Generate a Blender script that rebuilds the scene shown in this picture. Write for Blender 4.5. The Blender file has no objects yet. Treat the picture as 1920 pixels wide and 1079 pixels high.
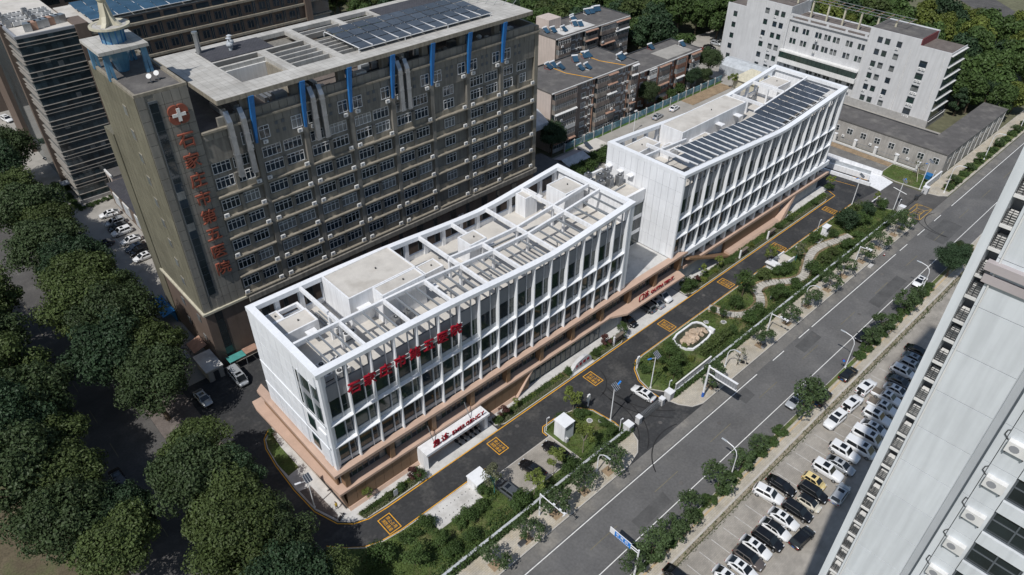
import bpy, math, random
from mathutils import Matrix, Vector
R = math.radians
SC = bpy.context.scene
COL = SC.collection

# ---------------------------------------------------------------- camera
cam_data = bpy.data.cameras.new('camera')
cam = bpy.data.objects.new('camera', cam_data)
COL.objects.link(cam)
yaw, pitch, roll = R(46.87997), R(37.60858), R(0.4521)
fw = Vector((math.cos(pitch) * math.cos(yaw), math.cos(pitch) * math.sin(yaw), -math.sin(pitch)))
rt = fw.cross(Vector((0, 0, 1))).normalized()
up = rt.cross(fw)
r2 = rt * math.cos(roll) + up * math.sin(roll)
u2 = up * math.cos(roll) - rt * math.sin(roll)
cam.matrix_world = Matrix(((r2.x, u2.x, -fw.x, 0), (r2.y, u2.y, -fw.y, 0), (r2.z, u2.z, -fw.z, 95), (0, 0, 0, 1)))
cam_data.sensor_width = 36
cam_data.lens = 1359.42 * 36 / 1920
cam_data.clip_start = 1
cam_data.clip_end = 4000
SC.camera = cam

# ---------------------------------------------------------------- sky and sun
SUN_EL, SUN_AZ = R(54), R(12)          # light travels towards +x, a little +y
world = bpy.data.worlds.new('World')
SC.world = world
world.use_nodes = True
nt = world.node_tree
sky = nt.nodes.new('ShaderNodeTexSky')
sky.sky_type = 'NISHITA'
sky.sun_disc = False
sky.sun_elevation = SUN_EL
sky.sun_rotation = math.atan2(-math.cos(SUN_AZ), -math.sin(SUN_AZ))
sky.air_density = 1.3
sky.dust_density = 1.0
bg = nt.nodes['Background']
bg.inputs['Strength'].default_value = 0.085
nt.links.new(sky.outputs[0], bg.inputs['Color'])
sun_data = bpy.data.lights.new('sun', 'SUN')
sun_data.energy = 4.0
sun_data.angle = R(0.6)
sun_data.color = (1.0, 0.965, 0.92)
sun = bpy.data.objects.new('sun', sun_data)
COL.objects.link(sun)
ldir = Vector((math.cos(SUN_AZ) * math.cos(SUN_EL), math.sin(SUN_AZ) * math.cos(SUN_EL), -math.sin(SUN_EL)))
sun.rotation_euler = ldir.to_track_quat('-Z', 'Y').to_euler()
sun.location = (-60, -20, 160)
SC.view_settings.view_transform = 'Standard'
SC.view_settings.look = 'None'
SC.view_settings.gamma = 1
SC.view_settings.use_curve_mapping = False
SC.view_settings.exposure = -0.1
SC.cycles.max_bounces = 5
SC.cycles.diffuse_bounces = 3
SC.cycles.glossy_bounces = 2
SC.cycles.transmission_bounces = 2
SC.cycles.transparent_max_bounces = 4

# ---------------------------------------------------------------- helpers
rng = random.Random(7)
WM = {}

class MB:
    def __init__(s):
        s.v = []; s.f = []; s.m = []
    def poly(s, pts, m=0):
        b = len(s.v); s.v += [tuple(p) for p in pts]; s.f.append(tuple(range(b, b + len(pts)))); s.m.append(m); return s
    def hexa(s, p, m=0):
        b = len(s.v); s.v += [tuple(q) for q in p]
        for f in ((3, 2, 1, 0), (4, 5, 6, 7), (0, 1, 5, 4), (1, 2, 6, 5), (2, 3, 7, 6), (3, 0, 4, 7)):
            s.f.append(tuple(b + i for i in f)); s.m.append(m)
        return s
    def box(s, x0, x1, y0, y1, z0, z1, m=0):
        return s.hexa([(x0, y0, z0), (x1, y0, z0), (x1, y1, z0), (x0, y1, z0), (x0, y0, z1), (x1, y0, z1), (x1, y1, z1), (x0, y1, z1)], m)
    def prism(s, pts, z0, z1, m=0):
        n = len(pts); b = len(s.v)
        s.v += [(p[0], p[1], z0) for p in pts] + [(p[0], p[1], z1) for p in pts]
        s.f.append(tuple(b + i for i in reversed(range(n)))); s.m.append(m)
        s.f.append(tuple(b + n + i for i in range(n))); s.m.append(m)
        for i in range(n):
            j = (i + 1) % n
            s.f.append((b + i, b + j, b + n + j, b + n + i)); s.m.append(m)
        return s
    def extr(s, prof, axis, a, c, m=0):
        """profile (u, z) extruded along axis x (u=y) or y (u=x)"""
        n = len(prof); b = len(s.v)
        for t in (a, c):
            s.v += [((t, u, z) if axis == 'x' else (u, t, z)) for u, z in prof]
        s.f.append(tuple(b + i for i in range(n))); s.m.append(m)
        s.f.append(tuple(b + n + i for i in reversed(range(n)))); s.m.append(m)
        for i in range(n):
            j = (i + 1) % n
            s.f.append((b + j, b + i, b + n + i, b + n + j)); s.m.append(m)
        return s
    def cyl(s, p0, p1, r0, r1=None, n=8, m=0, cap=True):
        r1 = r0 if r1 is None else r1
        p0 = Vector(p0); p1 = Vector(p1); d = (p1 - p0).normalized()
        a = d.cross(Vector((0, 0, 1)) if abs(d.z) < .9 else Vector((1, 0, 0))).normalized(); c = d.cross(a)
        b = len(s.v)
        for p, r in ((p0, r0), (p1, r1)):
            for i in range(n):
                t = 2 * math.pi * i / n
                s.v.append(tuple(p + a * (r * math.cos(t)) + c * (r * math.sin(t))))
        for i in range(n):
            j = (i + 1) % n
            s.f.append((b + i, b + j, b + n + j, b + n + i)); s.m.append(m)
        if cap:
            s.f.append(tuple(b + i for i in reversed(range(n)))); s.m.append(m)
            s.f.append(tuple(b + n + i for i in range(n))); s.m.append(m)
        return s
    def tube(s, pts, r, n=6, m=0):
        for a, c in zip(pts, pts[1:]):
            s.cyl(a, c, r, r, n, m)
        return s
    def sphere(s, c, r, n=8, k=6, m=0, sq=(1, 1, 1), jit=0, rg=None):
        b = len(s.v)
        s.v.append((c[0], c[1], c[2] - r * sq[2]))
        for i in range(1, k):
            a = -math.pi / 2 + math.pi * i / k
            for j in range(n):
                t = 2 * math.pi * j / n
                q = r * (1 + (rg.uniform(-jit, jit) if rg else 0))
                s.v.append((c[0] + q * math.cos(a) * math.cos(t) * sq[0], c[1] + q * math.cos(a) * math.sin(t) * sq[1], c[2] + q * math.sin(a) * sq[2]))
        s.v.append((c[0], c[1], c[2] + r * sq[2])); e = len(s.v) - 1
        for j in range(n):
            j2 = (j + 1) % n
            s.f.append((b, b + 1 + j2, b + 1 + j)); s.m.append(m)
            s.f.append((e, e - n + j, e - n + j2)); s.m.append(m)
            for i in range(k - 2):
                o = b + 1 + i * n
                s.f.append((o + j, o + j2, o + n + j2, o + n + j)); s.m.append(m)
        return s
    def mesh(s, name, mats, smooth=False):
        me = bpy.data.meshes.new(name)
        me.from_pydata(s.v, [], s.f)
        if not isinstance(mats, (list, tuple)): mats = [mats]
        for mt in mats: me.materials.append(M(mt))
        if len(mats) > 1: me.polygons.foreach_set('material_index', s.m)
        if smooth: me.polygons.foreach_set('use_smooth', [True] * len(me.polygons))
        me.update()
        return me

MESH = {}
def cached(key, fn):
    if key not in MESH: MESH[key] = fn()
    return MESH[key]

def link(o, parent, mw):
    COL.objects.link(o)
    if parent is not None:
        o.parent = parent
        o.matrix_parent_inverse = WM[parent.name].inverted()
    o.matrix_basis = mw
    WM[o.name] = mw
    return o

def TR(loc=(0, 0, 0), rz=0, sc=(1, 1, 1)):
    return Matrix.Translation(loc) @ Matrix.Rotation(rz, 4, 'Z') @ Matrix.Diagonal((sc[0], sc[1], sc[2], 1))

def thing(name, label, cat, loc=(0, 0, 0), rz=0, group=None):
    o = bpy.data.objects.new(name, None)
    o.empty_display_size = .5
    tag(o, label, cat, group)
    return link(o, None, TR(loc, rz))

def tag(o, label=None, cat=None, group=None, kind=None):
    if label: o['label'] = label
    if cat: o['category'] = cat
    if group: o['group'] = group
    if kind: o['kind'] = kind
    return o

def part(name, mb, mats=None, parent=None, loc=(0, 0, 0), rz=0, sc=(1, 1, 1), smooth=False, mw=None):
    """mb: an MB or a ready mesh; placed in world space whatever the parent"""
    me = mb.mesh(name, mats, smooth) if isinstance(mb, MB) else mb
    o = bpy.data.objects.new(name, me)
    return link(o, parent, mw if mw is not None else TR(loc, rz, sc))

def single(name, mb, mats, label, cat, group=None, **k):
    return tag(part(name, mb, mats, None, **k), label, cat, group)

def structure(name, mb, mats, parent=None, **k):
    o = part(name, mb, mats, parent, **k)
    if parent is None: o['kind'] = 'structure'
    return o

def omat(o, mat, slot=0):
    o.material_slots[slot].link = 'OBJECT'
    o.material_slots[slot].material = M(mat)

def kids(o, table={}):
    return [c for c in o.children]

def copy_tree(root, mw, label=None, group=None, paint=None):
    """a copy of a thing built at the origin, with copies of its parts and sub-parts"""
    r = root.copy(); COL.objects.link(r); r.matrix_basis = mw; WM[r.name] = mw
    if label: r['label'] = label
    if group: r['group'] = group
    for ch in PARTS[root.name]:
        c = ch.copy(); COL.objects.link(c); c.parent = r
        if paint: repaint(c, paint)
        for g in PARTS.get(ch.name, ()):
            d = g.copy(); COL.objects.link(d); d.parent = c
            if paint: repaint(d, paint)
    return r
PARTS = {}
def proto(root):
    """remember the tree below a prototype"""
    for ch in root.children:
        PARTS.setdefault(root.name, []).append(ch)
        for g in ch.children: PARTS.setdefault(ch.name, []).append(g)
    return root
def repaint(o, paint):
    for i, sl in enumerate(o.material_slots):
        nm = o.data.materials[i].name if o.data.materials[i] else ''
        if nm in paint:
            sl.link = 'OBJECT'; sl.material = M(paint[nm])

ORD = ['first', 'second', 'third', 'fourth', 'fifth', 'sixth', 'seventh', 'eighth', 'ninth', 'tenth', 'eleventh', 'twelfth', 'thirteenth', 'fourteenth', 'fifteenth', 'sixteenth', 'seventeenth', 'eighteenth', 'nineteenth', 'twentieth', 'twenty-first', 'twenty-second', 'twenty-third', 'twenty-fourth', 'twenty-fifth', 'twenty-sixth', 'twenty-seventh', 'twenty-eighth', 'twenty-ninth', 'thirtieth']

# ---------------------------------------------------------------- materials
MATS = {}
def M(name):
    if not isinstance(name, str): return name
    if name not in MATS: raise KeyError(name)
    return MATS[name]

def mat(name, col, rough=.7, var=.12, scale=.6, metal=0, spec=.3, bump=0, bscale=20, fine=0, fscale=8, island=0, rnd=0, stain=None, streak=0, coat=0):
    m = bpy.data.materials.new(name); MATS[name] = m
    m.use_nodes = True
    n = m.node_tree.nodes; L = m.node_tree.links
    b = n['Principled BSDF']
    b.inputs['Roughness'].default_value = rough
    b.inputs['Metallic'].default_value = metal
    b.inputs['Specular IOR Level'].default_value = spec
    if coat: b.inputs['Coat Weight'].default_value = coat; b.inputs['Coat Roughness'].default_value = .05
    tc = n.new('ShaderNodeTexCoord')
    geo = n.new('ShaderNodeNewGeometry')
    vec = geo.outputs['Position']
    cur = None
    def rgb(c):
        q = n.new('ShaderNodeRGB'); q.outputs[0].default_value = (c[0], c[1], c[2], 1); return q.outputs[0]
    cur = rgb(col)
    def mul(fac):
        nonlocal cur
        x = n.new('ShaderNodeVectorMath'); x.operation = 'SCALE'
        L.new(cur, x.inputs[0]); L.new(fac, x.inputs['Scale']); cur = x.outputs[0]
    def rng_(src, lo, hi, a=.3, c=.7):
        q = n.new('ShaderNodeMapRange'); q.inputs[1].default_value = a; q.inputs[2].default_value = c
        q.inputs[3].default_value = lo; q.inputs[4].default_value = hi; L.new(src, q.inputs[0]); return q.outputs[0]
    if stain:
        t = n.new('ShaderNodeTexNoise'); t.inputs['Scale'].default_value = stain[1]; t.inputs['Detail'].default_value = 7; t.inputs['Roughness'].default_value = .65
        L.new(vec, t.inputs['Vector'])
        mx = n.new('ShaderNodeMix'); mx.data_type = 'RGBA'
        L.new(rng_(t.outputs[0], 0, stain[2], .5, .66), mx.inputs[0]); L.new(cur, mx.inputs[6]); mx.inputs[7].default_value = (*stain[0], 1)
        cur = mx.outputs[2]
    if var:
        t = n.new('ShaderNodeTexNoise'); t.inputs['Scale'].default_value = scale; t.inputs['Detail'].default_value = 5; t.inputs['Roughness'].default_value = .6
        L.new(vec, t.inputs['Vector']); mul(rng_(t.outputs[0], 1 - var, 1 + var))
    if fine:
        t = n.new('ShaderNodeTexNoise'); t.inputs['Scale'].default_value = fscale; t.inputs['Detail'].default_value = 3
        L.new(vec, t.inputs['Vector']); mul(rng_(t.outputs[0], 1 - fine, 1 + fine))
    if streak:
        mp = n.new('ShaderNodeMapping'); mp.inputs['Scale'].default_value = (1.3, 1.3, .09); L.new(vec, mp.inputs['Vector'])
        t = n.new('ShaderNodeTexNoise'); t.inputs['Scale'].default_value = 1.6; t.inputs['Detail'].default_value = 5; L.new(mp.outputs[0], t.inputs['Vector'])
        mul(rng_(t.outputs[0], 1 - streak, 1 + streak * .3, .35, .6))
    if island:
        mul(rng_(geo.outputs['Random Per Island'], 1 - island, 1 + island, 0, 1))
    if rnd:
        oi = n.new('ShaderNodeObjectInfo'); mul(rng_(oi.outputs['Random'], 1 - rnd, 1 + rnd, 0, 1))
    L.new(cur, b.inputs['Base Color'])
    if bump:
        t = n.new('ShaderNodeTexNoise'); t.inputs['Scale'].default_value = bscale; t.inputs['Detail'].default_value = 4; L.new(vec, t.inputs['Vector'])
        bp = n.new('ShaderNodeBump'); bp.inputs['Strength'].default_value = bump; bp.inputs['Distance'].default_value = .05
        L.new(t.outputs[0], bp.inputs['Height']); L.new(bp.outputs[0], b.inputs['Normal'])
    return m

def brick_mat(name, c1, c2, mortar, w, h, rot=0, plane='xy', msize=.02, rough=.8, offset=.5, var=.15, stain=None):
    """small paving or tiling beyond what is built piece by piece"""
    m = mat(name, c1, rough, var, .35, stain=stain)
    n = m.node_tree.nodes; L = m.node_tree.links
    b = n['Principled BSDF']
    geo = [q for q in n if q.type == 'NEW_GEOMETRY'][0]
    mp = n.new('ShaderNodeMapping'); L.new(geo.outputs['Position'], mp.inputs['Vector'])
    sep = None
    src = mp.outputs[0]
    if plane != 'xy':
        sx = n.new('ShaderNodeSeparateXYZ'); cx = n.new('ShaderNodeCombineXYZ'); L.new(geo.outputs['Position'], sx.inputs[0])
        L.new(sx.outputs['X' if plane == 'xz' else 'Y'], cx.inputs[0]); L.new(sx.outputs['Z'], cx.inputs[1]); L.new(cx.outputs[0], mp.inputs['Vector'])
    mp.inputs['Rotation'].default_value = (0, 0, rot)
    br = n.new('ShaderNodeTexBrick'); br.inputs['Scale'].default_value = 1; br.inputs['Brick Width'].default_value = w; br.inputs['Row Height'].default_value = h
    br.inputs['Mortar Size'].default_value = msize; br.offset = offset
    k1 = 1.0; k2 = [c2[i] / max(c1[i], .001) for i in range(3)]; km = [mortar[i] / max(c1[i], .001) for i in range(3)]
    br.inputs['Color1'].default_value = (1, 1, 1, 1); br.inputs['Color2'].default_value = (*k2, 1); br.inputs['Mortar'].default_value = (*km, 1)
    L.new(src, br.inputs['Vector'])
    lk = b.inputs['Base Color'].links[0]; prev = lk.from_socket
    x = n.new('ShaderNodeVectorMath'); x.operation = 'MULTIPLY'; L.new(prev, x.inputs[0]); L.new(br.outputs['Color'], x.inputs[1]); L.new(x.outputs[0], b.inputs['Base Color'])
    return m

def leaf_mat(name, col, trans=.25, island=.22, rnd=.15):
    m = mat(name, col, .55, .18, .35, spec=.25, island=island, rnd=rnd)
    n = m.node_tree.nodes; L = m.node_tree.links
    b = n['Principled BSDF']; out = n['Material Output']
    t = n.new('ShaderNodeBsdfTranslucent'); L.new(b.inputs['Base Color'].links[0].from_socket, t.inputs[0])
    mx = n.new('ShaderNodeMixShader'); mx.inputs[0].default_value = trans
    L.new(b.outputs[0], mx.inputs[1]); L.new(t.outputs[0], mx.inputs[2]); L.new(mx.outputs[0], out.inputs[0])
    return m

mat('white_panel', (.77, .79, .82), .45, .05, .25, rnd=.03, streak=.055)
mat('white_wall', (.75, .76, .78), .6, .05, .5, streak=.11)
mat('off_white', (.66, .66, .65), .6, .08, .4, streak=.1)
mat('band_grey', (.25, .235, .215), .6, .1)
mat('mullion_grey', (.50, .52, .55), .5, .05)
mat('sill_grey', (.42, .44, .46), .5, .06, rnd=.05)
mat('seam', (.42, .45, .48), .8, .05)
mat('roof_screed', (.53, .505, .465), .85, .1, .35, fine=.05, stain=((.36, .33, .29), .25, .5))
mat('pink_stone', (.51, .365, .285), .55, .08, .5, fine=.04, rnd=.04)
mat('brown_panel', (.235, .145, .085), .5, .08, .6, rnd=.05)
mat('grey_wall', (.33, .345, .36), .6, .1, .5, streak=.12)
mat('spandrel_grey', (.26, .27, .29), .5, .05, .5, rnd=.08)
mat('frame_dark', (.10, .115, .13), .4, .05)
mat('frame_white', (.7, .71, .72), .5, .06)
mat('steel', (.27, .29, .31), .4, .1, 1.0, metal=.3)
mat('galvanised', (.40, .415, .43), .35, .15, 1.2, metal=.8)
mat('dark_metal', (.05, .052, .055), .4, .15)
mat('black_plastic', (.02, .02, .022), .5, .1)
mat('glass_dark', (.018, .026, .03), .06, .3, .3, spec=.7)
mat('glass_green', (.02, .04, .035), .06, .3, .4, spec=.7)
mat('glass_blue', (.02, .032, .045), .05, .3, .3, spec=.75)
mat('glass_curtain', (.17, .18, .18), .12, .4, .6, spec=.6)
mat('curtain_wall', (.045, .066, .076), .07, .45, .12, spec=.75, rnd=.35)  # teal tone in the base colour stands in for mirrored sky and trees
mat('solar_cell', (.055, .065, .082), .25, .2, .8, spec=.65, rnd=.2)
mat('solar_blue', (.03, .075, .125), .14, .25, .3, spec=.6, rnd=.15)
mat('tan_tile', (.222, .212, .19), .6, .1, .4, rnd=.07, streak=.12)
mat('tan_wall', (.20, .19, .17), .7, .12, .5, streak=.25)
mat('tan_light', (.265, .24, .195), .7, .12, .5, streak=.2)
mat('tan_olive', (.165, .155, .115), .6, .12, .2, rnd=.07, streak=.15)
mat('brown_tile', (.15, .115, .095), .6, .1, .5, rnd=.06, streak=.1)
brick_mat('slab_tile', (.41, .40, .375), (.46, .45, .425), (.27, .26, .24), 1.2, 1.2, offset=0, msize=.03, stain=((.30, .285, .26), .3, .5))
brick_mat('slab_fascia', (.33, .305, .25), (.30, .28, .23), (.12, .11, .1), 1.2, 3.0, plane='xz', offset=0, msize=.04, stain=((.2, .19, .16), .5, .6))
mat('felt_roof', (.105, .10, .098), .9, .15, .5, fine=.1, stain=((.2, .19, .175), .22, .55))
mat('felt_brown', (.14, .12, .11), .9, .2, .5, fine=.15, fscale=5, stain=((.2, .18, .16), .3, .5))
brick_mat('slate_roof', (.055, .056, .066), (.075, .075, .085), (.035, .035, .04), .6, .4, msize=.03)
mat('blue_paint', (.02, .13, .36), .4, .15, .6, rnd=.05)
mat('blue_glass', (.10, .24, .38), .15, .25, .4, spec=.6)
mat('cream_panel', (.50, .47, .37), .6, .1, .5, streak=.15)
mat('red_sign', (.27, .007, .02), .4, .1, 1)
mat('brick_red', (.24, .075, .05), .5, .15, .8)
mat('sign_white', (.72, .72, .70), .5, .06)
mat('asphalt', (.115, .114, .114), .85, .16, .12, fine=.12, fscale=2.5, bump=.2, bscale=60, stain=((.15, .147, .143), .13, .7))
mat('asphalt_new', (.04, .041, .043), .75, .2, .15, fine=.15, fscale=2, bump=.2, bscale=60, stain=((.085, .083, .08), .25, .75))
mat('asphalt_old', (.085, .082, .08), .9, .18, .2, fine=.12, fscale=3, stain=((.12, .115, .11), .3, .7))
mat('concrete', (.55, .545, .53), .85, .1, .4, fine=.06, stain=((.33, .32, .30), .35, .6))
mat('asphalt_dusty', (.155, .15, .142), .9, .18, .3, fine=.12, fscale=2.5, stain=((.24, .225, .2), .25, .7))
mat('asphalt_patch', (.09, .09, .09), .85, .2, .4, fine=.1, fscale=3)
mat('tyre_mark', (.022, .022, .023), .8, .3, .8)
mat('concrete_yard', (.33, .315, .29), .9, .14, .25, fine=.08, stain=((.24, .23, .21), .2, .7))
mat('kerb_stone', (.46, .44, .41), .8, .12, .8)
mat('bare_soil', (.27, .20, .13), .95, .22, .5, fine=.2, fscale=4)
mat('verge_dirt', (.27, .235, .18), .95, .25, .6, fine=.2, fscale=4, stain=((.12, .13, .06), .8, .7))
mat('tactile_paving', (.47, .36, .22), .85, .15, .6)
mat('dark_soil', (.11, .092, .06), .95, .3, .4, fine=.25, fscale=4, stain=((.06, .075, .03), .2, .8))  # dark olive-brown soil with greener patches
mat('lawn', (.072, .105, .03), .95, .3, .4, fine=.35, fscale=5, stain=((.17, .14, .075), .16, .75))
mat('terrain', (.12, .12, .075), .95, .25, .05, fine=.2, fscale=.6)
brick_mat('lot_pavers', (.34, .315, .28), (.30, .28, .25), (.24, .22, .19), .5, .25, rot=.0, msize=.012, stain=((.25, .235, .21), .15, .7), var=.2)
brick_mat('walk_pavers', (.46, .42, .35), (.40, .37, .315), (.30, .275, .235), .6, .3, msize=.02, stain=((.46, .38, .25), .25, .5), var=.18)
mat('paint_white', (.74, .74, .72), .6, .15, 1.5)
mat('paint_worn', (.5, .49, .47), .7, .3, 1.2)
mat('paint_yellow', (.72, .36, .03), .6, .15, 1.5)
mat('paint_yellow_worn', (.40, .25, .06), .7, .3, 1.0)
mat('paint_faint', (.165, .15, .105), .8, .3, 1.0)
mat('lamp_white', (.72, .73, .75), .35, .05)
mat('rock', (.46, .36, .27), .85, .2, .8, rnd=.12, bump=.6, bscale=3)
mat('pale_rock', (.56, .57, .58), .7, .15, .8, bump=.5, bscale=2)
mat('pond_water', (.05, .055, .035), .06, .3, .5, spec=.5)
mat('bark', (.115, .09, .065), .9, .25, 2.0)
mat('bark_pale', (.27, .24, .2), .9, .2, 2.0)
mat('trunk_wrap', (.03, .18, .19), .7, .1)
mat('timber', (.16, .135, .11), .8, .2, 1.5, rnd=.08)
mat('path_slab', (.44, .42, .385), .85, .12, .8, rnd=.1)
mat('path_gap', (.2, .18, .16), .9, .2, 2)
mat('apt_wall', (.215, .18, .16), .85, .2, .4, streak=.2)
mat('apt_pale', (.50, .43, .39), .85, .08, .3, streak=.1)
mat('apt_brick', (.20, .11, .08), .85, .15, 1.0)
mat('apt_conc', (.24, .215, .19), .85, .2, .5, streak=.2)
mat('rust_awning', (.34, .21, .155), .7, .2, 1.0)
mat('off_grey', (.53, .535, .545), .7, .05, .4, streak=.08)
mat('stone_base', (.33, .325, .315), .85, .15, 1.2)
mat('annex_wall', (.34, .325, .305), .85, .12, .4, streak=.15)
mat('maroon', (.20, .06, .065), .7, .1)
mat('tower_white', (.60, .635, .665), .55, .04, .12, rnd=.025, streak=.1, fine=.015, fscale=3)
mat('tower_band', (.40, .365, .37), .6, .08, .5)
mat('mural_blue', (.10, .21, .26), .7, .5, .35, stain=((.42, .45, .44), .5, .9))
mat('mural_green', (.14, .26, .06), .7, .4, .6)
mat('teal_awning', (.07, .27, .25), .6, .2, 1)
mat('blue_sheet', (.02, .14, .36), .5, .15, 1)
mat('pale_sheet', (.42, .45, .48), .4, .2, .8)
mat('rubble', (.33, .33, .33), .9, .3, 1.5, island=.4)
mat('tyre', (.015, .015, .016), .8, .1)
mat('rim', (.4, .41, .42), .3, .1, metal=.7)
mat('car_glass', (.01, .012, .014), .05, 0, spec=.8)
mat('car_paint', (.7, .71, .72), .25, 0, spec=.5, coat=.6)
for nm, cl in (('car_white', (.74, .75, .76)), ('car_black', (.008, .008, .009)), ('car_silver', (.42, .44, .46)), ('car_grey', (.10, .11, .12)), ('car_navy', (.02, .03, .05)), ('car_yellow', (.70, .56, .26)), ('car_red', (.22, .015, .02)), ('car_brown', (.13, .11, .10)), ('car_cream', (.66, .62, .52)), ('car_steel', (.25, .29, .33))):
    mat(nm, cl, .25, 0, spec=.5, coat=.6, metal=.25 if nm in ('car_silver', 'car_grey', 'car_steel', 'car_brown') else 0)
mat('head_lamp', (.6, .62, .65), .1, 0, spec=.8)
mat('tail_lamp', (.3, .01, .01), .2, 0, spec=.6)
mat('plate_blue', (.03, .12, .45), .4, 0)
mat('sign_blue', (.03, .2, .6), .4, .08)
mat('skin', (.45, .28, .2), .6, 0)
mat('cloth_dark', (.03, .035, .05), .8, .1)
mat('cloth_yellow', (.5, .35, .05), .8, .1)
mat('cloth_teal', (.12, .3, .32), .8, .1)
leaf_mat('leaf_big', (.056, .084, .035))
leaf_mat('leaf_dark', (.041, .074, .036))
leaf_mat('leaf_olive', (.076, .106, .035))
leaf_mat('leaf_mid', (.07, .115, .035))
leaf_mat('leaf_bright', (.17, .215, .055))
leaf_mat('leaf_yellow', (.125, .155, .036))
leaf_mat('leaf_street', (.072, .112, .046))
leaf_mat('leaf_red', (.10, .045, .04))
leaf_mat('leaf_grey', (.15, .16, .095))
leaf_mat('leaf_hedge', (.062, .105, .032))
leaf_mat('grass_blade', (.09, .135, .03), .2, .45)

# people: one skinned body each
def body_mesh(top, legs, lean):
    V = [(0, 0, .93), (0, 0, 1.15), (lean * .4, 0, 1.38), (lean * .5, 0, 1.5), (lean * .6, 0, 1.6), (lean * .6 + .02, 0, 1.76)]
    rad = [.15, .14, .15, .055, .09, .075]
    E = [(0, 1), (1, 2), (2, 3), (3, 4), (4, 5)]
    for q in (-1, 1):
        b_ = len(V)
        V += [(0, q * .1, .86), (.05 + .06 * q, q * .11, .48), (.02 + .12 * q, q * .11, .08), (.16 + .12 * q, q * .12, .04)]
        rad += [.1, .07, .045, .04]; E += [(0, b_), (b_, b_ + 1), (b_ + 1, b_ + 2), (b_ + 2, b_ + 3)]
        b_ = len(V)
        V += [(lean * .4, q * .2, 1.4), (.02 - .04 * q, q * .25, 1.12), (.12 - .08 * q, q * .24, .88), (.16 - .08 * q, q * .23, .8)]
        rad += [.06, .048, .036, .03]; E += [(2, b_), (b_, b_ + 1), (b_ + 1, b_ + 2), (b_ + 2, b_ + 3)]
    me = bpy.data.meshes.new('body'); me.from_pydata(V, E, [])
    o = bpy.data.objects.new('body', me); COL.objects.link(o)
    o.modifiers.new('skin', 'SKIN'); me.skin_vertices[0].data[0].use_root = True
    for i, r_ in enumerate(rad): me.skin_vertices[0].data[i].radius = (r_, r_)
    o.modifiers.new('smooth', 'SUBSURF').levels = 1
    dg = bpy.context.evaluated_depsgraph_get()
    out = bpy.data.meshes.new_from_object(o.evaluated_get(dg)); bpy.data.objects.remove(o)
    out.materials.clear()
    for m_ in (top, legs, 'skin'): out.materials.append(M(m_))
    for p in out.polygons:
        z, y = p.center.z, abs(p.center.y)
        p.material_index = 2 if z > 1.5 or (y > .17 and z < .95) else 1 if z < .93 else 0
        p.use_smooth = True
    return out
BODIES = {(c_, l_): body_mesh(c_, 'cloth_dark', l_) for c_, l_ in (('cloth_teal', .05), ('cloth_yellow', .25), ('cloth_dark', .05))}
# ================================================================ the ground
def sheet(name, pts, z, mt, parent=None):
    return structure(name, MB().poly([(p[0], p[1], z) for p in pts]), mt, parent)
def rect(x0, x1, y0, y1): return [(x0, y0), (x1, y0), (x1, y1), (x0, y1)]
def inset(pts, d):
    n = len(pts); out = []
    for i in range(n):
        p0 = Vector(pts[i - 1]); p1 = Vector(pts[i]); p2 = Vector(pts[(i + 1) % n])
        a = (p1 - p0).normalized(); b = (p2 - p1).normalized()
        na = Vector((-a.y, a.x)); nb = Vector((-b.y, b.x))
        q = na + nb
        q = q / max(.35, q.dot(na)) if q.length > .01 else na
        out.append((p1.x + q.x * d, p1.y + q.y * d))
    return out
def raised(name, pts, mt, z=.12, kerb=.16, ktop=None):
    """a paved or planted area with a kerb stone round it (points counter-clockwise)"""
    o = structure(name, MB().prism(inset(pts, kerb), -.05, z - .02), mt)
    n = len(pts); k = MB(); q = inset(pts, kerb)
    for i in range(n):
        j = (i + 1) % n
        k.hexa([(*pts[i], -.05), (*pts[j], -.05), (*q[j], -.05), (*q[i], -.05), (*pts[i], z), (*pts[j], z), (*q[j], z), (*q[i], z)])
    part('kerb', k, 'kerb_stone', o)
    return o

sheet('terrain', rect(-700, 1100, -500, 1100), -.06, 'terrain')
sheet('road', rect(-300, 900, 29.7, 42.15), 0, 'asphalt')
sheet('side_road', rect(-.8, 12.7, 42.15, 500), .003, 'asphalt_old')
sheet('courtyard', rect(213, 230.5, 55, 92), .002, 'concrete_yard')
sheet('hospital_drive', rect(12.7, 190.4, 42.15, 107.9), .004, 'asphalt_new')
sheet('gate_apron', [(66.2, 42.15), (86.2, 42.15), (83, 45), (82.4, 47.4), (71.8, 47.4), (71, 44.5)], .008, 'asphalt_new')
sheet('concrete_yard', rect(12.7, 130, 108, 300), .002, 'concrete_yard')
sheet('back_yard', rect(108, 216, 88, 126), .008, 'concrete_yard')
sheet('forecourt', rect(216, 262, 120, 160), .002, 'concrete_yard')
sheet('parking_lot', rect(30, 200, -40, 26.0), .004, 'lot_pavers')
sheet('exit_apron', [(176.4, 42.16), (193.5, 42.16), (191, 47), (190.4, 55), (172, 57.4), (176, 48)], .010, 'asphalt_old')
sheet('far_street', [(330, 60), (350, 60), (420, 130), (405, 140)], .002, 'asphalt_old')
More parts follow.
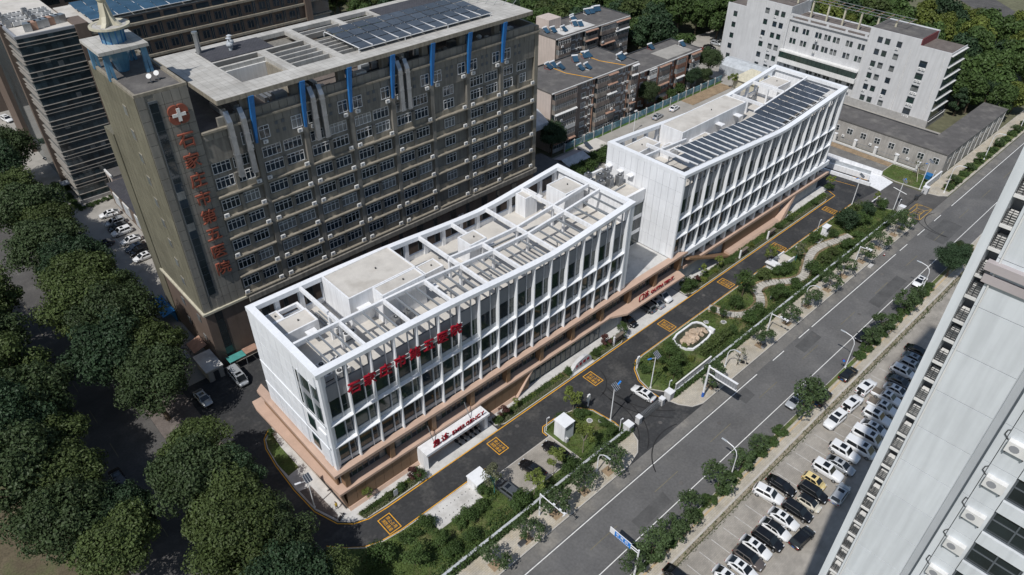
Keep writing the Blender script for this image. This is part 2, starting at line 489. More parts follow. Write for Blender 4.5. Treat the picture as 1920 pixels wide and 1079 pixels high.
# verge between the lot and the pavement
structure('verge', MB().prism(rect(30, 190, 26.15, 26.7), -.05, .06), 'verge_dirt')
structure('verge_edging', MB().prism(rect(30, 190, 26.7, 26.85), -.05, .14), 'kerb_stone')
raised('pavement', [(-300, 26.86), (700, 26.86), (700, 29.7), (-300, 29.7)], 'walk_pavers')
raised('pavement', [(13, 42.2), (66, 42.2), (69.2, 43), (71.2, 44.6), (72.2, 46.9), (13, 46.9)], 'walk_pavers')
raised('pavement', [(86.4, 42.2), (173, 42.2), (175.8, 44), (176.4, 46.9), (82.3, 46.9), (82.9, 45), (84.3, 43)], 'walk_pavers')
raised('pavement', [(193.8, 42.4), (640, 42.4), (640, 48), (192, 48), (191.4, 46.5), (192, 44)], 'walk_pavers')
structure('paving_band', MB().box(-300, 640, 28.2, 28.5, .1, .104), 'tactile_paving')
# beds, islands and aprons of the hospital
raised('lawn', [(84.3, 47.5), (176, 47.5), (176.6, 49), (174, 54), (171.5, 57.3), (88.6, 57.5), (86.3, 57.3), (84.3, 56.0), (82.6, 53.6), (82, 51)], 'lawn')
raised('lawn', [(61.2, 47.5), (71, 47.5), (71.2, 50), (70.6, 54.4), (69, 56.6), (66, 57.4), (61.6, 57.4), (60.8, 56.6), (61, 51)], 'lawn')
raised('lawn', [(24.4, 48), (47.5, 47.5), (60.9, 47.5), (61, 49.4), (49.2, 49.6), (48.6, 57.3), (31.6, 57.5), (28.6, 57.9), (26, 58.8), (24, 60.5), (22, 62.5), (20.5, 60), (21, 54)], 'lawn')
raised('parking_bay', rect(49.2, 61.0, 49.6, 55.5), 'lot_pavers', z=.06)
raised('concrete_pad', rect(35.8, 44.4, 53.6, 57.5), 'concrete', z=.13, kerb=.05)
raised('paved_corner', [(23.7, 74.7), (24.0, 69.3), (25.4, 65.2), (27.2, 63.5), (29.3, 62.7), (32.5, 62.5), (40.3, 62.5), (40.3, 66.25), (27.6, 66.25), (27.6, 89.2), (25.1, 87.3), (24.4, 85.3), (23.9, 81)], 'concrete')
structure('lawn', MB().prism([(24.2, 77.8), (26.3, 78.2), (26.2, 84), (26.6, 88.2), (25.1, 86.9), (24.5, 85), (24.05, 81)], .08, .125), 'lawn')
structure('soil_pit', MB().prism([(24.2, 69.5), (25.6, 65.6), (26.1, 66.2), (25.8, 73.6), (24, 74)], .08, .12), 'felt_brown')
raised('planting_bed', [(28.6, 62.75), (32.5, 62.52), (38.6, 62.52), (39.9, 63.5), (40, 64.4), (28.2, 64.4)], 'lawn', z=.16)
structure('entrance_apron', MB().prism(rect(40.4, 55.4, 62.4, 66.3), -.02, .03), 'concrete')
raised('planting_bed', [(55.6, 63.4), (57.2, 62.5), (88, 62.5), (89.4, 63.2), (89.8, 64.8), (55.8, 64.8)], 'lawn', z=.14)
structure('footpath', MB().prism(rect(55.5, 92, 64.82, 67.2), -.02, .11), 'concrete')
structure('entrance_apron', MB().prism(rect(89.9, 109.5, 62.4, 67.2), -.02, .03), 'concrete')
raised('planting_bed', [(109.6, 63.4), (111.4, 62.5), (168, 62.5), (171, 63.6), (172, 65.2), (109.8, 65.2)], 'lawn', z=.14)
structure('footpath', MB().prism(rect(109.6, 174, 65.22, 67.4), -.02, .11), 'concrete')
raised('lawn', [(191.9, 48.2), (200.5, 48.2), (200.5, 60), (192.2, 60), (191.2, 55)], 'lawn')
structure('service_yard', MB().prism(rect(188, 201, 60, 92), -.05, .1), 'asphalt_dusty')
structure('bare_ground', MB().prism(rect(198, 200.6, 60, 92), .05, .13), 'bare_soil')
structure('bare_ground', MB().prism([(192, 121), (214, 121), (214, 125.7), (192, 125.7)], -.02, .12), 'bare_soil')
structure('bare_ground', MB().prism(rect(-60, -1, 40, 170), -.05, .05), 'dark_soil')
structure('tree_strip', MB().prism(rect(12.75, 19.5, 66, 300), -.05, .08), 'felt_brown')
structure('hedge_strip', MB().prism(rect(196, 320, 43.0, 45.2), .05, .14), 'lawn')
structure('hedge_strip', MB().prism(rect(45, 175, 28.9, 29.6), .05, .13), 'lawn')

# worn lane, repairs and tyre marks
sheet('road_margin', rect(-100, 420, 40.1, 42.14), .005, 'asphalt_dusty')
for k, (a, c_, d, e) in enumerate(((58, 66, 33.2, 35.4), (112, 119, 36.8, 39.2), (136, 150, 33.4, 36), (92, 95.5, 37, 39.4), (170, 182, 34, 38.6), (24, 40, 36.6, 39.3))):
    sheet('road_patch', [(a, d), (c_ - .4, d + .1), (c_, e), (a + .2, e - .15)], .006, 'asphalt_patch')
def skid(cx, cy, r, a0, a1, w=.2):
    b = MB(); n = 14
    for i in range(n):
        t0, t1 = R(a0 + (a1 - a0) * i / n), R(a0 + (a1 - a0) * (i + 1) / n)
        b.poly([(cx + (r - w / 2) * math.cos(t0), cy + (r - w / 2) * math.sin(t0), .0135), (cx + (r + w / 2) * math.cos(t0), cy + (r + w / 2) * math.sin(t0), .0135), (cx + (r + w / 2) * math.cos(t1), cy + (r + w / 2) * math.sin(t1), .0135), (cx + (r - w / 2) * math.cos(t1), cy + (r - w / 2) * math.sin(t1), .0135)])
    structure('tyre_mark', b, 'tyre_mark')
for cx, cy, r, a0, a1 in ((66, 52, 9.2, -62, 15), (66, 52, 10.8, -62, 10), (88, 54, 11.5, 168, 235), (88, 54, 13, 170, 232), (74, 61, 5.2, -88, -10), (76, 34, 9, 70, 150), (180, 36, 6, 60, 190), (181, 37, 7.4, 80, 200)): skid(cx, cy, r, a0, a1)
for k, (x, y) in enumerate(((84.6, 37.6), (69.5, 34.4), (118, 38.1), (131, 35.2), (148, 38.4), (103, 34.2), (77.2, 44.6), (58.4, 60.8), (112.5, 60.6))):
    structure('manhole_cover', MB().cyl((x, y, 0), (x, y, .0165), .36, .36, 14), 'felt_roof')
# painted lines
def line(name, pts, w, mt, z=.012, dash=None):
    mb = MB()
    for a, b in zip(pts, pts[1:]):
        a = Vector(a); b = Vector(b); d = (b - a); L = d.length; d.normalize(); nrm = Vector((-d.y, d.x)) * w / 2
        segs = [(0, L)] if not dash else [(t, min(L, t + dash[0])) for t in [i * (dash[0] + dash[1]) for i in range(int(L / (dash[0] + dash[1])) + 1)]]
        for s, e in segs:
            p = a + d * s; q = a + d * e
            mb.poly([(*(p - nrm), z), (*(q - nrm), z), (*(q + nrm), z), (*(p + nrm), z)])
    o = part(name, mb, mt)
    o['kind'] = 'structure'
    return o
line('road_marking', [(-100, 39.8), (96, 39.8)], .14, 'paint_white')
line('road_marking', [(96, 39.8), (120, 39.8)], .16, 'paint_white', dash=(4, 5.5))
line('road_marking', [(120, 39.8), (158, 39.8)], .16, 'paint_white')
line('road_marking', [(160, 39.8), (186, 39.8)], .16, 'paint_white', dash=(4, 5.5))
line('road_marking', [(189.5, 39.8), (600, 39.8)], .16, 'paint_white')
line('road_marking', [(-100, 32.65), (600, 32.65)], .13, 'paint_white')
line('road_marking', [(-100, 36.2), (600, 36.2)], .12, 'paint_faint', dash=(6, 9))
line('road_marking', [(5.6, 60), (5.8, 300)], .12, 'paint_faint', dash=(4, 6))
for a, b in (((32, 62.3), (56.5, 62.3)), ((56.5, 62.3), (172.4, 62.3))): line('edge_stripe', [a, b], .17, 'paint_yellow', .016)
line('edge_stripe', [(172.4, 62.3), (173.3, 64.2), (173.6, 66.6)], .17, 'paint_yellow', .016)
line('edge_stripe', [(40.5, 62.3), (32.5, 62.3), (29.2, 62.5), (27, 63.3), (25.2, 65), (23.8, 69.2), (23.5, 74.7), (23.7, 81), (24.2, 85.4), (25, 87.5), (26.6, 88.9)], .15, 'paint_yellow', .018)
line('edge_stripe', [(48.4, 57.68), (31.6, 57.68), (28.4, 58.1), (25.9, 59), (23.9, 60.7), (22, 62.8)], .14, 'paint_yellow', .018)
line('edge_stripe', [(88.6, 57.68), (171.4, 57.5)], .12, 'paint_yellow', .018)
line('edge_stripe', [(88.6, 57.68), (86.2, 57.5), (84.1, 56.1), (82.4, 53.7), (81.8, 51), (81.9, 48.5)], .14, 'paint_yellow', .018)
line('edge_stripe', [(71.3, 48.5), (71.4, 50), (70.8, 54.5), (69.1, 56.8)], .14, 'paint_yellow', .018)
line('edge_stripe', [(60.6, 55.8), (60.6, 56.8), (61.5, 57.7), (66, 57.6)], .14, 'paint_yellow', .018)
line('edge_stripe', [(186.5, 60.5), (183.5, 69.5)], .15, 'paint_yellow', .018)
line('edge_stripe', [(181, 61), (179, 70)], .12, 'paint_yellow', .018)
for k in range(22): line('bay_line', [(55.5 + 3.0 * k, 25.2), (55.6 + 3.0 * k, 21.4)], .1, 'paint_worn', .012)
for k in range(9): line('bay_line', [(28.6, 150.9 + 2.75 * k), (33.4, 150.9 + 2.75 * k)], .1, 'paint_worn', .012)
line('bay_line', [(28.6, 150.9), (28.6, 176)], .12, 'paint_worn', .012)
for y in (49.3, 50.9): line('bay_line', [(176.6, y + 3.5), (181, y + 3.5)], .3, 'paint_white', .02)
line('bay_line', [(186.8, 50), (188, 54)], .3, 'paint_white', .02)

# ---------------------------------------------------------------- lettering
def text_mesh(ch, size, depth):
    key = ('txt', ch, size, depth)
    if key in MESH: return MESH[key]
    cu = bpy.data.curves.new('letter', 'FONT')
    cu.body = ch; cu.size = size; cu.extrude = depth / 2; cu.align_x = 'CENTER'; cu.align_y = 'CENTER'
    cu.resolution_u = 2
    try: cu.offset = size * (.0 if depth < .05 else .004)
    except Exception: pass
    o = bpy.data.objects.new('letter', cu)
    me = bpy.data.meshes.new_from_object(o)
    bpy.data.objects.remove(o)
    xs = [v.co.x for v in me.vertices]; ys = [v.co.y for v in me.vertices]
    if xs:
        cx = (min(xs) + max(xs)) / 2; cy = (min(ys) + max(ys)) / 2
        for v in me.vertices: v.co.x -= cx; v.co.y -= cy
        me['w'] = max(xs) - min(xs)
    MESH[key] = me
    return me
def letter(ch, size, depth, mt, parent, mw, name='letter', lean=0):
    me = text_mesh(ch, size, depth)
    if not len(me.vertices): return None
    if not len(me.materials): me.materials.append(M(mt))
    o = bpy.data.objects.new(name, me)
    link(o, parent, mw)
    if o.material_slots[0].material != M(mt): omat(o, mt)
    return o
UPRIGHT = Matrix.Rotation(R(90), 4, 'X')     # text plane facing -y
def box_mark(x0, x1, y0, y1, label):
    t = MB(); w = .13
    t.box(x0, x1, y0, y0 + w, .012, .02).box(x0, x1, y1 - w, y1, .012, .02).box(x0, x0 + w, y0 + w, y1 - w, .012, .02).box(x1 - w, x1, y0 + w, y1 - w, .012, .02)
    r = thing('fire_lane_marking', label, 'road marking', ((x0 + x1) / 2, (y0 + y1) / 2, .01), group='fire lane boxes on the drive')
    part('frame', t, 'paint_yellow', r)
    for row, s in enumerate(('消防通道', '禁止占用')):
        for i, ch in enumerate(s):
            cx = (x0 + x1) / 2 + (-.4 if row == 0 else .4)
            cy = y1 - .38 - (y1 - y0 - .76) * (i + .5) / 4
            letter(ch, .6, .006, 'paint_yellow', r, Matrix.Translation((cx, cy, .018)) @ Matrix.Rotation(R(-90), 4, 'Z') @ Matrix.Diagonal((1, 1.15, 1, 1)))
marks = [(31.0, 59.7, 'on the bend at the near corner of the white building'), (53, 59.8, 'in front of the emergency canopy'), (76.6, 59.7, 'by the engraved stone, opposite the gate'), (98.8, 59.8, 'beside the outpatient canopy'), (119.6, 59.8, 'beside the start of the winding path'), (140.4, 59.6, 'by the stepped ramp opposite the notice boards'), (164.6, 59.6, 'near the far bend of the drive')]
for x, y, s in marks: box_mark(x - 1.1, x + 1.1, y - 1.62, y + 1.63, 'yellow boxed fire lane lettering ' + s)
t = thing('box_junction', 'large faded yellow hatched box at the far exit gate', 'road marking', (180.4, 44.3, 0))
b = MB()
for a, c in (((176.7, 42.4), (184.2, 42.4)), ((184.2, 42.4), (184.2, 46.2)), ((184.2, 46.2), (176.7, 46.2)), ((176.7, 46.2), (176.7, 42.4)), ((176.7, 42.4), (178.9, 43.4)), ((184.2, 42.4), (182, 43.4)), ((184.2, 46.2), (182, 45.3)), ((176.7, 46.2), (178.9, 45.3)), ((178.9, 43.4), (182, 43.4)), ((182, 43.4), (182, 45.3)), ((182, 45.3), (178.9, 45.3)), ((178.9, 45.3), (178.9, 43.4)), ((178, 46.2), (176.7, 44.6)), ((183, 46.2), (184.2, 44.6))):
    a = Vector(a); c = Vector(c); d = (c - a).normalized(); nn = Vector((-d.y, d.x)) * .09
    b.poly([(*(a - nn), .022), (*(c - nn), .022), (*(c + nn), .022), (*(a + nn), .022)])
part('frame', b, 'paint_yellow_worn', t)
for r_, s_ in enumerate(('消防通道', '禁止占用')):
    for i, ch in enumerate(s_): letter(ch, .5, .006, 'paint_yellow_worn', t, Matrix.Translation((180.1 + .75 * r_, 45.05 - .46 * i, .03)) @ Matrix.Rotation(R(-90), 4, 'Z'))
# ================================================================ white hospital blocks
YF, YB, GLY = 66.5, 86.0, 67.28     # front line, back line, glass plane
def interp(tab, x):
    if x <= tab[0][0]: return tab[0][1]
    for (a, za), (b, zb) in zip(tab, tab[1:]):
        if x <= b: return za + (zb - za) * (x - a) / (b - a)
    return tab[-1][1]
TOP_L = [(27.4, 28.35), (42, 28.1), (50, 27.85), (56, 27.5), (62, 27.05), (67, 26.75), (71.6, 26.6), (76, 26.85), (81, 27.35), (92.4, 28.45)]
TOP_R = [(107, 28.2), (115, 27.75), (123, 27.2), (131, 26.65), (137, 26.25), (141, 26.0), (144.5, 25.95), (148, 26.15), (153, 26.6), (160, 27.3), (170.9, 28.4)]
ROOF_Z = 22.9

def window_mesh(w, h, kind):
    def f():
        b = MB(); fr = .09
        b.box(0, w, -.06, .04, 0, fr).box(0, w, -.06, .04, h - fr, h).box(0, fr, -.06, .04, fr, h - fr).box(w - fr, w, -.06, .04, fr, h - fr)
        if kind == 'bay': b.box(w * .62 + .16, w * .62 + .24, -.05, .04, fr, h - fr)
        if kind == 'bay' and h > 2.2: b.box(w * .62 + .24, w - fr, -.055, .04, h * .36, h * .36 + .07)
        return b.mesh('window', 'frame_dark')
    return cached(('win', round(w, 3), round(h, 3), kind), f)
def pane_mesh(w, h, nm='pane'):
    return cached(('pane', round(w, 3), round(h, 3)), lambda: MB().box(0, w, -.02, .02, 0, h).mesh(nm, 'glass_dark'))
GL = ['glass_dark'] * 5 + ['glass_green'] * 5 + ['glass_blue'] * 2 + ['glass_curtain']
GL2 = ['glass_dark'] * 3 + ['glass_green'] * 2 + ['glass_curtain'] * 2
def pane(parent, x, y, z, w, h, mt=None, rz=0):
    o = part('pane', pane_mesh(w, h), None, parent, (x, y, z), rz)
    omat(o, mt or rng.choice(GL))
    return o
def bay_window(parent, x, y, z, w, h, tallfin=None):
    o = part('window', window_mesh(w, h, 'bay'), None, parent, (x, y, z))
    s = w * .62
    pane(o, x + .09, y, z + .09, s - .13, h - .18)
    pane(o, x + s + .24, y, z + .09, w - s - .33, h - .18)
    return o

def parapet(parent, pts, w, drop, inward):
    """a band along a top line: points (x, y, z), thickness w towards inward (dx, dy)"""
    b = MB(); n = len(pts); dx, dy = inward
    for p, q in zip(pts, pts[1:]):
        b.hexa([(p[0], p[1], p[2] - drop), (q[0], q[1], q[2] - drop), (q[0] + dx * w, q[1] + dy * w, q[2] - drop), (p[0] + dx * w, p[1] + dy * w, p[2] - drop),
                (p[0], p[1], p[2]), (q[0], q[1], q[2]), (q[0] + dx * w, q[1] + dy * w, q[2]), (p[0] + dx * w, p[1] + dy * w, p[2])])
    return part('parapet', b, 'white_panel', parent)

def hospital_block(root, x0, x1, top, zb, first, step=3.95, nb=16, solid_end=1.2):
    zt = lambda x: interp(top, x)
    fx = [first + step * k for k in range(nb + 1)]
    # the body behind the frame, back wall and floor slabs
    part('wall', MB().box(x0 + .35, x1 - .35, GLY + .12, GLY + .3, zb, ROOF_Z), 'spandrel_grey', root)
    part('wall', MB().box(x0 + .3, x1 - .3, YB - .4, YB - .1, zb - .01, ROOF_Z - .2), 'white_wall', root)
    part('roof_deck', MB().box(x0 + .3, x1 - .3, GLY + .3, YB - .4, ROOF_Z - .35, ROOF_Z), 'roof_screed', root)
    part('floor', MB().box(x0 + .4, x1 - .4, GLY + .3, YB - .4, zb - .4, zb), 'concrete', root)
    # fins: wedges in plan, splayed towards the right
    for k, x in enumerate(fx):
        h = zt(x) - .6
        spl = .9 if k == 0 else .26
        bw = .1 if 0 < k < nb else .3
        pts = [(x - bw, YF + .02), (x + .1, YF + .02), (x + .14 + spl, GLY + .1), (x - bw, GLY + .1)]
        part('fin', MB().prism(pts, zb, h), 'white_panel', root)
    # floor beams with sloping sills
    for z in (13.4, 17.9):
        for k in range(nb):
            a, c = fx[k] + .1, fx[k + 1] - .1
            b = MB()
            b.hexa([(a, YF + .03, z - .1), (c, YF + .03, z - .1), (c, GLY + .1, z - .22), (a + .26, GLY + .1, z - .22), (a, YF + .03, z + .06), (c, YF + .03, z + .06), (c, GLY + .1, z + .12), (a + .26, GLY + .1, z + .12)])
            part('floor_beam', b, 'white_panel', root)
    wx, ww = .42, step - .42 - .11
    for k in range(nb):
        x = fx[k] + wx
        for z0, z1 in ((zb, 13.2), (13.5, 17.7), (18.0, 0)):
            if z1:
                gb = z0 + .78
                part('spandrel', cached(('sp', round(gb - z0, 2)), lambda: MB().box(0, ww, -.1, .1, 0, gb - z0).mesh('spandrel', 'sill_grey')), None, root, (x, GLY - .02, z0))
                bay_window(root, x, GLY, gb, ww, z1 - gb)
                part('mullion_fin', cached(('mf', round(z1 - z0, 2)), lambda: MB().box(-.07, .07, -.24, .02, 0, z1 - z0).mesh('mullion_fin', 'mullion_grey')), None, root, (x + ww * .62 + .03, GLY - .04, z0))
            else:
                part('spandrel', cached(('sp2',), lambda: MB().box(0, ww, -.1, .1, 0, .8).mesh('spandrel', 'sill_grey')), None, root, (x, GLY - .02, z0))
                bay_window(root, x, GLY, 18.8, ww, 3.2)
                part('spandrel', cached(('sp3',), lambda: MB().box(0, ww, -.1, .1, 0, 2.75).mesh('spandrel', 'spandrel_grey')), None, root, (x, GLY - .02, 22.0))
                ht = min(zt(fx[k]), zt(fx[k + 1])) - .7
                part('mullion_fin', MB().box(x + ww * .62 - .04, x + ww * .62 + .1, GLY - .26, GLY - .02, 18.0, ht + .1), 'mullion_grey', root)
                fr = MB(); a = 24.75
                fr.box(x, x + .1, GLY - .08, GLY + .05, a, ht).box(x + ww - .1, x + ww, GLY - .08, GLY + .05, a, ht).box(x + .1, x + ww - .1, GLY - .08, GLY + .05, a, a + .1)
                part('screen_frame', fr, 'frame_dark', root)
    # end walls of panels
    # top band: front, back and both ends
    xs = sorted(set([x0, x1] + [p[0] for p in top if x0 < p[0] < x1]))
    parapet(root, [(x, YF, zt(x)) for x in xs], 1.15, .65, (0, 1))
    parapet(root, [(x, YB, zt(x)) for x in xs], 1.0, .8, (0, -1))
    for x, d in ((x0, 1), (x1, -1)):
        parapet(root, [(x, YF + 1.15, zt(x) - .003), (x, YB - 1.0, zt(x) - .003)], 1.1, .8, (d, 0))
    # back screen posts
    for k in range(0, nb + 1):
        x = fx[k]
        part('screen_post', MB().box(x - .35, x + .35, YB - .75, YB - .12, ROOF_Z - .2, zt(x) - .79), 'white_wall', root)
    part('parapet_wall', MB().box(x0 + .3, x1 - .3, YB - .5, YB - .14, ROOF_Z - .21, ROOF_Z + .9), 'white_wall', root)
    return fx

def rimmed_room(root, x0, x1, y0, y1, z1, z0=ROOF_Z, door=None):
    """a rooftop room with a low rim round its flat roof"""
    part('roof_room', MB().box(x0, x1, y0, y1, z0 - .05, z1 - .3), 'white_wall', root)
    o = part('room_roof', MB().box(x0 + .25, x1 - .25, y0 + .25, y1 - .25, z1 - .3, z1 - .12), 'roof_screed', root)
    b = MB()
    b.box(x0, x1, y0, y0 + .25, z1 - .3, z1).box(x0, x1, y1 - .25, y1, z1 - .3, z1).box(x0, x0 + .25, y0 + .25, y1 - .25, z1 - .3, z1).box(x1 - .25, x1, y0 + .25, y1 - .25, z1 - .3, z1)
    part('rim', b, 'white_wall', root)
    d = MB().cyl(((x0 * .4 + x1 * .6), (y0 + y1) / 2, z1 - .13), ((x0 * .4 + x1 * .6), (y0 + y1) / 2, z1 + .15), .12, .12, 8)
    part('roof_drain', d, 'dark_metal', root)
    return o

def panels(root, plane, c0, u0, u1, z0, z1, nu, nz, mt, holes=(), gap=.05, t=.06, out=-1, name='panel'):
    """separate cladding panels on a wall plane: plane 'x' (u = y) or 'y' (u = x)"""
    du = (u1 - u0) / nu; dz = (z1 - z0) / nz
    def f():
        b = MB()
        if plane == 'x': b.box(min(0, out * t), max(0, out * t), gap / 2, du - gap / 2, gap / 2, dz - gap / 2)
        else: b.box(gap / 2, du - gap / 2, min(0, out * t), max(0, out * t), gap / 2, dz - gap / 2)
        return b.mesh(name, mt)
    me = cached(('pan', plane, round(du, 3), round(dz, 3), str(mt), gap, t, out), f)
    for i in range(nu):
        for j in range(nz):
            a, c = u0 + i * du, z0 + j * dz
            if any(a + du / 2 > h[0] and a + du / 2 < h[1] and c + dz / 2 > h[2] and c + dz / 2 < h[3] for h in holes): continue
            part(name, me, None, root, (c0, a, c) if plane == 'x' else (a, c0, c))

def condenser(parent_label, loc, rz=0, kind='tower', label=None, group=None):
    """outdoor air conditioning units"""
    return copy_tree(AC[kind], TR(loc, rz), label, group)
AC = {}
def make_ac():
    t = thing('air_conditioner', 'grey rooftop condenser', 'air conditioner')
    part('casing', MB().box(-.5, .5, -.42, .42, .12, 1.75), 'galvanised', t)
    f = part('fan_guard', MB().cyl((0, 0, 1.75), (0, 0, 1.82), .36, .36, 12), 'dark_metal', t)
    part('fan_hub', MB().cyl((0, 0, 1.82), (0, 0, 1.85), .1, .1, 8), 'frame_white', f)
    g = MB()
    for k in range(6): g.box(-.44, .44, -.45, -.42, .3 + .2 * k, .42 + .2 * k)
    part('grille', g, 'spandrel_grey', t)
    part('base', MB().box(-.5, .5, -.4, -.3, 0, .12).box(-.5, .5, .3, .4, 0, .12), 'dark_metal', t)
    AC['tower'] = proto(t)
    t = thing('air_conditioner', 'low fan coil', 'air conditioner')
    part('casing', MB().box(-1.0, 1.0, -.5, .5, .2, 1.15), 'off_white', t)
    for s in (-.5, .5):
        f = part('fan_guard', MB().cyl((s, 0, 1.15), (s, 0, 1.24), .38, .34, 12), 'dark_metal', t)
        part('fan_hub', MB().cyl((s, 0, 1.24), (s, 0, 1.27), .1, .1, 8), 'spandrel_grey', f)
    part('base', MB().box(-1, 1, -.45, -.35, 0, .2).box(-1, 1, .35, .45, 0, .2), 'dark_metal', t)
    AC['twin'] = proto(t)
    t = thing('air_conditioner', 'split unit', 'air conditioner')
    part('casing', MB().box(-.42, .42, -.3, 0, 0, .6), 'off_white', t)
    part('fan_guard', MB().cyl((-.1, -.31, .3), (-.1, -.3, .3), .2, .2, 10), 'spandrel_grey', t)
    part('bracket', MB().box(-.38, -.32, -.3, 0, -.08, 0).box(.32, .38, -.3, 0, -.08, 0), 'dark_metal', t)
    AC['split'] = proto(t)
make_ac()

# ---------------------------------------------------------------- near block
nb_ = thing('hospital_block', 'near white hospital block with finned facade, dipping roofline and pink stone base', 'building', (27.4, 66.5, 0))
fxL = hospital_block(nb_, 27.4, 92.4, TOP_L, 8.9, 27.95)
part('wall', MB().box(91.3, 92.3, YF + .1, GLY + .6, 9.2, 28.35 - .75), 'white_panel', nb_)
# end walls
part('wall', MB().box(27.62, 27.9, YF + .9, YB - .1, 9.2, 27.55), 'white_wall', nb_)
part('wall', MB().box(91.9, 92.2, GLY + .6, YB - .1, 9.2, 27.6), 'white_wall', nb_)
holesL = [(67.2, 73.2, 17.2, 25.6), (70.2, 72.6, 9, 17)]
panels(nb_, 'x', 27.62, 67.4, 85.9, 9.25, 27.5, 9, 8, 'white_panel', holesL, gap=.05, t=.18)
panels(nb_, 'x', 92.2, 67.6, 75, 9.25, 27.5, 4, 6, 'white_panel', gap=.05, out=1)
for z0, h in ((18.4, 3.1), (22.6, 3.0)):
    for y0, w in ((67.4, 1.5), (69.1, 2.8), (72.1, 1.1)):
        o = part('window', cached(('ew', w, h), lambda: MB().box(-.06, .03, 0, w, 0, .1).box(-.06, .03, 0, w, h - .1, h).box(-.06, .03, 0, .1, .1, h - .1).box(-.06, .03, w - .1, w, .1, h - .1).mesh('window', 'frame_dark')), None, nb_, (27.6, y0, z0))
        q = part('pane', cached(('ep', w, h), lambda: MB().box(-.02, .02, .1, w - .1, .1, h - .1).mesh('pane', 'glass_green')), None, o, (27.58, y0, z0))
part('spandrel', MB().box(27.52, 27.61, 67.5, 73.2, 21.5, 22.6), 'spandrel_grey', nb_)
for y in (69.0, 72.0): part('mullion_fin', MB().box(27.35, 27.6, y - .09, y + .09, 18.2, 25.8), 'white_panel', nb_)
for z0 in (10.2, 14.4):
    o = part('window', MB().box(27.54, 27.62, 70.4, 72.4, z0, z0 + 2.4), 'frame_dark', nb_)
    part('pane', MB().box(27.5, 27.55, 70.55, 72.25, z0 + .15, z0 + 2.25), 'glass_green', o)
for z in (13.4, 17.9): part('floor_beam', MB().extr([(27.45, z - .1), (27.36, z), (27.36, z + .1), (27.45, z + .2)], 'y', 66.9, 85.8), 'white_panel', nb_)
# --- stone base: slabs, strip windows, ground floor
pk = 'pink_stone'
slab = [(26.7, 65.85), (112, 65.85), (110, 67.2), (93, 67.3), (93, 66.9), (28, 66.9), (28, 90.5), (26.7, 89.5)]
part('stone_ledge', MB().prism(slab, 8.35, 8.9), pk, nb_)
part('stone_ledge', MB().prism([(26.9, 65.7), (88, 65.7), (91.2, 64.2), (109.6, 64.2), (110.1, 66.2), (110.1, 67.4), (28.2, 67.4), (28.2, 92), (26.2, 92), (25.9, 90), (26.4, 72)], 4.25, 4.7), pk, nb_)
# strip windows behind
for k in range(20):
    a = 29.1 + k * 4.07
    if a > 108.5: break
    for i in range(4):
        o = part('window', cached(('strip',), lambda: MB().box(0, .06, -.06, .03, 0, 3.4).box(.92, .98, -.06, .03, 0, 3.4).box(.06, .92, -.06, .03, 0, .08).box(.06, .92, -.06, .03, 3.32, 3.4).box(.06, .92, -.06, .03, 1.5, 1.56).mesh('window', 'frame_dark')), None, nb_, (a + i * .98, 67.3, 4.9))
        pane(o, a + i * .98 + .06, 67.3, 4.98, .86, 3.34)
for k in range(11):
    a = 28.3 + k * 8.14
    part('pillar', MB().box(a, a + .85, 66.1, 67.35, 4.85, 8.35), 'brown_panel', nb_)
part('wall', MB().box(28.2, 110, 67.36, 67.6, 4.85, 8.4), 'spandrel_grey', nb_)
part('wall', MB().box(27.55, 27.8, 67.4, 90, 4.85, 8.35), 'brown_panel', nb_)
# ground floor: brown panels, glazed front, grey wall
part('wall', MB().box(28.0, 66, 65.98, 66.95, 0, 4.24), 'brown_panel', nb_)
panels(nb_, 'y', 65.98, 28.0, 66.2, .55, 4.22, 23, 1, 'brown_panel', gap=.06, t=.08)
part('plinth', MB().extr([(65.35, 0), (66.0, 0), (66.0, .6), (65.75, .6)], 'x', 27.9, 62.6), pk, nb_)
part('end_fin', MB().hexa([(62.6, 65.35, 0), (62.9, 65.35, 0), (62.9, 66.8, 0), (62.6, 66.8, 0), (66.6, 65.72, 4.24), (67.0, 65.72, 4.24), (67.0, 66.8, 4.26), (66.6, 66.8, 4.26)]), pk, nb_)
part('end_fin', MB().hexa([(27.9, 66.1, 0), (28.2, 66.1, 0), (28.2, 66.9, 0), (27.9, 66.9, 0), (26.95, 65.72, 4.26), (27.3, 65.72, 4.26), (27.3, 66.9, 4.26), (26.95, 66.9, 4.26)]), 'brown_panel', nb_)
part('wall', MB().hexa([(27.9, 66.9, 0), (28.2, 66.9, 0), (28.2, 91, 0), (27.9, 91, 0), (27.4, 66.9, 4.26), (28.2, 66.9, 4.26), (28.2, 91, 4.26), (26.9, 91, 4.26)]), pk, nb_)
for k in range(14):
    a = 66.9 + k * 1.34
    o = part('window', cached(('shop',), lambda: MB().box(0, .1, -.08, .04, 0, 4.2).box(1.24, 1.34, -.08, .04, 0, 4.2).box(.1, 1.24, -.08, .04, 0, .15).box(.1, 1.24, -.08, .04, 4.1, 4.2).box(.1, 1.24, -.08, .04, 2.6, 2.7).mesh('window', 'frame_dark')), None, nb_, (a, 66.5, .05))
    pane(o, a + .1, 66.5, .2, 1.14, 2.45, rng.choice(GL2)); pane(o, a + .1, 66.5, 2.75, 1.14, 1.4, rng.choice(GL2))
part('wall', MB().box(66, 85.7, 66.6, 66.9, 0, 4.24), 'spandrel_grey', nb_)
part('wall', MB().box(85.7, 110, 67.8, 68, 0, 4.24), 'spandrel_grey', nb_)
part('wall', MB().box(85.7, 92.5, 66.5, 67.78, 0, 4.24), 'grey_wall', nb_)
panels(nb_, 'y', 66.5, 85.8, 92.4, .1, 4.2, 4, 1, 'grey_wall', gap=.05)
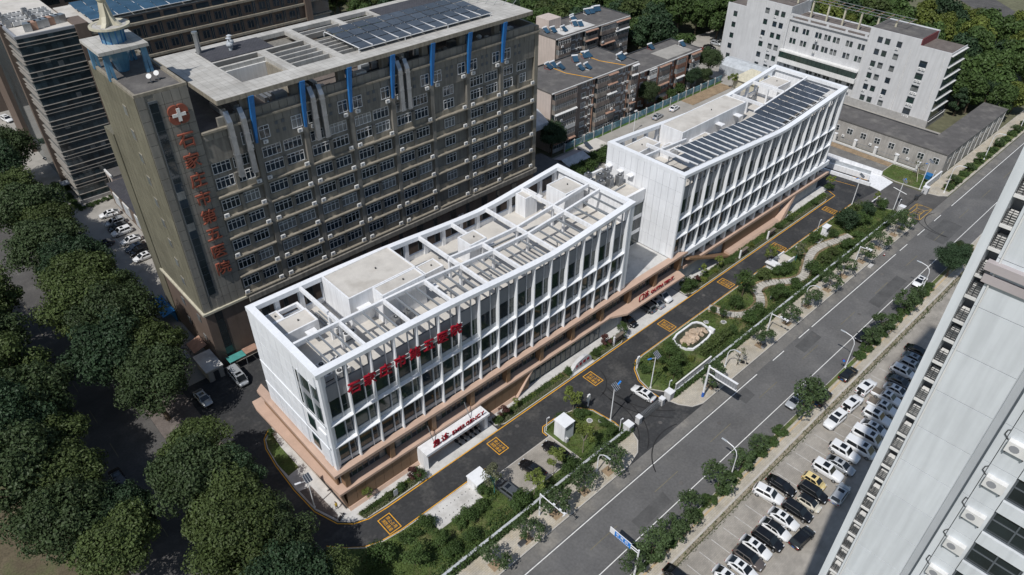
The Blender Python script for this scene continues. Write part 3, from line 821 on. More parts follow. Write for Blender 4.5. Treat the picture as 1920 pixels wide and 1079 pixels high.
part('wall', MB().box(106.2, 127, 67.0, 67.4, 0, 4.2), 'grey_wall', nb_)
# roof screen beams
def beam(root, x0, x1, y0, y1, z1, h=.75, name='roof_beam'):
    return part(name, MB().box(x0, x1, y0, y1, z1 - h, z1), 'white_wall', root)
ztL = lambda x: interp(TOP_L, x)
for x in (35.8, 43.4, 51.0, 58.1, 65.2, 73.1, 82.0):
    z = ztL(x) - .02
    y1 = 85.05 if x not in (43.4, 51.0) else 74.0
    for a, c in ((67.65, 74.0), (74.45, 76.75), (77.15, 85.0)):
        if a < y1 - .5: beam(nb_, x - .2, x + .2, a, min(c, y1), z, .7)
    for y in (74.2, 76.95):
        if y < y1: part('roof_post', MB().box(x - .2, x + .2, y - .2, y + .2, ROOF_Z - .02, z - .7), 'white_wall', nb_)
xs = [28.6, 35.8, 43.4, 51.0, 58.1, 65.2, 73.1, 82.0, 91.2]
for y, lo, hi in ((74.22, 0, 8), (76.95, 4, 8)):
    for i in range(lo, hi):
        a, c = xs[i], xs[i + 1]
        za, zc = ztL(a) - .06, ztL(c) - .06
        part('roof_beam', MB().hexa([(a, y - .21, za - .7), (c, y - .21, zc - .7), (c, y + .21, zc - .7), (a, y + .21, za - .7), (a, y - .21, za), (c, y - .21, zc), (c, y + .21, zc), (a, y + .21, za)]), 'white_wall', nb_)
# steel louvres between front band and beam
for i in range(8):
    for j in range(3):
        x = xs[i] + (xs[i + 1] - xs[i]) * (j + 1) / 4
        z = ztL(x) - .3
        b = MB().box(x - .12, x + .12, 67.66, 74.0, z - .06, z).box(x - .03, x + .03, 67.66, 74.0, z - .38, z - .06)
        part('steel_beam', b, 'steel', nb_)
# rooftop rooms
rimmed_room(nb_, 39.4, 51.6, 77.2, 84.8, 28.45)
rimmed_room(nb_, 43.5, 51.4, 74.5, 77.18, 28.4)
part('canopy', MB().box(40.4, 42.6, 75.9, 77.17, 26.1, 26.3), 'white_wall', nb_)
rimmed_room(nb_, 29.2, 34.9, 78.9, 82.5, 26.1)
rimmed_room(nb_, 29.3, 31.4, 82.52, 84.9, 26.08)
for a, c, d, e in ((31.4, 34.8, 84.4, 84.8), (34.4, 34.8, 82.6, 84.4)): part('rim', MB().box(a, c, d, e, 25.3, 26.0), 'white_wall', nb_)
rimmed_room(nb_, 62.8, 66.4, 77.2, 80.6, 27.2)
rimmed_room(nb_, 53.5, 57.2, 77.4, 80.2, 25.8)
rimmed_room(nb_, 80.2, 83.2, 82.2, 84.9, 27.0)
rimmed_room(nb_, 85.6, 90.6, 77.3, 82.2, 27.9)
for x, y, z in ((84.0, 82.9, 25.6), (67.2, 77.6, 25.2), (33.2, 78.2, 25.0), (52.6, 74.3, 25.4)):
    part('canopy', MB().box(x - .8, x + .8, y - .6, y + .6, z, z + .18), 'white_wall', nb_)
# roof clutter: conduits, vents
for pts in ([(60, 82.6, 23.2), (72, 80.4, 23.2), (78.5, 80.2, 23.2)], [(68, 79.2, 23.2), (79, 78.6, 23.2), (90, 75.6, 23.2)], [(75, 70.2, 23.25), (91, 70.4, 23.25)], [(53, 83.4, 23.2), (58, 83.2, 23.2)], [(80.5, 68.9, 23.2), (90.8, 69.3, 23.2)], [(36.5, 80, 23.1), (36.5, 84, 23.1)], [(37, 80, 23.1), (37, 84, 23.1)], [(37.5, 80, 23.1), (37.5, 84, 23.1)]):
    part('conduit', MB().tube(pts, .13, 6), 'steel', nb_)
for x, y in ((54.5, 72.3), (62.4, 71.7), (69, 70.2), (47.2, 71.2), (77.3, 71.1)):
    part('vent_pipe', MB().cyl((x, y, 22.8), (x, y, 24.3), .1, .1, 8).cyl((x, y, 24.3), (x, y, 24.5), .22, .12, 8), 'galvanised', nb_)
for x, y in ((54.0, 71.2), (67.8, 71.4)):
    part('vent_cowl', MB().cyl((x, y, 22.85), (x, y, 23.7), .3, .3, 10).sphere((x, y, 23.9), .5, 10, 6, sq=(1, 1, .6)), 'off_white', nb_)
acs = [(30.4, 70.2, 'twin', 'low twin-fan unit in the open near corner of the roof, nearest the end wall'), (32.8, 69.6, 'twin', 'low twin-fan unit in the near roof corner, second from the end wall'), (33.2, 71.9, 'twin', 'low twin-fan unit in the near roof corner, behind the others'), (30.6, 72.4, 'twin', 'low twin-fan unit in the near roof corner, under the first steel louvre'), (37.4, 79.0, 'twin', 'pale twin-fan unit beside the large roof room'), (37.6, 77.9, 'twin', 'pale twin-fan unit squeezed between roof beam and large roof room'), (37.8, 75.6, 'twin', 'low twin-fan unit under the double roof beam'), (44.6, 73.2, 'tower', 'upright condenser left of the wall of the large roof room'), (47.0, 73.3, 'tower', 'upright condenser right of the wall of the large roof room'), (45.7, 72.9, 'tower', 'upright condenser in the middle below the large roof room')]
for x, y, k, s in acs: condenser(None, (x, y, ROOF_Z), 0 if k == 'twin' else .1, k, s, 'rooftop air conditioners of the near block')
# roof letters on rails
sg = thing('rooftop_sign', 'red brush-script hospital name on rails across the near block facade', 'sign', (33, 66.0, 22.6))
for i, ch in enumerate('石家庄市第五医院'):
    x = 32.3 + i * 2.58
    letter(ch, 2.15, .3, 'red_sign', sg, Matrix.Translation((x, 65.95, 23.4)) @ UPRIGHT @ Matrix(((1, .12, 0, 0), (0, 1, 0, 0), (0, 0, 1, 0), (0, 0, 0, 1))))
for z in (22.9, 23.7): part('rail', MB().box(31.4, 51.8, 66.2, 66.28, z, z + .08), 'frame_white', sg)
# emergency canopy
ec = thing('emergency_canopy', 'white slab canopy with red emergency lettering over the ambulance bay', 'canopy', (47.5, 64.8, 0))
part('slab', MB().box(41.1, 54.4, 63.3, 65.68, 3.6, 4.1), 'white_wall', ec)
part('side_wall', MB().prism([(41.1, 64.2), (41.6, 63.7), (42.0, 66.0), (41.1, 66.0)], 0, 3.6), 'white_wall', ec)
part('side_wall', MB().prism([(53.8, 64.0), (54.4, 63.9), (54.4, 66.0), (53.8, 66.0)], 0, 3.6), 'white_wall', ec)
for x in (43.6, 51.2): part('tie_rod', MB().cyl((x, 66.0, 7.0), (x, 64.6, 4.3), .07, .07, 6), 'galvanised', ec)
def sign_row(root, zh, en, x, y, z, big, small, mt):
    for ch in zh:
        letter(ch, big, .2, mt, root, Matrix.Translation((x, y, z + big * .5)) @ UPRIGHT); x += big * 1.02
    x -= big * .12
    for ch in en:
        me = text_mesh(ch, small, .2); w = me.get('w', small * .5)
        letter(ch, small, .2, mt, root, Matrix.Translation((x + w / 2, y, z + small * .42)) @ UPRIGHT); x += w + small * .12
    part('rail', MB().box(x - 10.2, x, y - .02, y + .06, z - .05, z + .03), 'frame_white', root)
sign_row(ec, '急诊', 'EMERGENCY', 43.6, 63.75, 4.15, 1.65, 1.15, 'red_sign')
os_ = thing('outpatient_sign', 'red outpatient lettering standing on the pink canopy', 'sign', (99, 64.8, 4.85))
sign_row(os_, '门诊', 'OUTPATIENT', 96.0, 64.85, 4.95, 1.6, 1.15, 'red_sign')

# ---------------------------------------------------------------- link between the blocks
lk = thing('link_wing', 'recessed glazed link wing with condensers on its low roof between the white blocks', 'building', (99.5, 75, 0))
part('wall', MB().box(92.45, 106.8, 75.3, 86.6, 8.4, 20.9), 'white_wall', lk)
part('roof_deck', MB().box(92.45, 106.8, 75.6, 86.3, 20.9, 21.1), 'roof_screed', lk)
part('parapet', MB().box(92.45, 106.8, 75.0, 75.6, 19.6, 22.0), 'white_wall', lk); part('parapet', MB().box(92.45, 106.8, 86.3, 86.8, 20.5, 22.0), 'white_wall', lk)
part('terrace', MB().box(92.3, 107.0, 66.95, 75.28, 8.3, 8.8), 'concrete', lk)
for r, z in enumerate((9.1, 12.7, 16.3)):
    for i in range(7):
        o = part('window', cached(('lw',), lambda: MB().box(0, .08, -.06, .04, 0, 2.7).box(1.92, 2.0, -.06, .04, 0, 2.7).box(.08, 1.92, -.06, .04, 0, .08).box(.08, 1.92, -.06, .04, 2.62, 2.7).mesh('window', 'frame_dark')), None, lk, (92.6 + i * 2.03, 75.2, z))
        pane(o, 92.68 + i * 2.03, 75.2, z + .08, 1.84, 2.54, rng.choice(['glass_green', 'glass_dark', 'glass_curtain']))
    part('spandrel', MB().box(92.46, 106.8, 75.12, 75.3, z + 2.7, z + 3.6 if r < 2 else 19.6), 'white_wall', lk)
lx = [(96.5, 82.6), (98.2, 85.2), (99.6, 83.4), (98.6, 80.9), (100.6, 81.6), (101.0, 85.4), (102.6, 83.6), (103.0, 81.2), (104.9, 83.9), (105.2, 80.6)]
for i, (x, y) in enumerate(lx): copy_tree(AC['tower'], TR((x, y, 21.1), .05 * (i % 3), (1.35, 1.35, 1.3)), '%s upright condenser from the near block on the link roof' % ORD[i], 'condensers on the link roof')
for pts in ([(94, 81.8, 21.35), (106, 82.6, 21.35)], [(95, 79, 21.3), (105.8, 79.4, 21.3)]): part('conduit', MB().tube(pts, .15, 6), 'steel', lk)

# ---------------------------------------------------------------- far block
fb = thing('hospital_block', 'far white hospital block with finned facade, plain panelled end wall and rooftop solar array', 'building', (107, 66.5, 0))
fxR = hospital_block(fb, 107.0, 170.9, TOP_R, 8.7, 107.5)
part('wall', MB().box(107.22, 107.5, YF + .3, YB - .1, 8.4, 27.4), 'white_wall', fb)
panels(fb, 'x', 107.22, 66.55, 85.9, 8.9, 27.4, 12, 6, 'white_panel', gap=.05, t=.2)
part('wall', MB().box(170.3, 170.6, YF + .9, YB - .1, 0, 27.3), 'white_wall', fb)
part('wall', MB().box(107.4, 170.4, YB - .4, YB - .12, 0, 8.6), 'white_wall', fb)
part('stone_ledge', MB().extr([(66.3, 7.35), (67.7, 7.35), (67.7, 8.7), (66.35, 8.5)], 'x', 111.5, 172.6), 'white_panel', fb)
for k in range(15):
    a = 111.8 + k * 3.95
    part('pillar', MB().box(a - .5, a + .25, 66.7, 67.75, 4.8, 7.35), 'white_panel', fb)
    for i in range(3):
        o = part('window', cached(('rs',), lambda: MB().box(0, .08, -.06, .03, 0, 2.5).box(.95, 1.03, -.06, .03, 0, 2.5).box(.08, .95, -.06, .03, 0, .1).box(.08, .95, -.06, .03, 2.4, 2.5).mesh('window', 'frame_dark')), None, fb, (a + .35 + i * 1.1, 67.6, 4.82))
        pane(o, a + .43 + i * 1.1, 67.6, 4.92, .87, 2.3)
part('wall', MB().box(108, 170.3, 67.7, 67.95, 0, 8.7), 'spandrel_grey', fb)
part('stone_ledge', MB().prism([(112, 66.2), (174.2, 66.2), (172.6, 67.7), (111.8, 67.7)], 4.1, 4.75), pk, fb)
part('wall', MB().box(127, 171.2, 67.2, 67.68, 0, 4.1), 'grey_wall', fb)
part('wall', MB().box(128.5, 152, 66.75, 67.18, .3, 4.1), 'brown_panel', fb)
part('plinth', MB().extr([(64.9, .05), (66.8, .05), (66.8, .75), (65.6, .75)], 'x', 129, 150), pk, fb)
part('end_fin', MB().hexa([(149.5, 64.9, .05), (151.6, 64.9, .05), (151.2, 66.8, .05), (149.5, 66.8, .05), (157.0, 66.22, 4.1), (158.0, 66.22, 4.1), (158, 67.18, 4.1), (157, 67.18, 4.1)]), pk, fb)
part('end_fin', MB().hexa([(128.2, 64.9, .05), (129.2, 64.9, .05), (129.2, 66.8, .05), (128.2, 66.8, .05), (111.6, 65.5, 7.0), (112.6, 65.5, 7.0), (112.6, 66.6, 7.0), (111.6, 66.6, 7.0)]), 'brown_panel', fb)
ztR = lambda x: interp(TOP_R, x)
rimmed_room(fb, 123.3, 147.4, 79.0, 84.8, 27.4)
rimmed_room(fb, 109.0, 118.2, 80.8, 84.8, 26.2)
rimmed_room(fb, 109.0, 111.0, 78.4, 80.79, 26.15)
rimmed_room(fb, 118.6, 121.6, 78.4, 80.8, 25.2)
rimmed_room(fb, 126, 132, 76.4, 78.98, 24.9)
rimmed_room(fb, 162.8, 168.8, 79.8, 84.8, 26.4)
for x in (151.4, 160.0):
    z = ztR(x) - .05
    beam(fb, x - .2, x + .2, 76.7, 85, z, .7)
    for y in (76.9, 80.8): part('roof_post', MB().box(x - .2, x + .2, y - .2, y + .2, ROOF_Z - .02, z - .7), 'white_wall', fb)
for a, c in ((147.6, 151.2), (151.6, 159.8), (160.2, 169.8), (108.2, 113), (113.4, 122)):
    za, zc = ztR(a) - .1, ztR(c) - .1
    y = 76.6 if a > 130 else 77.2
    part('roof_beam', MB().hexa([(a, y - .2, za - .65), (c, y - .2, zc - .65), (c, y + .2, zc - .65), (a, y + .2, za - .65), (a, y - .2, za), (c, y - .2, zc), (c, y + .2, zc), (a, y + .2, za)]), 'white_wall', fb)
beam(fb, 113, 113.4, 70, 80.7, ztR(113) - .1, .65)
for x in (136.2, 143.2): part('canopy', MB().box(x - .7, x + .7, 77.2, 78.97, 25.6, 25.8), 'white_wall', fb)
for x in (109.8, 112.2, 115): part('canopy', MB().box(105.9, 107.0, 78.3 + (x - 109.8) * 1.1, 79.6 + (x - 109.8) * 1.1, 23.4, 23.6), 'white_wall', fb)
for i, (x, y) in enumerate(((154, 82.6), (156.2, 82.9), (158.2, 83.0))): condenser(None, (x, y, ROOF_Z), 0, 'tower', '%s upright condenser from the left in the open bay of the far roof' % ORD[i], 'condensers on the far block roof')
# solar array, each panel a piece
sa = thing('solar_array', 'rows of dark solar panels along the far block roof edge', 'solar panels', (140, 71, ROOF_Z))
pm = cached(('sol',), lambda: MB().box(-1.02, 1.02, -1.15, 1.15, -.02, .02).mesh('solar_panel', 'solar_cell'))
n = 0
for k in range(24):
    x = 112.6 + k * 2.36
    z = ztR(x) - .45
    sl = math.atan2(ztR(x + 1) - ztR(x - 1), 2)
    for j in range(3):
        if k < 2 and j == 2: continue
        y = 69.6 + j * 2.42 + (.8 if k > 14 else 0)
        part('solar_panel', pm, None, sa, mw=Matrix.Translation((x, y, z + .25 * j * .3)) @ Matrix.Rotation(-sl, 4, 'Y') @ Matrix.Rotation(R(4), 4, 'X'))
    part('rail', MB().box(x + 1.05, x + 1.3, 68.3, 75.9, z - .05, z + .14), 'frame_white', sa)
    if k % 3 == 0: [part('leg', MB().box(x + 1.1, x + 1.2, q_, q_ + .1, ROOF_Z, z - .05), 'steel', sa) for q_ in (70, 75.2)]
for j in range(4):
    y = 68.4 + j * 2.42
    pts = [(x, y, ztR(x) - .56) for x in range(111, 171, 4)]
    part('rail', MB().tube(pts, .05, 4), 'frame_white', sa)
# ================================================================ tan hospital tower
YT = 108.15
tt = thing('hospital_tower', 'tall tan tiled hospital block with blue fins, overhanging roof slab and red lettering', 'building', (27.3, YT, 0))
# podium
part('podium_wall', MB().box(27.4, 108, YT + .05, 130, 0, 12.9), 'brown_tile', tt)
part('cornice', MB().box(27.0, 35.5, YT - .35, 127, 12.9, 13.35), 'cream_panel', tt)
part('cornice', MB().extr([(YT - .1, 11.6), (YT - .75, 12.2), (YT - .75, 13.2), (YT + .1, 13.3)], 'x', 35.55, 108.3), 'tan_wall', tt)
for k in range(15):
    x = 37.2 + k * 4.54
    w = .9 if k % 2 else 1.7
    o = part('window', MB().box(x, x + w, YT - .04, YT + .06, 5.6, 11.4), 'frame_dark', tt)
    part('pane', MB().box(x + .1, x + w - .1, YT - .08, YT - .03, 5.7, 11.3), 'glass_dark', o)
    if k % 3 == 1:
        for dx in (2.2, 3.1): part('wall_vent', MB().box(x + dx, x + dx + .6, YT - .02, YT + .06, 9.0, 9.6), 'off_white', tt)
# stair tower
part('tower_core', MB().box(27.45, 35.1, YT + .1, 126.6, 13.3, 53.0), 'tan_tile', tt)
part('roof_deck', MB().box(27.9, 34.7, YT + .5, 126.2, 52.8, 53.02), 'felt_roof', tt)
rim = MB().box(27.4, 35.15, YT + .02, YT + .4, 53.0, 53.45).box(27.4, 35.15, 126.3, 126.65, 53.0, 53.45).box(27.4, 27.8, YT + .4, 126.3, 53.0, 53.45).box(34.75, 35.15, YT + .4, 126.3, 53.0, 53.45)
part('parapet', rim, 'tan_light', tt)
panels(tt, 'y', YT + .1, 27.45, 35.1, 13.35, 53.0, 6, 21, 'tan_tile', [(28.9, 30.6, 0, 99)], gap=.07, t=.1)
panels(tt, 'x', 27.45, YT + .1, 126.6, 13.35, 53.0, 11, 21, 'tan_olive', gap=.07, t=.1)
part('window_strip', MB().box(29.0, 30.35, YT - .06, YT + .1, 16.5, 52.0), 'frame_dark', tt)
for k in range(24):
    o = part('pane', cached(('tstrip',), lambda: MB().box(0, 1.15, -.03, .03, 0, 1.36).mesh('pane', 'glass_dark')), None, tt, (29.1, YT - .08, 16.6 + k * 1.465))
    if k in (12, 13, 14, 8, 9): omat(o, 'glass_curtain' if k in (13, 9) else 'glass_blue')
part('window_strip', MB().box(29.0, 30.35, YT - .04, YT + .08, .5, 12.6), 'glass_dark', tt)
for k in range(9):
    z = 16.5 + k * 4.0
    o = part('window', cached(('tsw',), lambda: MB().box(-.03, .05, 0, 1.5, 0, 1.7).mesh('window', 'tan_light')), None, tt, (27.31, 113.4, z))
    part('pane', cached(('tsp',), lambda: MB().box(-.06, -.03, .12, 1.38, .12, 1.58).mesh('pane', 'glass_curtain')), None, o, (27.31, 113.4, z))
for z in (4.5, 9.2):
    for y in (111.5, 118.4): part('window', MB().box(27.3, 27.42, y, y + 1.3, z, z + 1.5), 'glass_curtain', tt)
part('service_shaft', MB().box(27.2, 30, 126.7, 131, 0, 41), 'tan_olive', tt)
# main body
part('wall', MB().box(35.1, 107.3, YT + .5, 130, 13.2, 45.0), 'tan_wall', tt)
part('end_pier', MB().box(107.3, 108.3, YT - .1, 130.1, 12, 46.2), 'tan_light', tt)
part('roof_deck', MB().box(35.2, 107.2, YT + .6, 129.8, 45.0, 45.15), 'felt_brown', tt)
PX = [43.45 + 9.07 * k for k in range(7)]
for x in PX: part('pilaster', MB().box(x - .42, x + .42, YT - .12, YT + .55, 13.2, 41.0), 'tan_wall', tt)
bays = [(35.1, 43.0)] + [(x + .42, x + 8.65) for x in PX[:-1]] + [(PX[-1] + .42, 107.3)]
def tan_window(x, z, w=3.5, h=1.95, n=4, y=None):
    y = YT + .47 if y is None else y
    def f():
        b = MB(); fr = .09
        b.box(0, w, -.07, .05, 0, fr).box(0, w, -.07, .05, h - fr, h).box(0, fr, -.07, .05, fr, h - fr).box(w - fr, w, -.07, .05, fr, h - fr)
        for i in range(1, n): b.box(w * i / n - .04, w * i / n + .04, -.07, .05, fr, h - fr)
        b.box(fr, w - fr, -.06, .05, h * .68, h * .68 + .07)
        return b.mesh('window', 'frame_white')
    o = part('window', cached(('tw', w, h, n), f), None, tt, (x, y, z))
    q = part('pane', cached(('twp', w, h), lambda: MB().box(.05, w - .05, 0, .06, .05, h - .05).mesh('pane', 'glass_blue')), None, o, (x, y + .01, z))
    omat(q, rng.choice(['glass_blue', 'glass_blue', 'glass_dark', 'glass_dark', 'glass_curtain']))
ac_spots = []
for r in range(7):
    z = 14.75 + 4.02 * r if r < 6 else 37.6
    if r < 6:
        for a, c in bays:
            part('sill_ledge', MB().box(a, c, YT - .45, YT + .52, z - 1.25, z - 1.0), 'tan_light', tt)
            part('spandrel', MB().box(a + .05, c - .05, YT + .3, YT + .52, z - 1.0, z - .08), 'tan_light', tt)
    for i, (a, c) in enumerate(bays):
        if i == 5:
            tan_window(a + 2.6, z, 2.6, 1.95, 3)
        elif i == 7: tan_window(a + .5, z, 2.6, 1.95, 3); tan_window(a + 4.3, z, 2.6, 1.95, 3)
        else:
            tan_window(a + .45, z, 3.4 if i else 3.1); tan_window(c - 3.85, z, 3.4 if i else 3.1)
        if r < 6 and i not in (5,):
            part('mid_pier', MB().box((a + c) / 2 - .3, (a + c) / 2 + .3, YT + .06, YT + .51, z - .99, z + 2.1), 'tan_wall', tt)
            for x in (a + .55, c - .55):
                if rng.random() < .8: ac_spots.append((x, YT - .03, z - .99, 'on the %s ledge, %s end of the %s bay from left' % (ORD[r], 'left' if x < (a + c) / 2 else 'right', ORD[i])))
        elif r < 6 and rng.random() < .7: ac_spots.append((c - .8, YT - .03, z - .99, 'on the %s ledge in the single-window bay' % ORD[r]))
# upper storey: wall band, small windows beside the blue fins
part('upper_wall', MB().box(35.12, 107.3, YT + .05, YT + .5, 39.75, 45.0), 'tan_wall', tt)
panels(tt, 'y', YT + .05, 35.4, 107.2, 43.6, 45.1, 48, 1, 'tan_tile', gap=.07, t=.12)
part('ledge', MB().box(35.2, 108.3, YT - .55, YT + .05, 44.95, 45.3), 'tan_light', tt)
panels(tt, 'y', YT + .25, 38.2, 107.2, 45.2, 46.75, 46, 1, 'tan_tile', gap=.07, t=.18)
part('parapet', MB().box(38.2, 107.3, YT + .25, YT + .6, 45.15, 46.7).box(106.9, 107.3, YT + .6, 129.5, 45.15, 46.7), 'tan_tile', tt)
for k, x in enumerate([44.1 + 9.02 * i for i in range(7)]):
    b = MB().hexa([(x - 1.0, YT - .9, 41.2), (x - .62, YT - .9, 41.2), (x - .62, YT - .5, 41.2), (x - 1.0, YT - .5, 41.2), (x - .7, YT - 1.2, 49.2), (x + .2, YT - 1.2, 49.2), (x + .2, YT - .4, 49.2), (x - .7, YT - .4, 49.2)])
    part('blue_fin', b, 'blue_paint', tt)
    part('roof_column', MB().box(x - 1.6, x - .3, YT + .7, YT + 1.7, 45.1, 49.2), 'tan_wall', tt)
    for dx in (-2.9, .15): tan_window(x + dx, 41.2, 1.9, 2.2, 2, YT + .03)
    for dx in (-1.7, .9): ac_spots.append((x + dx, YT - .06, 40.3, '%s of the foot of the %s blue fin' % ('left' if dx < 0 else 'right', ORD[k])))
    for dx, dz in ((3.2, 41.4), (3.2, 42.9), (4.4, 41.4), (4.4, 42.9)):
        o = part('window', cached(('sqw',), lambda: MB().box(0, .55, -.03, .04, 0, .6).mesh('window', 'frame_dark')), None, tt, (x + dx, YT + .02, dz))
for x, y, z, w_ in ac_spots:
    condenser(None, (x, y, z + .08), 0, 'split', 'tan facade air conditioner ' + w_, 'air conditioners on the tan facade')
# metal ducts over the parapet
for x in (39.6, 41.9, 54.3, 56.0, 72.2, 73.8):
    z0 = 36.4 if x < 50 else 38.2
    b = MB().box(x - .42, x + .42, YT - 1.15, YT - .35, z0, 46.0).hexa([(x - .42, YT - 1.15, 46.0), (x + .42, YT - 1.15, 46), (x + .42, YT - .35, 46), (x - .42, YT - .35, 46), (x - .42, YT - .2, 47.6), (x + .42, YT - .2, 47.6), (x + .42, YT + .6, 47.2), (x - .42, YT + .6, 47.2)]).box(x - .42, x + .42, YT + .6, YT + 4.5, 46.9, 47.7)
    o = part('air_duct', b, 'galvanised', tt)
    for z in (z0 + .1, z0 + 4, z0 + 7): part('duct_flange', MB().box(x - .5, x + .5, YT - 1.23, YT - .34, z, z + .12), 'galvanised', o)
# roof slab with openings
SX = [38.4, 44.8, 53.0, 54.6, 56.6, 62.1, 63.6, 72.2, 73.4, 80.2, 80.9, 97.5, 105.6]
SY = [107.2, 111.5, 119.6, 120.2, 122.4, 122.9, 129.4, 131.4]
def open_cell(x, y):
    if 44.8 < x < 53 and (111.5 < y < 119.6 or 120.2 < y < 122.4): return True
    if 54.6 < x < 62.1 and 111.5 < y < 122.4: return True
    if 56.6 < x < 62.1 and 122.9 < y < 129.4: return True
    if 63.6 < x < 97.5 and 111.5 < y < 122.9: return True
    if 63.6 < x < 80.2 and 122.9 < y < 129.4 and not 72.2 < x < 73.4: return True
    return False
for i in range(len(SX) - 1):
    for j in range(len(SY) - 1):
        cx, cy = (SX[i] + SX[i + 1]) / 2, (SY[j] + SY[j + 1]) / 2
        if open_cell(cx, cy): continue
        part('roof_slab', MB().box(SX[i], SX[i + 1], SY[j], SY[j + 1], 49.1, 49.85), ['slab_tile'], tt)
panels(tt, 'y', 107.2, 38.4, 105.6, 49.05, 49.87, 56, 1, 'tan_light', gap=.08, t=.06, name='fascia_tile')
panels(tt, 'x', 38.4, 107.2, 131.4, 49.05, 49.87, 20, 1, 'tan_light', gap=.08, t=.06, name='fascia_tile')
part('slate_roof', MB().box(44.9, 56.5, 122.95, 129.35, 49.86, 50.0), 'slate_roof', tt)
part('slate_roof', MB().box(81, 96, 122.95, 129.35, 49.86, 50.0), 'slate_roof', tt)
for y in (113.6, 115.7, 117.8, 119.9): part('slab_beam', MB().box(54.6, 62.1, y, y + .35, 48.9, 49.8), 'slab_tile', tt)
for y in (113.2, 115.0, 116.8, 118.6, 120.4, 124.8, 126.6): part('slab_beam', MB().box(63.6, 80.2 if y > 122.9 else 97.5, y, y + .3, 48.9, 49.78), 'slab_tile', tt)
part('inner_wall', MB().box(45, 53, 119.3, 119.6, 45.1, 49.1), 'off_white', tt)
part('inner_wall', MB().box(52.7, 53, 111.6, 119.2, 45.1, 49.1), 'tan_light', tt)
part('penthouse', MB().box(57, 62, 123, 129.3, 45.1, 48.6), 'tan_wall', tt)
part('penthouse', MB().box(66, 80, 118, 128, 45.1, 47.4), 'tan_wall', tt)
part('penthouse', MB().box(84, 97, 116, 128, 45.1, 47.0), 'tan_wall', tt)
o = part('chimney', MB().cyl((45.2, 128.3, 49.8), (45.2, 128.3, 53.4), .45, .42, 12), 'galvanised', tt)
part('cowl', MB().cyl((45.2, 128.3, 53.4), (45.2, 128.3, 53.7), .55, .5, 12), 'galvanised', o)
for x, y in ((49.9, 126.0), (50.6, 127.2)):
    part('roof_fan', MB().cyl((x, y, 50), (x, y, 50.6), .3, .3, 10).sphere((x, y, 51.0), .65, 10, 6, sq=(1, 1, .7)).cyl((x, y, 51.2), (x + .05, y, 52.1), .12, .12, 6).cyl((x, y, 52.1), (x, y, 52.3), .5, .1, 10), 'pale_sheet', tt)
for i in range(5): part('roof_duct', MB().box(48.2 + i * .9, 48.8 + i * .9, 112.2, 115.5, 45.2, 46.0), 'galvanised', tt)
for i in range(26):
    x = 40 + i * 2.55; y = 109.6 + rng.uniform(0, 4.5); s = rng.uniform(.4, 1.1); h = rng.uniform(.5, 1.9)
    if i % 3 == 0: part('plant_unit', MB().cyl((x, y, 45.1), (x, y, 45.1 + h), s * .6, s * .6, 10).cyl((x, y, 45.1 + h), (x, y, 45.5 + h), s * .8, s * .3, 10), rng.choice(['galvanised', 'pale_sheet', 'teal_awning']), tt)
    else: part('plant_unit', MB().box(x - s, x + s, y - s * .6, y + s * .6, 45.14, 45.14 + h), rng.choice(['galvanised', 'off_white', 'dark_metal', 'pale_sheet', 'spandrel_grey']), tt)
for x0, x1, y in ((48, 60, 110.4), (63, 80, 111.2), (84, 97, 110.2)): part('roof_pipe', MB().tube([(x0, y, 45.6), (x1, y + .6, 45.6)], .2, 6), 'dark_metal', tt)
# lettering and emblem
sg = thing('tower_sign', 'vertical red brush-script hospital name on the tan stair tower', 'sign', (33, YT, 30))
for i, ch in enumerate('石家庄市第五医院'):
    letter(ch, 2.7, .35, 'brick_red', sg, Matrix.Translation((32.75, YT - .28, 45.0 - i * 3.42)) @ UPRIGHT)
em = thing('cross_emblem', 'red four-lobed medical emblem with a white cross on the stair tower', 'emblem', (32.6, YT, 49))
for a in range(4):
    t = R(45 + 90 * a); b = MB(); pts = []
    for k in range(-4, 5):
        u = t + R(k * 10.2); rr = 1.72 - .1 * abs(k) ** 1.5 * .35
        pts.append((32.7 + rr * math.cos(u), 49.2 + rr * math.sin(u)))
    pts.append((32.7 + .1 * math.cos(t), 49.2 + .1 * math.sin(t)))
    b.v = []; n = len(pts)
    f0 = [(p[0], YT - .42, p[1]) for p in pts]; f1 = [(p[0], YT - .02, p[1]) for p in pts]
    b.poly(f0); b.poly(list(reversed(f1)))
    for i in range(n):
        j = (i + 1) % n; b.poly([f0[i], f1[i], f1[j], f0[j]])
    part('lobe', b, 'brick_red', em)
part('cross', MB().box(32.45, 32.95, YT - .55, YT - .43, 48.2, 50.2).box(31.7, 32.44, YT - .55, YT - .43, 48.95, 49.45).box(32.96, 33.7, YT - .55, YT - .43, 48.95, 49.45), 'sign_white', em)
# rooftop solar array of the tan tower
sa = thing('solar_array', 'large tilted black solar array on the tan tower roof slab', 'solar panels', (81, 115.5, 49.9))
pm = cached(('solT',), lambda: MB().box(-1.3, 1.3, -1.3, 1.3, -.03, .03).mesh('solar_panel', 'solar_cell'))
for i in range(11):
    for j in range(4):
        part('solar_panel', pm, None, sa, mw=Matrix.Translation((67.6 + i * 2.8, 111.6 + j * 2.85, 50.6 + .16 * j)) @ Matrix.Rotation(R(3.2), 4, 'X'))
    part('rail', MB().box(66.15 + i * 2.8, 66.27 + i * 2.8, 110.2, 121.7, 50.62, 50.74), 'frame_white', sa)
for y in (110.2, 121.8): part('rail', MB().box(66, 97.2, y - .06, y + .06, 50.4, 50.52), 'frame_white', sa)
for x in (66.1, 76, 86, 96.8):
    for y in (110.2, 121.8): part('leg', MB().box(x - .06, x + .06, y - .06, y + .06, 49.85, 50.4), 'frame_white', sa)
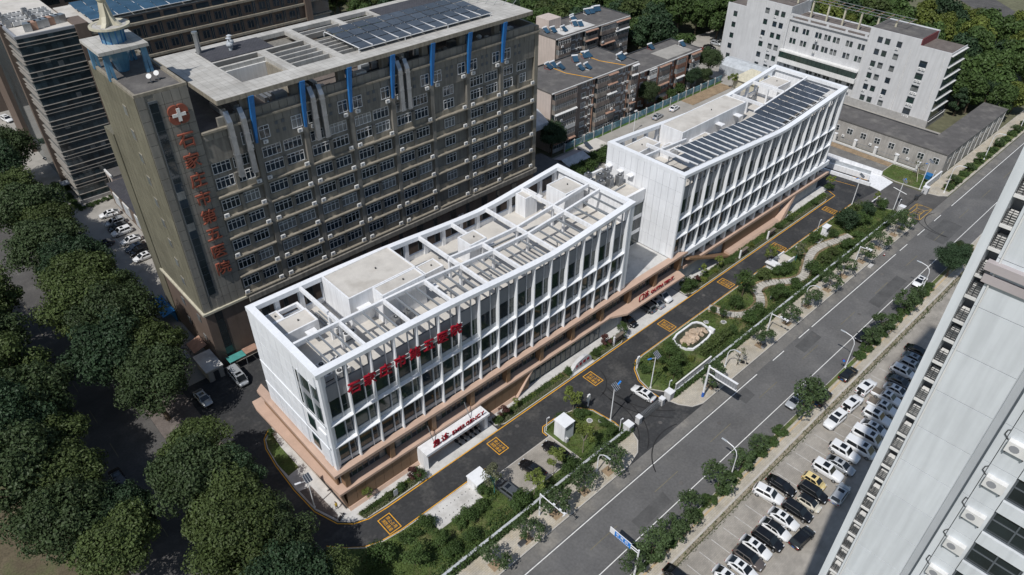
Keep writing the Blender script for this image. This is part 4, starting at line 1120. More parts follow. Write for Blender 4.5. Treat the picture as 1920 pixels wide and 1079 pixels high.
for i in range(7): single('antenna_stay', MB().cyl((98.5 + i, 122 - i * 1.6, 49.85), (100.6 + i, 121 - i * 1.6, 52.6), .05, .05, 5), 'steel', '%s thin slanting rod from the solar array at the slab end' % ORD[i], 'rod', 'slanting rods on the tan roof end')
# spire platform
sp = thing('roof_spire', 'cream and blue flying-saucer spire on a square platform over the stair tower', 'spire', (30.4, 120.3, 53))
part('platform', MB().box(26.7, 33.9, 116.3, 124.5, 57.0, 57.5), 'slab_tile', sp)
for x, y in ((27.7, 117.1), (33.2, 117.1), (27.7, 123.8), (33.2, 123.8)):
    for d in (-.3, .3): part('leg', MB().hexa([(x + d - .22, y - .3, 53), (x + d + .22, y - .3, 53), (x + d + .22, y + .3, 53), (x + d - .22, y + .3, 53), (x + d * .6 - .22, y - .2, 57), (x + d * .6 + .22, y - .2, 57), (x + d * .6 + .22, y + .2, 57), (x + d * .6 - .22, y + .2, 57)]), 'blue_glass', sp)
part('drum', MB().cyl((30.4, 120.2, 57.5), (30.4, 120.2, 59.7), 1.65, 1.75, 16), 'blue_glass', sp)
part('drum', MB().cyl((30.4, 120.2, 53), (30.4, 120.2, 57), .8, 1.9, 12), 'blue_glass', sp)
for k in range(12):
    t = 2 * math.pi * k / 12
    part('drum_rib', MB().cyl((30.4 + 1.68 * math.cos(t), 120.2 + 1.68 * math.sin(t), 57.5), (30.4 + 1.78 * math.cos(t), 120.2 + 1.78 * math.sin(t), 59.7), .07, .07, 5), 'blue_paint', sp)
ring = MB()
for k in range(28):
    a, c = 2 * math.pi * k / 28, 2 * math.pi * (k + 1) / 28
    P = lambda r_, t_, z_: (30.4 + r_ * math.cos(t_), 120.2 + r_ * math.sin(t_), z_)
    ring.hexa([P(2.4, a, 59.7), P(2.85, a, 59.75), P(2.85, c, 59.75), P(2.4, c, 59.7), P(2.4, a, 60.0), P(2.85, a, 60.05), P(2.85, c, 60.05), P(2.4, c, 60.0)])
part('saucer_ring', ring, 'cream_panel', sp)
part('saucer_deck', MB().cyl((30.4, 120.2, 59.72), (30.4, 120.2, 59.95), 2.4, 2.4, 24), 'slab_tile', sp)
for k in range(4):
    t = R(45 + 90 * k); prof = [(1.9, 59.96), (1.2, 60.5), (.8, 61.3), (.65, 62.2), (.45, 63.3), (.1, 63.3), (.1, 59.96)]
    ct, st = math.cos(t), math.sin(t); px, py = -st * .35, ct * .35
    b = MB(); A = [(30.4 + u * ct + px, 120.2 + u * st + py, z) for u, z in prof]; B = [(30.4 + u * ct - px, 120.2 + u * st - py, z) for u, z in prof]
    b.poly(A); b.poly(list(reversed(B)))
    for i in range(len(A)):
        j = (i + 1) % len(A); b.poly([A[i], B[i], B[j], A[j]])
    part('buttress', b, 'cream_panel', sp)
part('ball', MB().sphere((30.4, 120.2, 63.8), .75, 14, 8), 'cream_panel', sp, smooth=True)
part('mast', MB().cyl((30.4, 120.2, 64.4), (30.4, 120.2, 68), .16, .05, 8), 'cream_panel', sp)
for i, (x, y) in enumerate(((31.6, 112.6), (32.9, 113.1))):
    d = thing('satellite_dish', ('left' if i == 0 else 'right') + ' small white dish cluster on the stair tower roof', 'satellite dish', (x, y, 53), group='dishes on the stair tower')
    part('dish', MB().cyl((x, y, 53.9), (x - .15, y - .2, 54.1), .12, .4, 12), 'off_white', d)
    part('mast', MB().cyl((x, y, 53), (x, y, 53.95), .06, .06, 6), 'steel', d)
    part('foot', MB().box(x - .5, x + .5, y - .12, y + .12, 53.02, 53.15).box(x - .12, x + .12, y - .5, y - .13, 53.02, 53.15), 'dark_metal', d)
# lean-tos at the foot of the tower
t = thing('lean_to', 'teal and tan sheet awning beside the parked van at the tower foot', 'awning', (31, 106.6, 0))
part('sheet_roof', MB().box(28.4, 31.6, 105.9, 107.7, 2.4, 2.5), 'teal_awning', t)
part('sheet_roof', MB().box(31.6, 34.2, 105.9, 107.7, 2.62, 2.72), 'rust_awning', t)
for x in (28.5, 31.5, 34.1): part('post', MB().box(x - .05, x + .05, 105.95, 106.05, 0, 2.4), 'steel', t)
t = thing('shed', 'flat-roofed concrete shed against the lit side of the stair tower', 'shed', (25, 108.5, 0))
part('wall', MB().box(24.2, 27.1, 106.2, 111.4, 0, 2.6), 'concrete_yard', t); part('roof', MB().box(23.9, 27.2, 106, 111.7, 2.6, 2.85), 'concrete', t); part('door', MB().box(25.2, 26.2, 106.12, 106.19, 0, 2.1), 'dark_metal', t)
t = thing('awning', 'small tan awning on the lit side of the stair tower', 'awning', (26, 115, 0))
part('sheet', MB().hexa([(24.6, 112.6, 2.5), (27.2, 112.6, 3.2), (27.2, 116.2, 3.2), (24.6, 116.2, 2.5), (24.6, 112.6, 2.6), (27.2, 112.6, 3.3), (27.2, 116.2, 3.3), (24.6, 116.2, 2.6)]), 'rust_awning', t)
for y in (112.7, 116.1): part('post', MB().box(24.65, 24.75, y - .05, y + .05, 0, 2.5), 'steel', t)
t = thing('blue_shelter', 'bright blue sheet-metal shelter behind the tree by the tower', 'shelter', (26, 131, 0))
part('roof', MB().hexa([(24.6, 127, 2.3), (27.1, 127, 2.8), (27.1, 134, 2.8), (24.6, 134, 2.3), (24.6, 127, 2.4), (27.1, 127, 2.9), (27.1, 134, 2.9), (24.6, 134, 2.4)]), 'blue_sheet', t)
part('wall', MB().box(26.9, 27, 127, 134, 0, 2.75), 'blue_sheet', t)
rg = random.Random(3)
t = thing('rubble_heap', 'heap of grey demolition rubble and boards beside the stair tower', 'rubble', (23.6, 120, 0))
b = MB()
for k in range(150):
    x = 23.4 + rg.gauss(0, 1.2); y = 119.5 + rg.gauss(0, 2.4); z = .35 * max(0, 2.4 - abs(x - 23.4) - .4 * abs(y - 119.5)); s = rg.uniform(.1, .45)
    b.sphere((x, y, z + .1), s, 5, 4, jit=.4, rg=rg, sq=(1, rg.uniform(.4, 1), rg.uniform(.3, .8)))
o = part('debris', b, 'rubble', t); o['kind'] = 'stuff'
for i in range(4): part('board', MB().box(23 + i * .35, 23.25 + i * .35, 113.8 + .3 * i, 117.4, .35 + .06 * i, .42 + .06 * i), 'pale_sheet', t, rz=0)

# ================================================================ glazed tower and brown wing behind
gx0, gx1, gy0, gy1, gz = 28.2, 40.6, 188.0, 228.0, 41.6
gt = thing('glass_tower', 'dark curtain-wall office tower with pale horizontal bands behind the parked cars', 'building', (gx0, gy0, 0))
part('core', MB().box(gx0 + .2, gx1 - .1, gy0 + .2, gy1, 0, gz - .6), 'curtain_wall', gt)
cols_, rows_ = 10, 31
for (plane, c0, a, c, ncol) in (('y', gy0 + .2, gx0 + .25, gx1, 10), ('x', gx0 + .2, gy0 + .25, gy0 + 10, 8)):
    du = (c - a) / ncol; dz = (gz - 1.2) / 31
    for i in range(ncol):
        for j in range(31):
            if plane == 'x' and j % 2: continue
            hh = dz * (2 if plane == 'x' else 1)
            if plane == 'x' and j == 30: hh = dz
            me = cached(('cw', plane, round(hh, 2)), lambda: (MB().box(.04, du - .04, -.06, 0, .04, hh - .04) if plane == 'y' else MB().box(-.06, 0, .04, du - .04, .04, hh - .04)).mesh('pane', 'curtain_wall'))
            o = part('pane', me, None, gt, (a + i * du, c0, .9 + j * dz) if plane == 'y' else (c0, a + i * du, .9 + j * dz))
            if rng.random() < .03: omat(o, 'glass_curtain')
for k in range(11):
    z = 40.0 - 3.88 * k
    if z < 2: break
    for dz in (0, -.75, -2.7):
        if z + dz < 1: continue
        part('band', MB().box(gx0 - .25, gx1, gy0 - .25, gy0 + .12, z + dz, z + dz + .11), 'band_grey', gt)
        part('band', MB().box(gx0 - .25, gx0 + .12, gy0 + .12, gy0 + 10, z + dz, z + dz + .11), 'band_grey', gt)
part('stone_pier', MB().box(gx0 - .9, gx0 + .3, gy0 + 9.6, gy0 + 11.4, 0, gz), 'brown_tile', gt)
part('stone_pier', MB().box(gx0 - .9, gx0 + 4, gy0 + 38, gy0 + 50, 0, gz), 'brown_tile', gt)
part('stone_pier', MB().box(gx1 - .2, gx1 + 2.6, gy0 - .5, gy0 + 6, 0, gz + .2), 'brown_tile', gt)
part('stone_base', MB().box(gx0 - .3, gx1, gy0 - .3, gy0 + .1, 0, .9), 'stone_base', gt)
part('parapet', MB().box(gx0 - .1, gx1, gy0 - .1, gy0 + .4, gz - .6, gz).box(gx0 - .1, gx0 + .5, gy0 + .4, gy1, gz - .6, gz), 'spandrel_grey', gt)
part('roof_deck', MB().box(gx0 + .5, gx1, gy0 + .4, gy1, gz - .6, gz - .4), 'roof_screed', gt)
part('canopy', MB().box(gx0 - 1.9, gx0, gy0 + 6.0, gy0 + 8.4, 3.1, 3.25), 'pale_sheet', gt)
for i in range(18):
    x = gx0 + 1.2 + (i % 6) * 1.75; y = gy0 + 9 + (i // 6) * 3.4
    condenser(None, (x, y, gz - .4), .2 * (i % 2), 'twin' if i % 3 else 'tower', '%s pale cooling unit, counting row by row, on the glazed tower roof' % ORD[i], 'cooling units on the glazed tower')
b = thing('roof_duct', 'bent grey and orange ventilation duct on the glazed tower roof', 'duct', (33, gy0 + 4, gz))
for i in range(7):
    a = -1 + i * .42
    part('duct_section', MB().box(-.8, .8, -.9, .9, 0, 1.7), 'rust_awning' if i % 3 == 1 else 'galvanised', b, (32 + 1.45 * i * .85, gy0 + 4.2 + .35 * math.sin(a * 1.4) + i * .2, gz - .38), rz=.25 * math.sin(a))
dw = thing('brown_wing', 'long brown stone office wing with ribbon windows and blue solar roof behind the tan slab', 'building', (41, 188, 0))
part('wall', MB().box(40.9, 97.4, 188.4, 206, 0, 41.0), 'brown_tile', dw)
for r in range(5):
    z = 39.2 - 3.95 * r
    part('band', MB().box(43.3, 97.5, 187.6, 188.4, z - .35, z + .2), 'tan_light', dw)
    for k in range(13):
        x = 44.2 + k * 4.05
        if r == 0:
            part('window', cached(('dw0',), lambda: MB().box(0, 3.2, -.1, .05, 0, 1.2).mesh('window', 'glass_blue')), None, dw, (x, 188.36, 39.5)); continue
        for i, (dx, w, h, dz) in enumerate(((0, 1.7, 1.9, .9), (2.15, .85, 3.0, .4))):
            o = part('window', cached(('dw', i), lambda: MB().box(0, w, -.12, .05, 0, h).mesh('window', 'frame_dark')), None, dw, (x + dx, 188.36, z + dz - .1))
            part('pane', cached(('dp', i), lambda: MB().box(.1, w - .1, -.16, -.11, .1, h - .1).mesh('pane', 'glass_blue')), None, o, (x + dx, 188.36, z + dz - .1))
            part('mullion', cached(('dm', i), lambda: MB().box(w / 2 - .04, w / 2 + .04, -.18, -.155, .1, h - .1).mesh('mullion', 'tan_light')), None, o, (x + dx, 188.36, z + dz - .1))
part('stone_pier', MB().box(97.4, 99.2, 187.2, 206, 0, 41.4), 'brown_tile', dw)
part('glass_corner', MB().box(99.2, 106, 190, 204, 0, 35), 'curtain_wall', dw)
for z in (23, 27, 31, 35): part('band', MB().box(99.2, 106.4, 189.5, 204.2, z - .2, z + .15), 'tan_light', dw)
part('roof_deck', MB().box(41, 97.4, 188.6, 206, 41.0, 41.2), 'roof_screed', dw)
sa = thing('solar_array', 'rows of blue solar panels covering the brown wing roof', 'solar panels', (60, 195, 41))
pm = cached(('solD',), lambda: MB().box(-1.45, 1.45, -2.4, 2.4, -.03, .03).mesh('solar_panel', 'solar_blue'))
for i in range(18):
    for j in range(3):
        part('solar_panel', pm, None, sa, mw=Matrix.Translation((45.6 + i * 3.05, 190.6 + j * 5.2, 42.1)) @ Matrix.Rotation(R(4 if j % 2 else 7), 4, 'X'))
    if i % 2: part('rail', MB().box(47.06 + i * 3.05, 47.2 + i * 3.05, 188.2, 203.5, 41.95, 42.05), 'off_white', sa)
for y in (188.1, 193.3, 198.5, 203.6): part('rail', MB().box(44, 99, y - .07, y + .07, 41.85, 41.95), 'off_white', sa)
bb = thing('rear_building', 'brown office block with dark strip windows at the top left edge', 'building', (0, 262, 0))
part('wall', MB().box(-30, 70, 262, 280, 0, 39), 'brown_tile', bb)
for z in (30.5, 34.5, 38.5):
    part('band', MB().box(-30, 70, 261.5, 262, z - .4, z + .3), 'tan_light', bb)
    for k in range(16): part('window', cached(('rbw',), lambda: MB().box(0, 4.6, -.1, .05, 0, 1.8).mesh('window', 'glass_dark')), None, bb, (-28 + k * 6, 261.98, z - 3))
lb = thing('low_wing', 'low dark-roofed wing with poster boards between the glazed tower and the tan tower', 'building', (36, 160, 0))
part('wall', MB().box(34.3, 52, 131.2, 183, 0, 5.2), 'brown_tile', lb); part('roof', MB().box(34, 52, 131.2, 183.2, 5.2, 5.5), 'slate_roof', lb)
part('wall', MB().box(35.6, 52, 183.4, 195, 0, 6.4), 'apt_pale', lb); part('roof', MB().box(35.9, 52, 183.3, 195, 6.4, 6.6), 'felt_roof', lb)
part('rim', MB().box(35.5, 35.9, 183.3, 195, 6.4, 7.0), 'off_white', lb)
for k in range(4): part('window', MB().box(35.5, 35.62, 184.6 + 2.5 * k, 186.2 + 2.5 * k, 3.6, 5.6), 'glass_dark', lb)
for k, y in enumerate((162.5, 170.0, 176.4)):
    o = part('poster_board', MB().box(34.1, 34.28, y, y + 4.2, 1.0, 4.2), 'off_white', lb)
    part('poster', MB().box(34.06, 34.1, y + .3, y + 3.9, 1.2, 4.0), 'pale_sheet', o)
# ================================================================ apartment blocks behind
def apt_window(root, x, y, z, w, h, n, frame='frame_white', glass=None):
    def f():
        b = MB(); fr = .08
        b.box(0, w, -.06, .04, 0, fr).box(0, w, -.06, .04, h - fr, h).box(0, fr, -.06, .04, fr, h - fr).box(w - fr, w, -.06, .04, fr, h - fr)
        for i in range(1, n): b.box(w * i / n - .035, w * i / n + .035, -.06, .04, fr, h - fr)
        return b.mesh('window', frame)
    o = part('window', cached(('aw', w, h, n, frame), f), None, root, (x, y, z))
    q = part('pane', cached(('awp', w, h), lambda: MB().box(.05, w - .05, 0, .05, .05, h - .05).mesh('pane', 'glass_dark')), None, o, (x, y, z))
    omat(q, glass or rng.choice(['glass_dark', 'glass_dark', 'glass_curtain', 'glass_green']))
    return o
def balcony(root, x, y, z, w, d=1.15, h=2.5, wall='apt_conc', frame='frame_white', roof=None):
    """an enclosed balcony: parapet panel, ribbon of panes, slab"""
    o = part('balcony', MB().box(x, x + w, y - d, y, z - .15, z + 1.0).box(x, x + w, y - d, y, z + h, z + h + .12), [wall], root)
    n = max(2, int(w / .7))
    b = MB(); hh = h - 1.0
    for i in range(n + 1): b.box(x + (w - .06) * i / n, x + (w - .06) * i / n + .06, y - d + .02, y - d + .1, z + 1.0, z + h)
    b.box(x + .06, x + w - .06, y - d + .03, y - d + .09, z + 1.0 + hh * .62, z + 1.06 + hh * .62)
    part('balcony_frame', b, frame, o)
    part('pane', MB().box(x + .04, x + w - .04, y - d + .1, y - .05, z + 1.0, z + h), rng.choice(['glass_dark', 'glass_dark', 'glass_curtain']), o)
    if roof: part('awning', MB().hexa([(x - .1, y - d - .5, z + h - .1), (x + w + .1, y - d - .5, z + h - .1), (x + w + .1, y - d, z + h + .2), (x - .1, y - d, z + h + .2), (x - .1, y - d - .5, z + h - .02), (x + w + .1, y - d - .5, z + h - .02), (x + w + .1, y - d, z + h + .28), (x - .1, y - d, z + h + .28)]), roof, o)
AB_AC = []
def apartment(root, x0, x1, y0, y1, h, nf, modules, wall, pale='apt_pale', end=None):
    fh = h / nf
    part('wall', MB().box(x0, x1, y0, y1, 0, h), wall, root)
    part('gable', MB().box(x0 - .12, x0, y0 + .02, y1, 0, h - .02), end or pale, root)
    part('roof', MB().box(x0 - .3, x1 + .3, y0 - .4, y1 + .3, h, h + .3), 'felt_roof', root)
    part('roof_rim', MB().box(x0 - .35, x1 + .35, y1 + .02, y1 + .32, h + .3, h + .65).box(x1 + .05, x1 + .35, y0 - .4, y1 + .02, h + .3, h + .5), 'dark_metal', root)
    part('eaves', MB().box(x0 - .35, x1 + .35, y0 - .75, y0 - .4, h + .02, h + .28), 'concrete', root)
    for kind, a, w in modules:
        if kind == 'pipe': part('drainpipe', MB().box(a, a + w, y0 - .25, y0, 0, h), 'rust_awning', root); continue
        if kind == 'rib': part('rib', MB().box(a, a + w, y0 - 1.25, y0, 0, h - .05), wall, root); continue
        for f in range(nf):
            z = f * fh + .15
            if kind == 'bal':
                c = rng.random()
                balcony(root, a, y0, z, w, 1.15, fh - .35, rng.choice([wall, 'apt_conc', 'apt_wall', 'off_white' if c < .25 else wall]), 'frame_white' if c < .45 else 'spandrel_grey', rng.choice([None, None, 'rust_awning', 'off_white']))
                if rng.random() < .5: AB_AC.append((a + rng.uniform(.6, w - .6), y0 - 1.2, z + .25, root, f))
            else:
                apt_window(root, a, y0 - .03, z + .95, w, 1.55, 3 if w > 1.4 else 1)
                part('window_box', MB().box(a - .08, a + w + .08, y0 - .28, y0 - .02, z + .83, z + .93), 'concrete', root)
                if rng.random() < .7: AB_AC.append((a + w + .55, y0 - .02, z + .3, root, f))
aA = thing('apartment_block', 'grey apartment block with stacked glazed balconies and dark felt roof behind the mural wall', 'building', (150, 128.8, 0))
apartment(aA, 134.6, 170, 128.8, 144.5, 17.4, 6, [('bal', 135, 8.6), ('pipe', 144.2, .5), ('win', 146.6, 1.9), ('win', 150, .8), ('pipe', 151.4, .3), ('bal', 152.2, 4.2), ('bal', 156.5, 4.0), ('pipe', 160.8, .6), ('win', 162.2, 1.9), ('win', 165.4, .8), ('pipe', 166.8, .3), ('bal', 167.2, 2.7)], 'apt_wall')
aB = thing('apartment_block', 'lower brick apartment block with white enclosed balconies behind the two trees', 'building', (190, 131, 0))
apartment(aB, 175, 206, 131, 142.5, 12.2, 4, [('win', 176, 1.6), ('bal', 179.2, 3.6), ('rib', 183.1, .35), ('bal', 183.8, 5.6), ('rib', 189.7, .35), ('win', 190.8, 1.6), ('bal', 193.4, 4.2), ('rib', 198, .35), ('win', 198.8, .9), ('bal', 200.4, 5)], 'apt_brick')
part('roof_patch', MB().box(190, 203, 131.6, 138.5, 12.51, 12.56), 'concrete_yard', aB)
aC = thing('apartment_block', 'pale gabled apartment block with a cluttered roof at the back, against the woodland', 'building', (180, 157, 0))
apartment(aC, 165, 200, 157, 169, 18.0, 6, [('bal', 165.3, 5.4), ('win', 172.3, 1.7), ('win', 175.2, .8), ('bal', 177.6, 5.8), ('bal', 185.6, 6.8), ('bal', 192.6, 7)], 'apt_wall')
part('stair_head', MB().box(168.4, 174, 163.6, 169.4, 18.3, 21.6), 'apt_pale', aC)
part('roof_patch', MB().box(169, 184, 157.5, 163.4, 18.31, 18.36), 'concrete', aC)
cnt = {}
AB_AC.sort(key=lambda e: e[0])
for i, (x, y, z, ro, f) in enumerate(AB_AC):
    nme = {aA: 'grey', aB: 'brick', aC: 'rear pale'}[ro]
    cnt[nme, f] = cnt.get((nme, f), 0) + 1
    condenser(None, (x, y, z), 0, 'split', 'white air conditioner, %s from left on the %s floor of the %s apartments' % (ORD[cnt[nme, f] - 1], ORD[f], nme), 'air conditioners on the apartments')
def water_heater(x, y, z, rz, label):
    t = thing('solar_water_heater', label, 'water heater', (x, y, z), rz, 'solar water heaters on the apartment roofs')
    mw = TR((x, y, z), rz)
    f = rng.choice(['frame_white', 'steel', 'car_red'])
    part('collector', MB().hexa([(-.8, -1.1, .25), (.8, -1.1, .25), (.8, .7, 1.3), (-.8, .7, 1.3), (-.8, -1.15, .35), (.8, -1.15, .35), (.8, .65, 1.4), (-.8, .65, 1.4)]), 'solar_blue', t, mw=mw)
    part('tank', MB().cyl((-.95, .8, 1.5), (.95, .8, 1.5), .26, .26, 10), 'frame_white', t, mw=mw)
    for q_ in (-.8, .7): part('stand', MB().extr([(-1.1, 0), (1.0, 0), (1.0, .1), (.88, .1), (.88, 1.3), (.8, 1.3), (.8, .1), (-1.1, .1)], 'x', q_, q_ + .1), f, t, mw=mw)
wh = {'A': [(146.5, 141.8), (148.3, 141.5), (148.9, 139.2), (152.6, 134.9), (154.8, 134.2), (156.4, 140.6), (160.8, 140.9), (162, 140.5), (167.2, 132.6), (168.6, 133)], 'B': [(193.5, 141.2), (203.3, 136)], 'C': [(166.6, 163), (168.8, 161.8), (172, 160.2), (178.4, 161.5), (179.6, 160.2), (181.2, 164.8), (182.6, 166.2), (190.6, 167.3), (192.4, 166.8), (194.6, 167.4), (196, 167.2)]}
for kx, L in wh.items():
    for i, (x, y) in enumerate(L):
        water_heater(x, y, {'A': 17.7, 'B': 12.5, 'C': 18.3}[kx], rng.uniform(-.5, .3), '%s rooftop solar water heater from the left on the %s apartment block' % (ORD[i], {'A': 'nearest', 'B': 'brick', 'C': 'rear pale'}[kx]))
for x in (150.6, 165): part('gas_pipe', MB().tube([(x, 128.5, 17.75), (x - 3, 136, 17.75), (x - 3, 144, 17.75)], .08, 5), 'paint_yellow', aA)
# mural wall
mw_ = thing('mural_wall', 'long boundary wall painted with a blue and green landscape behind the hospital', 'wall', (175, 126, 0))
for k in range(19):
    x = 138 + k * 4.05
    part('panel', cached(('mural',), lambda: MB().box(0, 3.75, -.1, .1, .7, 2.5).mesh('panel', 'mural_blue')), None, mw_, (x, 126, 0))
    part('panel', cached(('mural2',), lambda: MB().box(0, 3.75, -.11, .11, 0, .7).mesh('panel', 'mural_green')), None, mw_, (x, 126, 0))
    part('post', cached(('mpost',), lambda: MB().box(-.3, 0, -.18, .18, 0, 2.75).mesh('post', 'concrete')), None, mw_, (x, 126, 0))
# sheds behind the link
sh = thing('shed_roofs', 'low sheds with grey and lilac sheet roofs behind the link wing', 'shed', (125, 118, 0))
part('wall', MB().box(110, 127.6, 114.5, 125.5, 0, 3.3), 'apt_wall', sh); part('roof', MB().box(109.5, 127.9, 114.2, 125.6, 3.3, 3.5), 'felt_roof', sh)
sh2 = thing('shed', 'small shed with sloping pale sheet roof beside the mural wall', 'shed', (133, 118, 0))
part('wall', MB().box(128.8, 136.6, 115.8, 120.8, 0, 2.9), 'apt_conc', sh2)
part('roof', MB().hexa([(128.4, 115.4, 2.9), (136.9, 115.4, 2.9), (136.9, 118.3, 3.8), (128.4, 118.3, 3.8), (128.4, 115.4, 3.0), (136.9, 115.4, 3.0), (136.9, 118.3, 3.9), (128.4, 118.3, 3.9)]), 'pale_sheet', sh2)
part('roof', MB().hexa([(128.4, 118.31, 3.8), (136.9, 118.31, 3.8), (136.9, 121.2, 2.9), (128.4, 121.2, 2.9), (128.4, 118.31, 3.9), (136.9, 118.31, 3.9), (136.9, 121.2, 3.0), (128.4, 121.2, 3.0)]), 'tower_band', sh2)
sh3 = thing('flat_shed', 'flat-roofed shed with a tilted solar panel beside the tree', 'shed', (142, 119, 0))
part('wall', MB().box(138.3, 146, 117.3, 121.6, 0, 3.0), 'apt_conc', sh3); part('roof', MB().box(138, 146.3, 117, 121.9, 3.0, 3.25), 'roof_screed', sh3)
part('solar_panel', MB().hexa([(139.4, 118, 3.3), (140.8, 118, 3.3), (140.8, 120.6, 4.5), (139.4, 120.6, 4.5), (139.4, 117.9, 3.4), (140.8, 117.9, 3.4), (140.8, 120.5, 4.6), (139.4, 120.5, 4.6)]), 'solar_cell', sh3)
gr = thing('barn_roof', 'pale curved sheet roof between the tan tower and the apartments', 'shed', (118, 134, 0))
part('wall', MB().box(109.5, 127, 128, 146, 0, 9), 'spandrel_grey', gr)
part('roof', MB().extr([(127.6, 9), (128, 10.2), (132, 12.4), (137, 13.2), (142, 12.4), (146.5, 10), (146.5, 9)], 'x', 109.2, 133), 'pale_sheet', gr)
yb = thing('hip_roof_house', 'small house with yellow hipped roof behind the far block', 'house', (220, 116, 0))
part('wall', MB().box(214, 223, 111, 121, 0, 3.2), 'cream_panel', yb)
r_ = MB(); e = [(213.4, 110.4, 3.2), (223.6, 110.4, 3.2), (223.6, 121.6, 3.2), (213.4, 121.6, 3.2)]; a1, a2 = (218.5, 114.4, 6.2), (218.5, 117.8, 6.2)
r_.poly([e[0], e[1], a1]).poly([e[1], e[2], a2, a1]).poly([e[2], e[3], a2]).poly([e[3], e[0], a1, a2]).poly([e[3], e[2], e[1], e[0]])
part('roof', r_, 'cream_panel', yb)
gs = thing('arched_shed', 'grey arched shed at the foot of the tall pale office building', 'shed', (226, 120, 0))
part('roof', MB().extr([(222, 0), (222, 3), (223.5, 4.2), (226, 4.7), (228.5, 4.2), (229.8, 3), (229.8, 0)], 'y', 108, 132), 'pale_sheet', gs)

# ================================================================ pale office building, upper right
WX = 230.5
wb = thing('office_building', 'pale grey seven-storey office building with a ribbon balcony and rooftop frame', 'building', (WX, 95, 0))
part('wall', MB().box(WX, WX + 13, 114.6, 131, 2.2, 24.0), 'off_grey', wb)
part('wall', MB().box(WX, WX + 12, 131, 138, 2.2, 20.5), 'off_grey', wb)
part('wall', MB().box(WX + .6, WX + 13, 88.2, 114.6, 2.2, 20.6), 'off_grey', wb)
part('wall', MB().box(WX, WX + 13, 73.0, 88.2, 2.2, 24.4), 'off_grey', wb)
part('wall', MB().box(WX, WX + 11.5, 63.9, 73.0, 2.2, 22.2), 'off_grey', wb)
part('base', MB().box(WX - .3, WX + 13.1, 63.6, 138.2, 0, 2.2), 'stone_base', wb)
for (y0, y1, z, m_) in ((73, 88.2, 24.4, 'felt_roof'), (114.6, 131, 24, 'felt_brown'), (88.2, 114.6, 20.6, 'felt_brown'), (63.9, 73, 22.2, 'felt_brown'), (131, 138, 20.5, 'felt_brown')):
    part('roof', MB().box(WX + .4, WX + 11.3, y0 + .2, y1 - .2, z, z + .12), m_, wb)
    if m_ != 'felt_roof': part('parapet', MB().box(WX, WX + .4, y0 + .001, y1 - .001, z, z + .5).box(WX + .4, WX + 11.3, y0, y0 + .2, z, z + .5), 'off_grey', wb)
part('roof_wall', MB().box(WX + .3, WX + 11.4, 72.8, 73, 22.2, 24.6), 'maroon', wb)
part('roof_screen', MB().box(WX + .02, WX + .4, 88.3, 114.5, 21.9, 22.5), 'off_grey', wb)
for k in range(5): part('screen_post', MB().box(WX + .05, WX + .39, 88.6 + k * 6.3, 89.4 + k * 6.3, 20.6, 21.9), 'off_grey', wb)
def west_window(y, z, w=1.5, h=1.75, glass='glass_green'):
    o = part('window', cached(('ww', w, h), lambda: MB().box(-.04, .06, 0, w, 0, h).mesh('window', 'frame_dark')), None, wb, (WX + (.6 if 88.2 < y < 114 else 0), y - w / 2, z - h / 2))
    q = part('pane', cached(('wp', w, h), lambda: MB().box(-.08, -.03, .1, w - .1, .1, h * .62).mesh('pane', 'glass_green')), None, o, (WX + (.6 if 88.2 < y < 114 else 0), y - w / 2, z - h / 2))
    omat(q, rng.choice(['glass_green', 'glass_blue', 'glass_curtain', 'glass_green']))
    part('pane', cached(('wp2', w, h), lambda: MB().box(-.08, -.03, .1, w - .1, h * .66, h - .1).mesh('pane', 'glass_dark')), None, o, (WX + (.6 if 88.2 < y < 114 else 0), y - w / 2, z - h / 2))
WAC = []
for z in (21.5, 17.85, 14.2, 10.5, 6.85, 3.3):
    for y in (123, 119.5, 117.2, 84.6, 82.3, 78.75):
        west_window(y, z)
        if rng.random() < .3: WAC.append((y + .3, z - 1.6))
    if z < 19:
        west_window(70.5, z, 2.2, 1.9); west_window(134.6, z, 1.5)
        if rng.random() < .7: WAC += [(70.9, z - 1.7), (69.8, z - 1.75)]
for z in (17.8, 14.0, 5.2):
    for y in (112.2, 108.4, 104, 100.9, 97.9, 93.6, 89.7):
        west_window(y + .6, z, .95); west_window(y - .6, z, .95)
        if z < 6 or rng.random() < .2: WAC.append((y, z - 1.7))
bal = part('ribbon_balcony', MB().box(WX - 1.2, WX + .6, 88.0, 115.2, 6.9, 8.4).box(WX - 1.2, WX + .6, 88.0, 115.2, 10.4, 10.9), 'off_white', wb)
for k in range(18):
    o = part('balcony_pane', cached(('bpane',), lambda: MB().box(-.03, .03, .04, 1.46, 0, 2.0).mesh('balcony_pane', 'glass_green')), None, bal, (WX - 1.1, 88.1 + k * 1.5, 8.4))
for k in range(6): part('side_pane', cached(('gside',), lambda: MB().box(0, 11.2, -.12, .02, 0, 2.6).mesh('side_pane', 'curtain_wall')), None, wb, (WX + .2, 63.9, 2.6 + k * 3.3))
for k in range(7): part('band', MB().box(WX + .1, WX + 11.6, 63.4, 63.9, 2.0 + k * 3.3, 2.2 + k * 3.3), 'off_white', wb)
for y in (88.0, 75.1, 65.4, 115.4): part('drainpipe', MB().cyl((WX - .1, y, .2), (WX - .1, y, 21), .09, .09, 6), 'off_white', wb)
cnt = {}
for i, (y, z) in enumerate(sorted(WAC, key=lambda e: -e[0])):
    kf = int(z // 3.6); cnt[kf] = cnt.get(kf, 0) + 1
    condenser(None, (WX - .02, y, z), -R(90), 'split', 'white air conditioner, %s from left on the %s level of the pale office wall' % (ORD[cnt[kf] - 1], ORD[kf]), 'air conditioners on the pale office building')
fr = thing('roof_frame', 'rusty steel and mesh frame standing on the pale office roof', 'frame', (WX + 8, 100, 21))
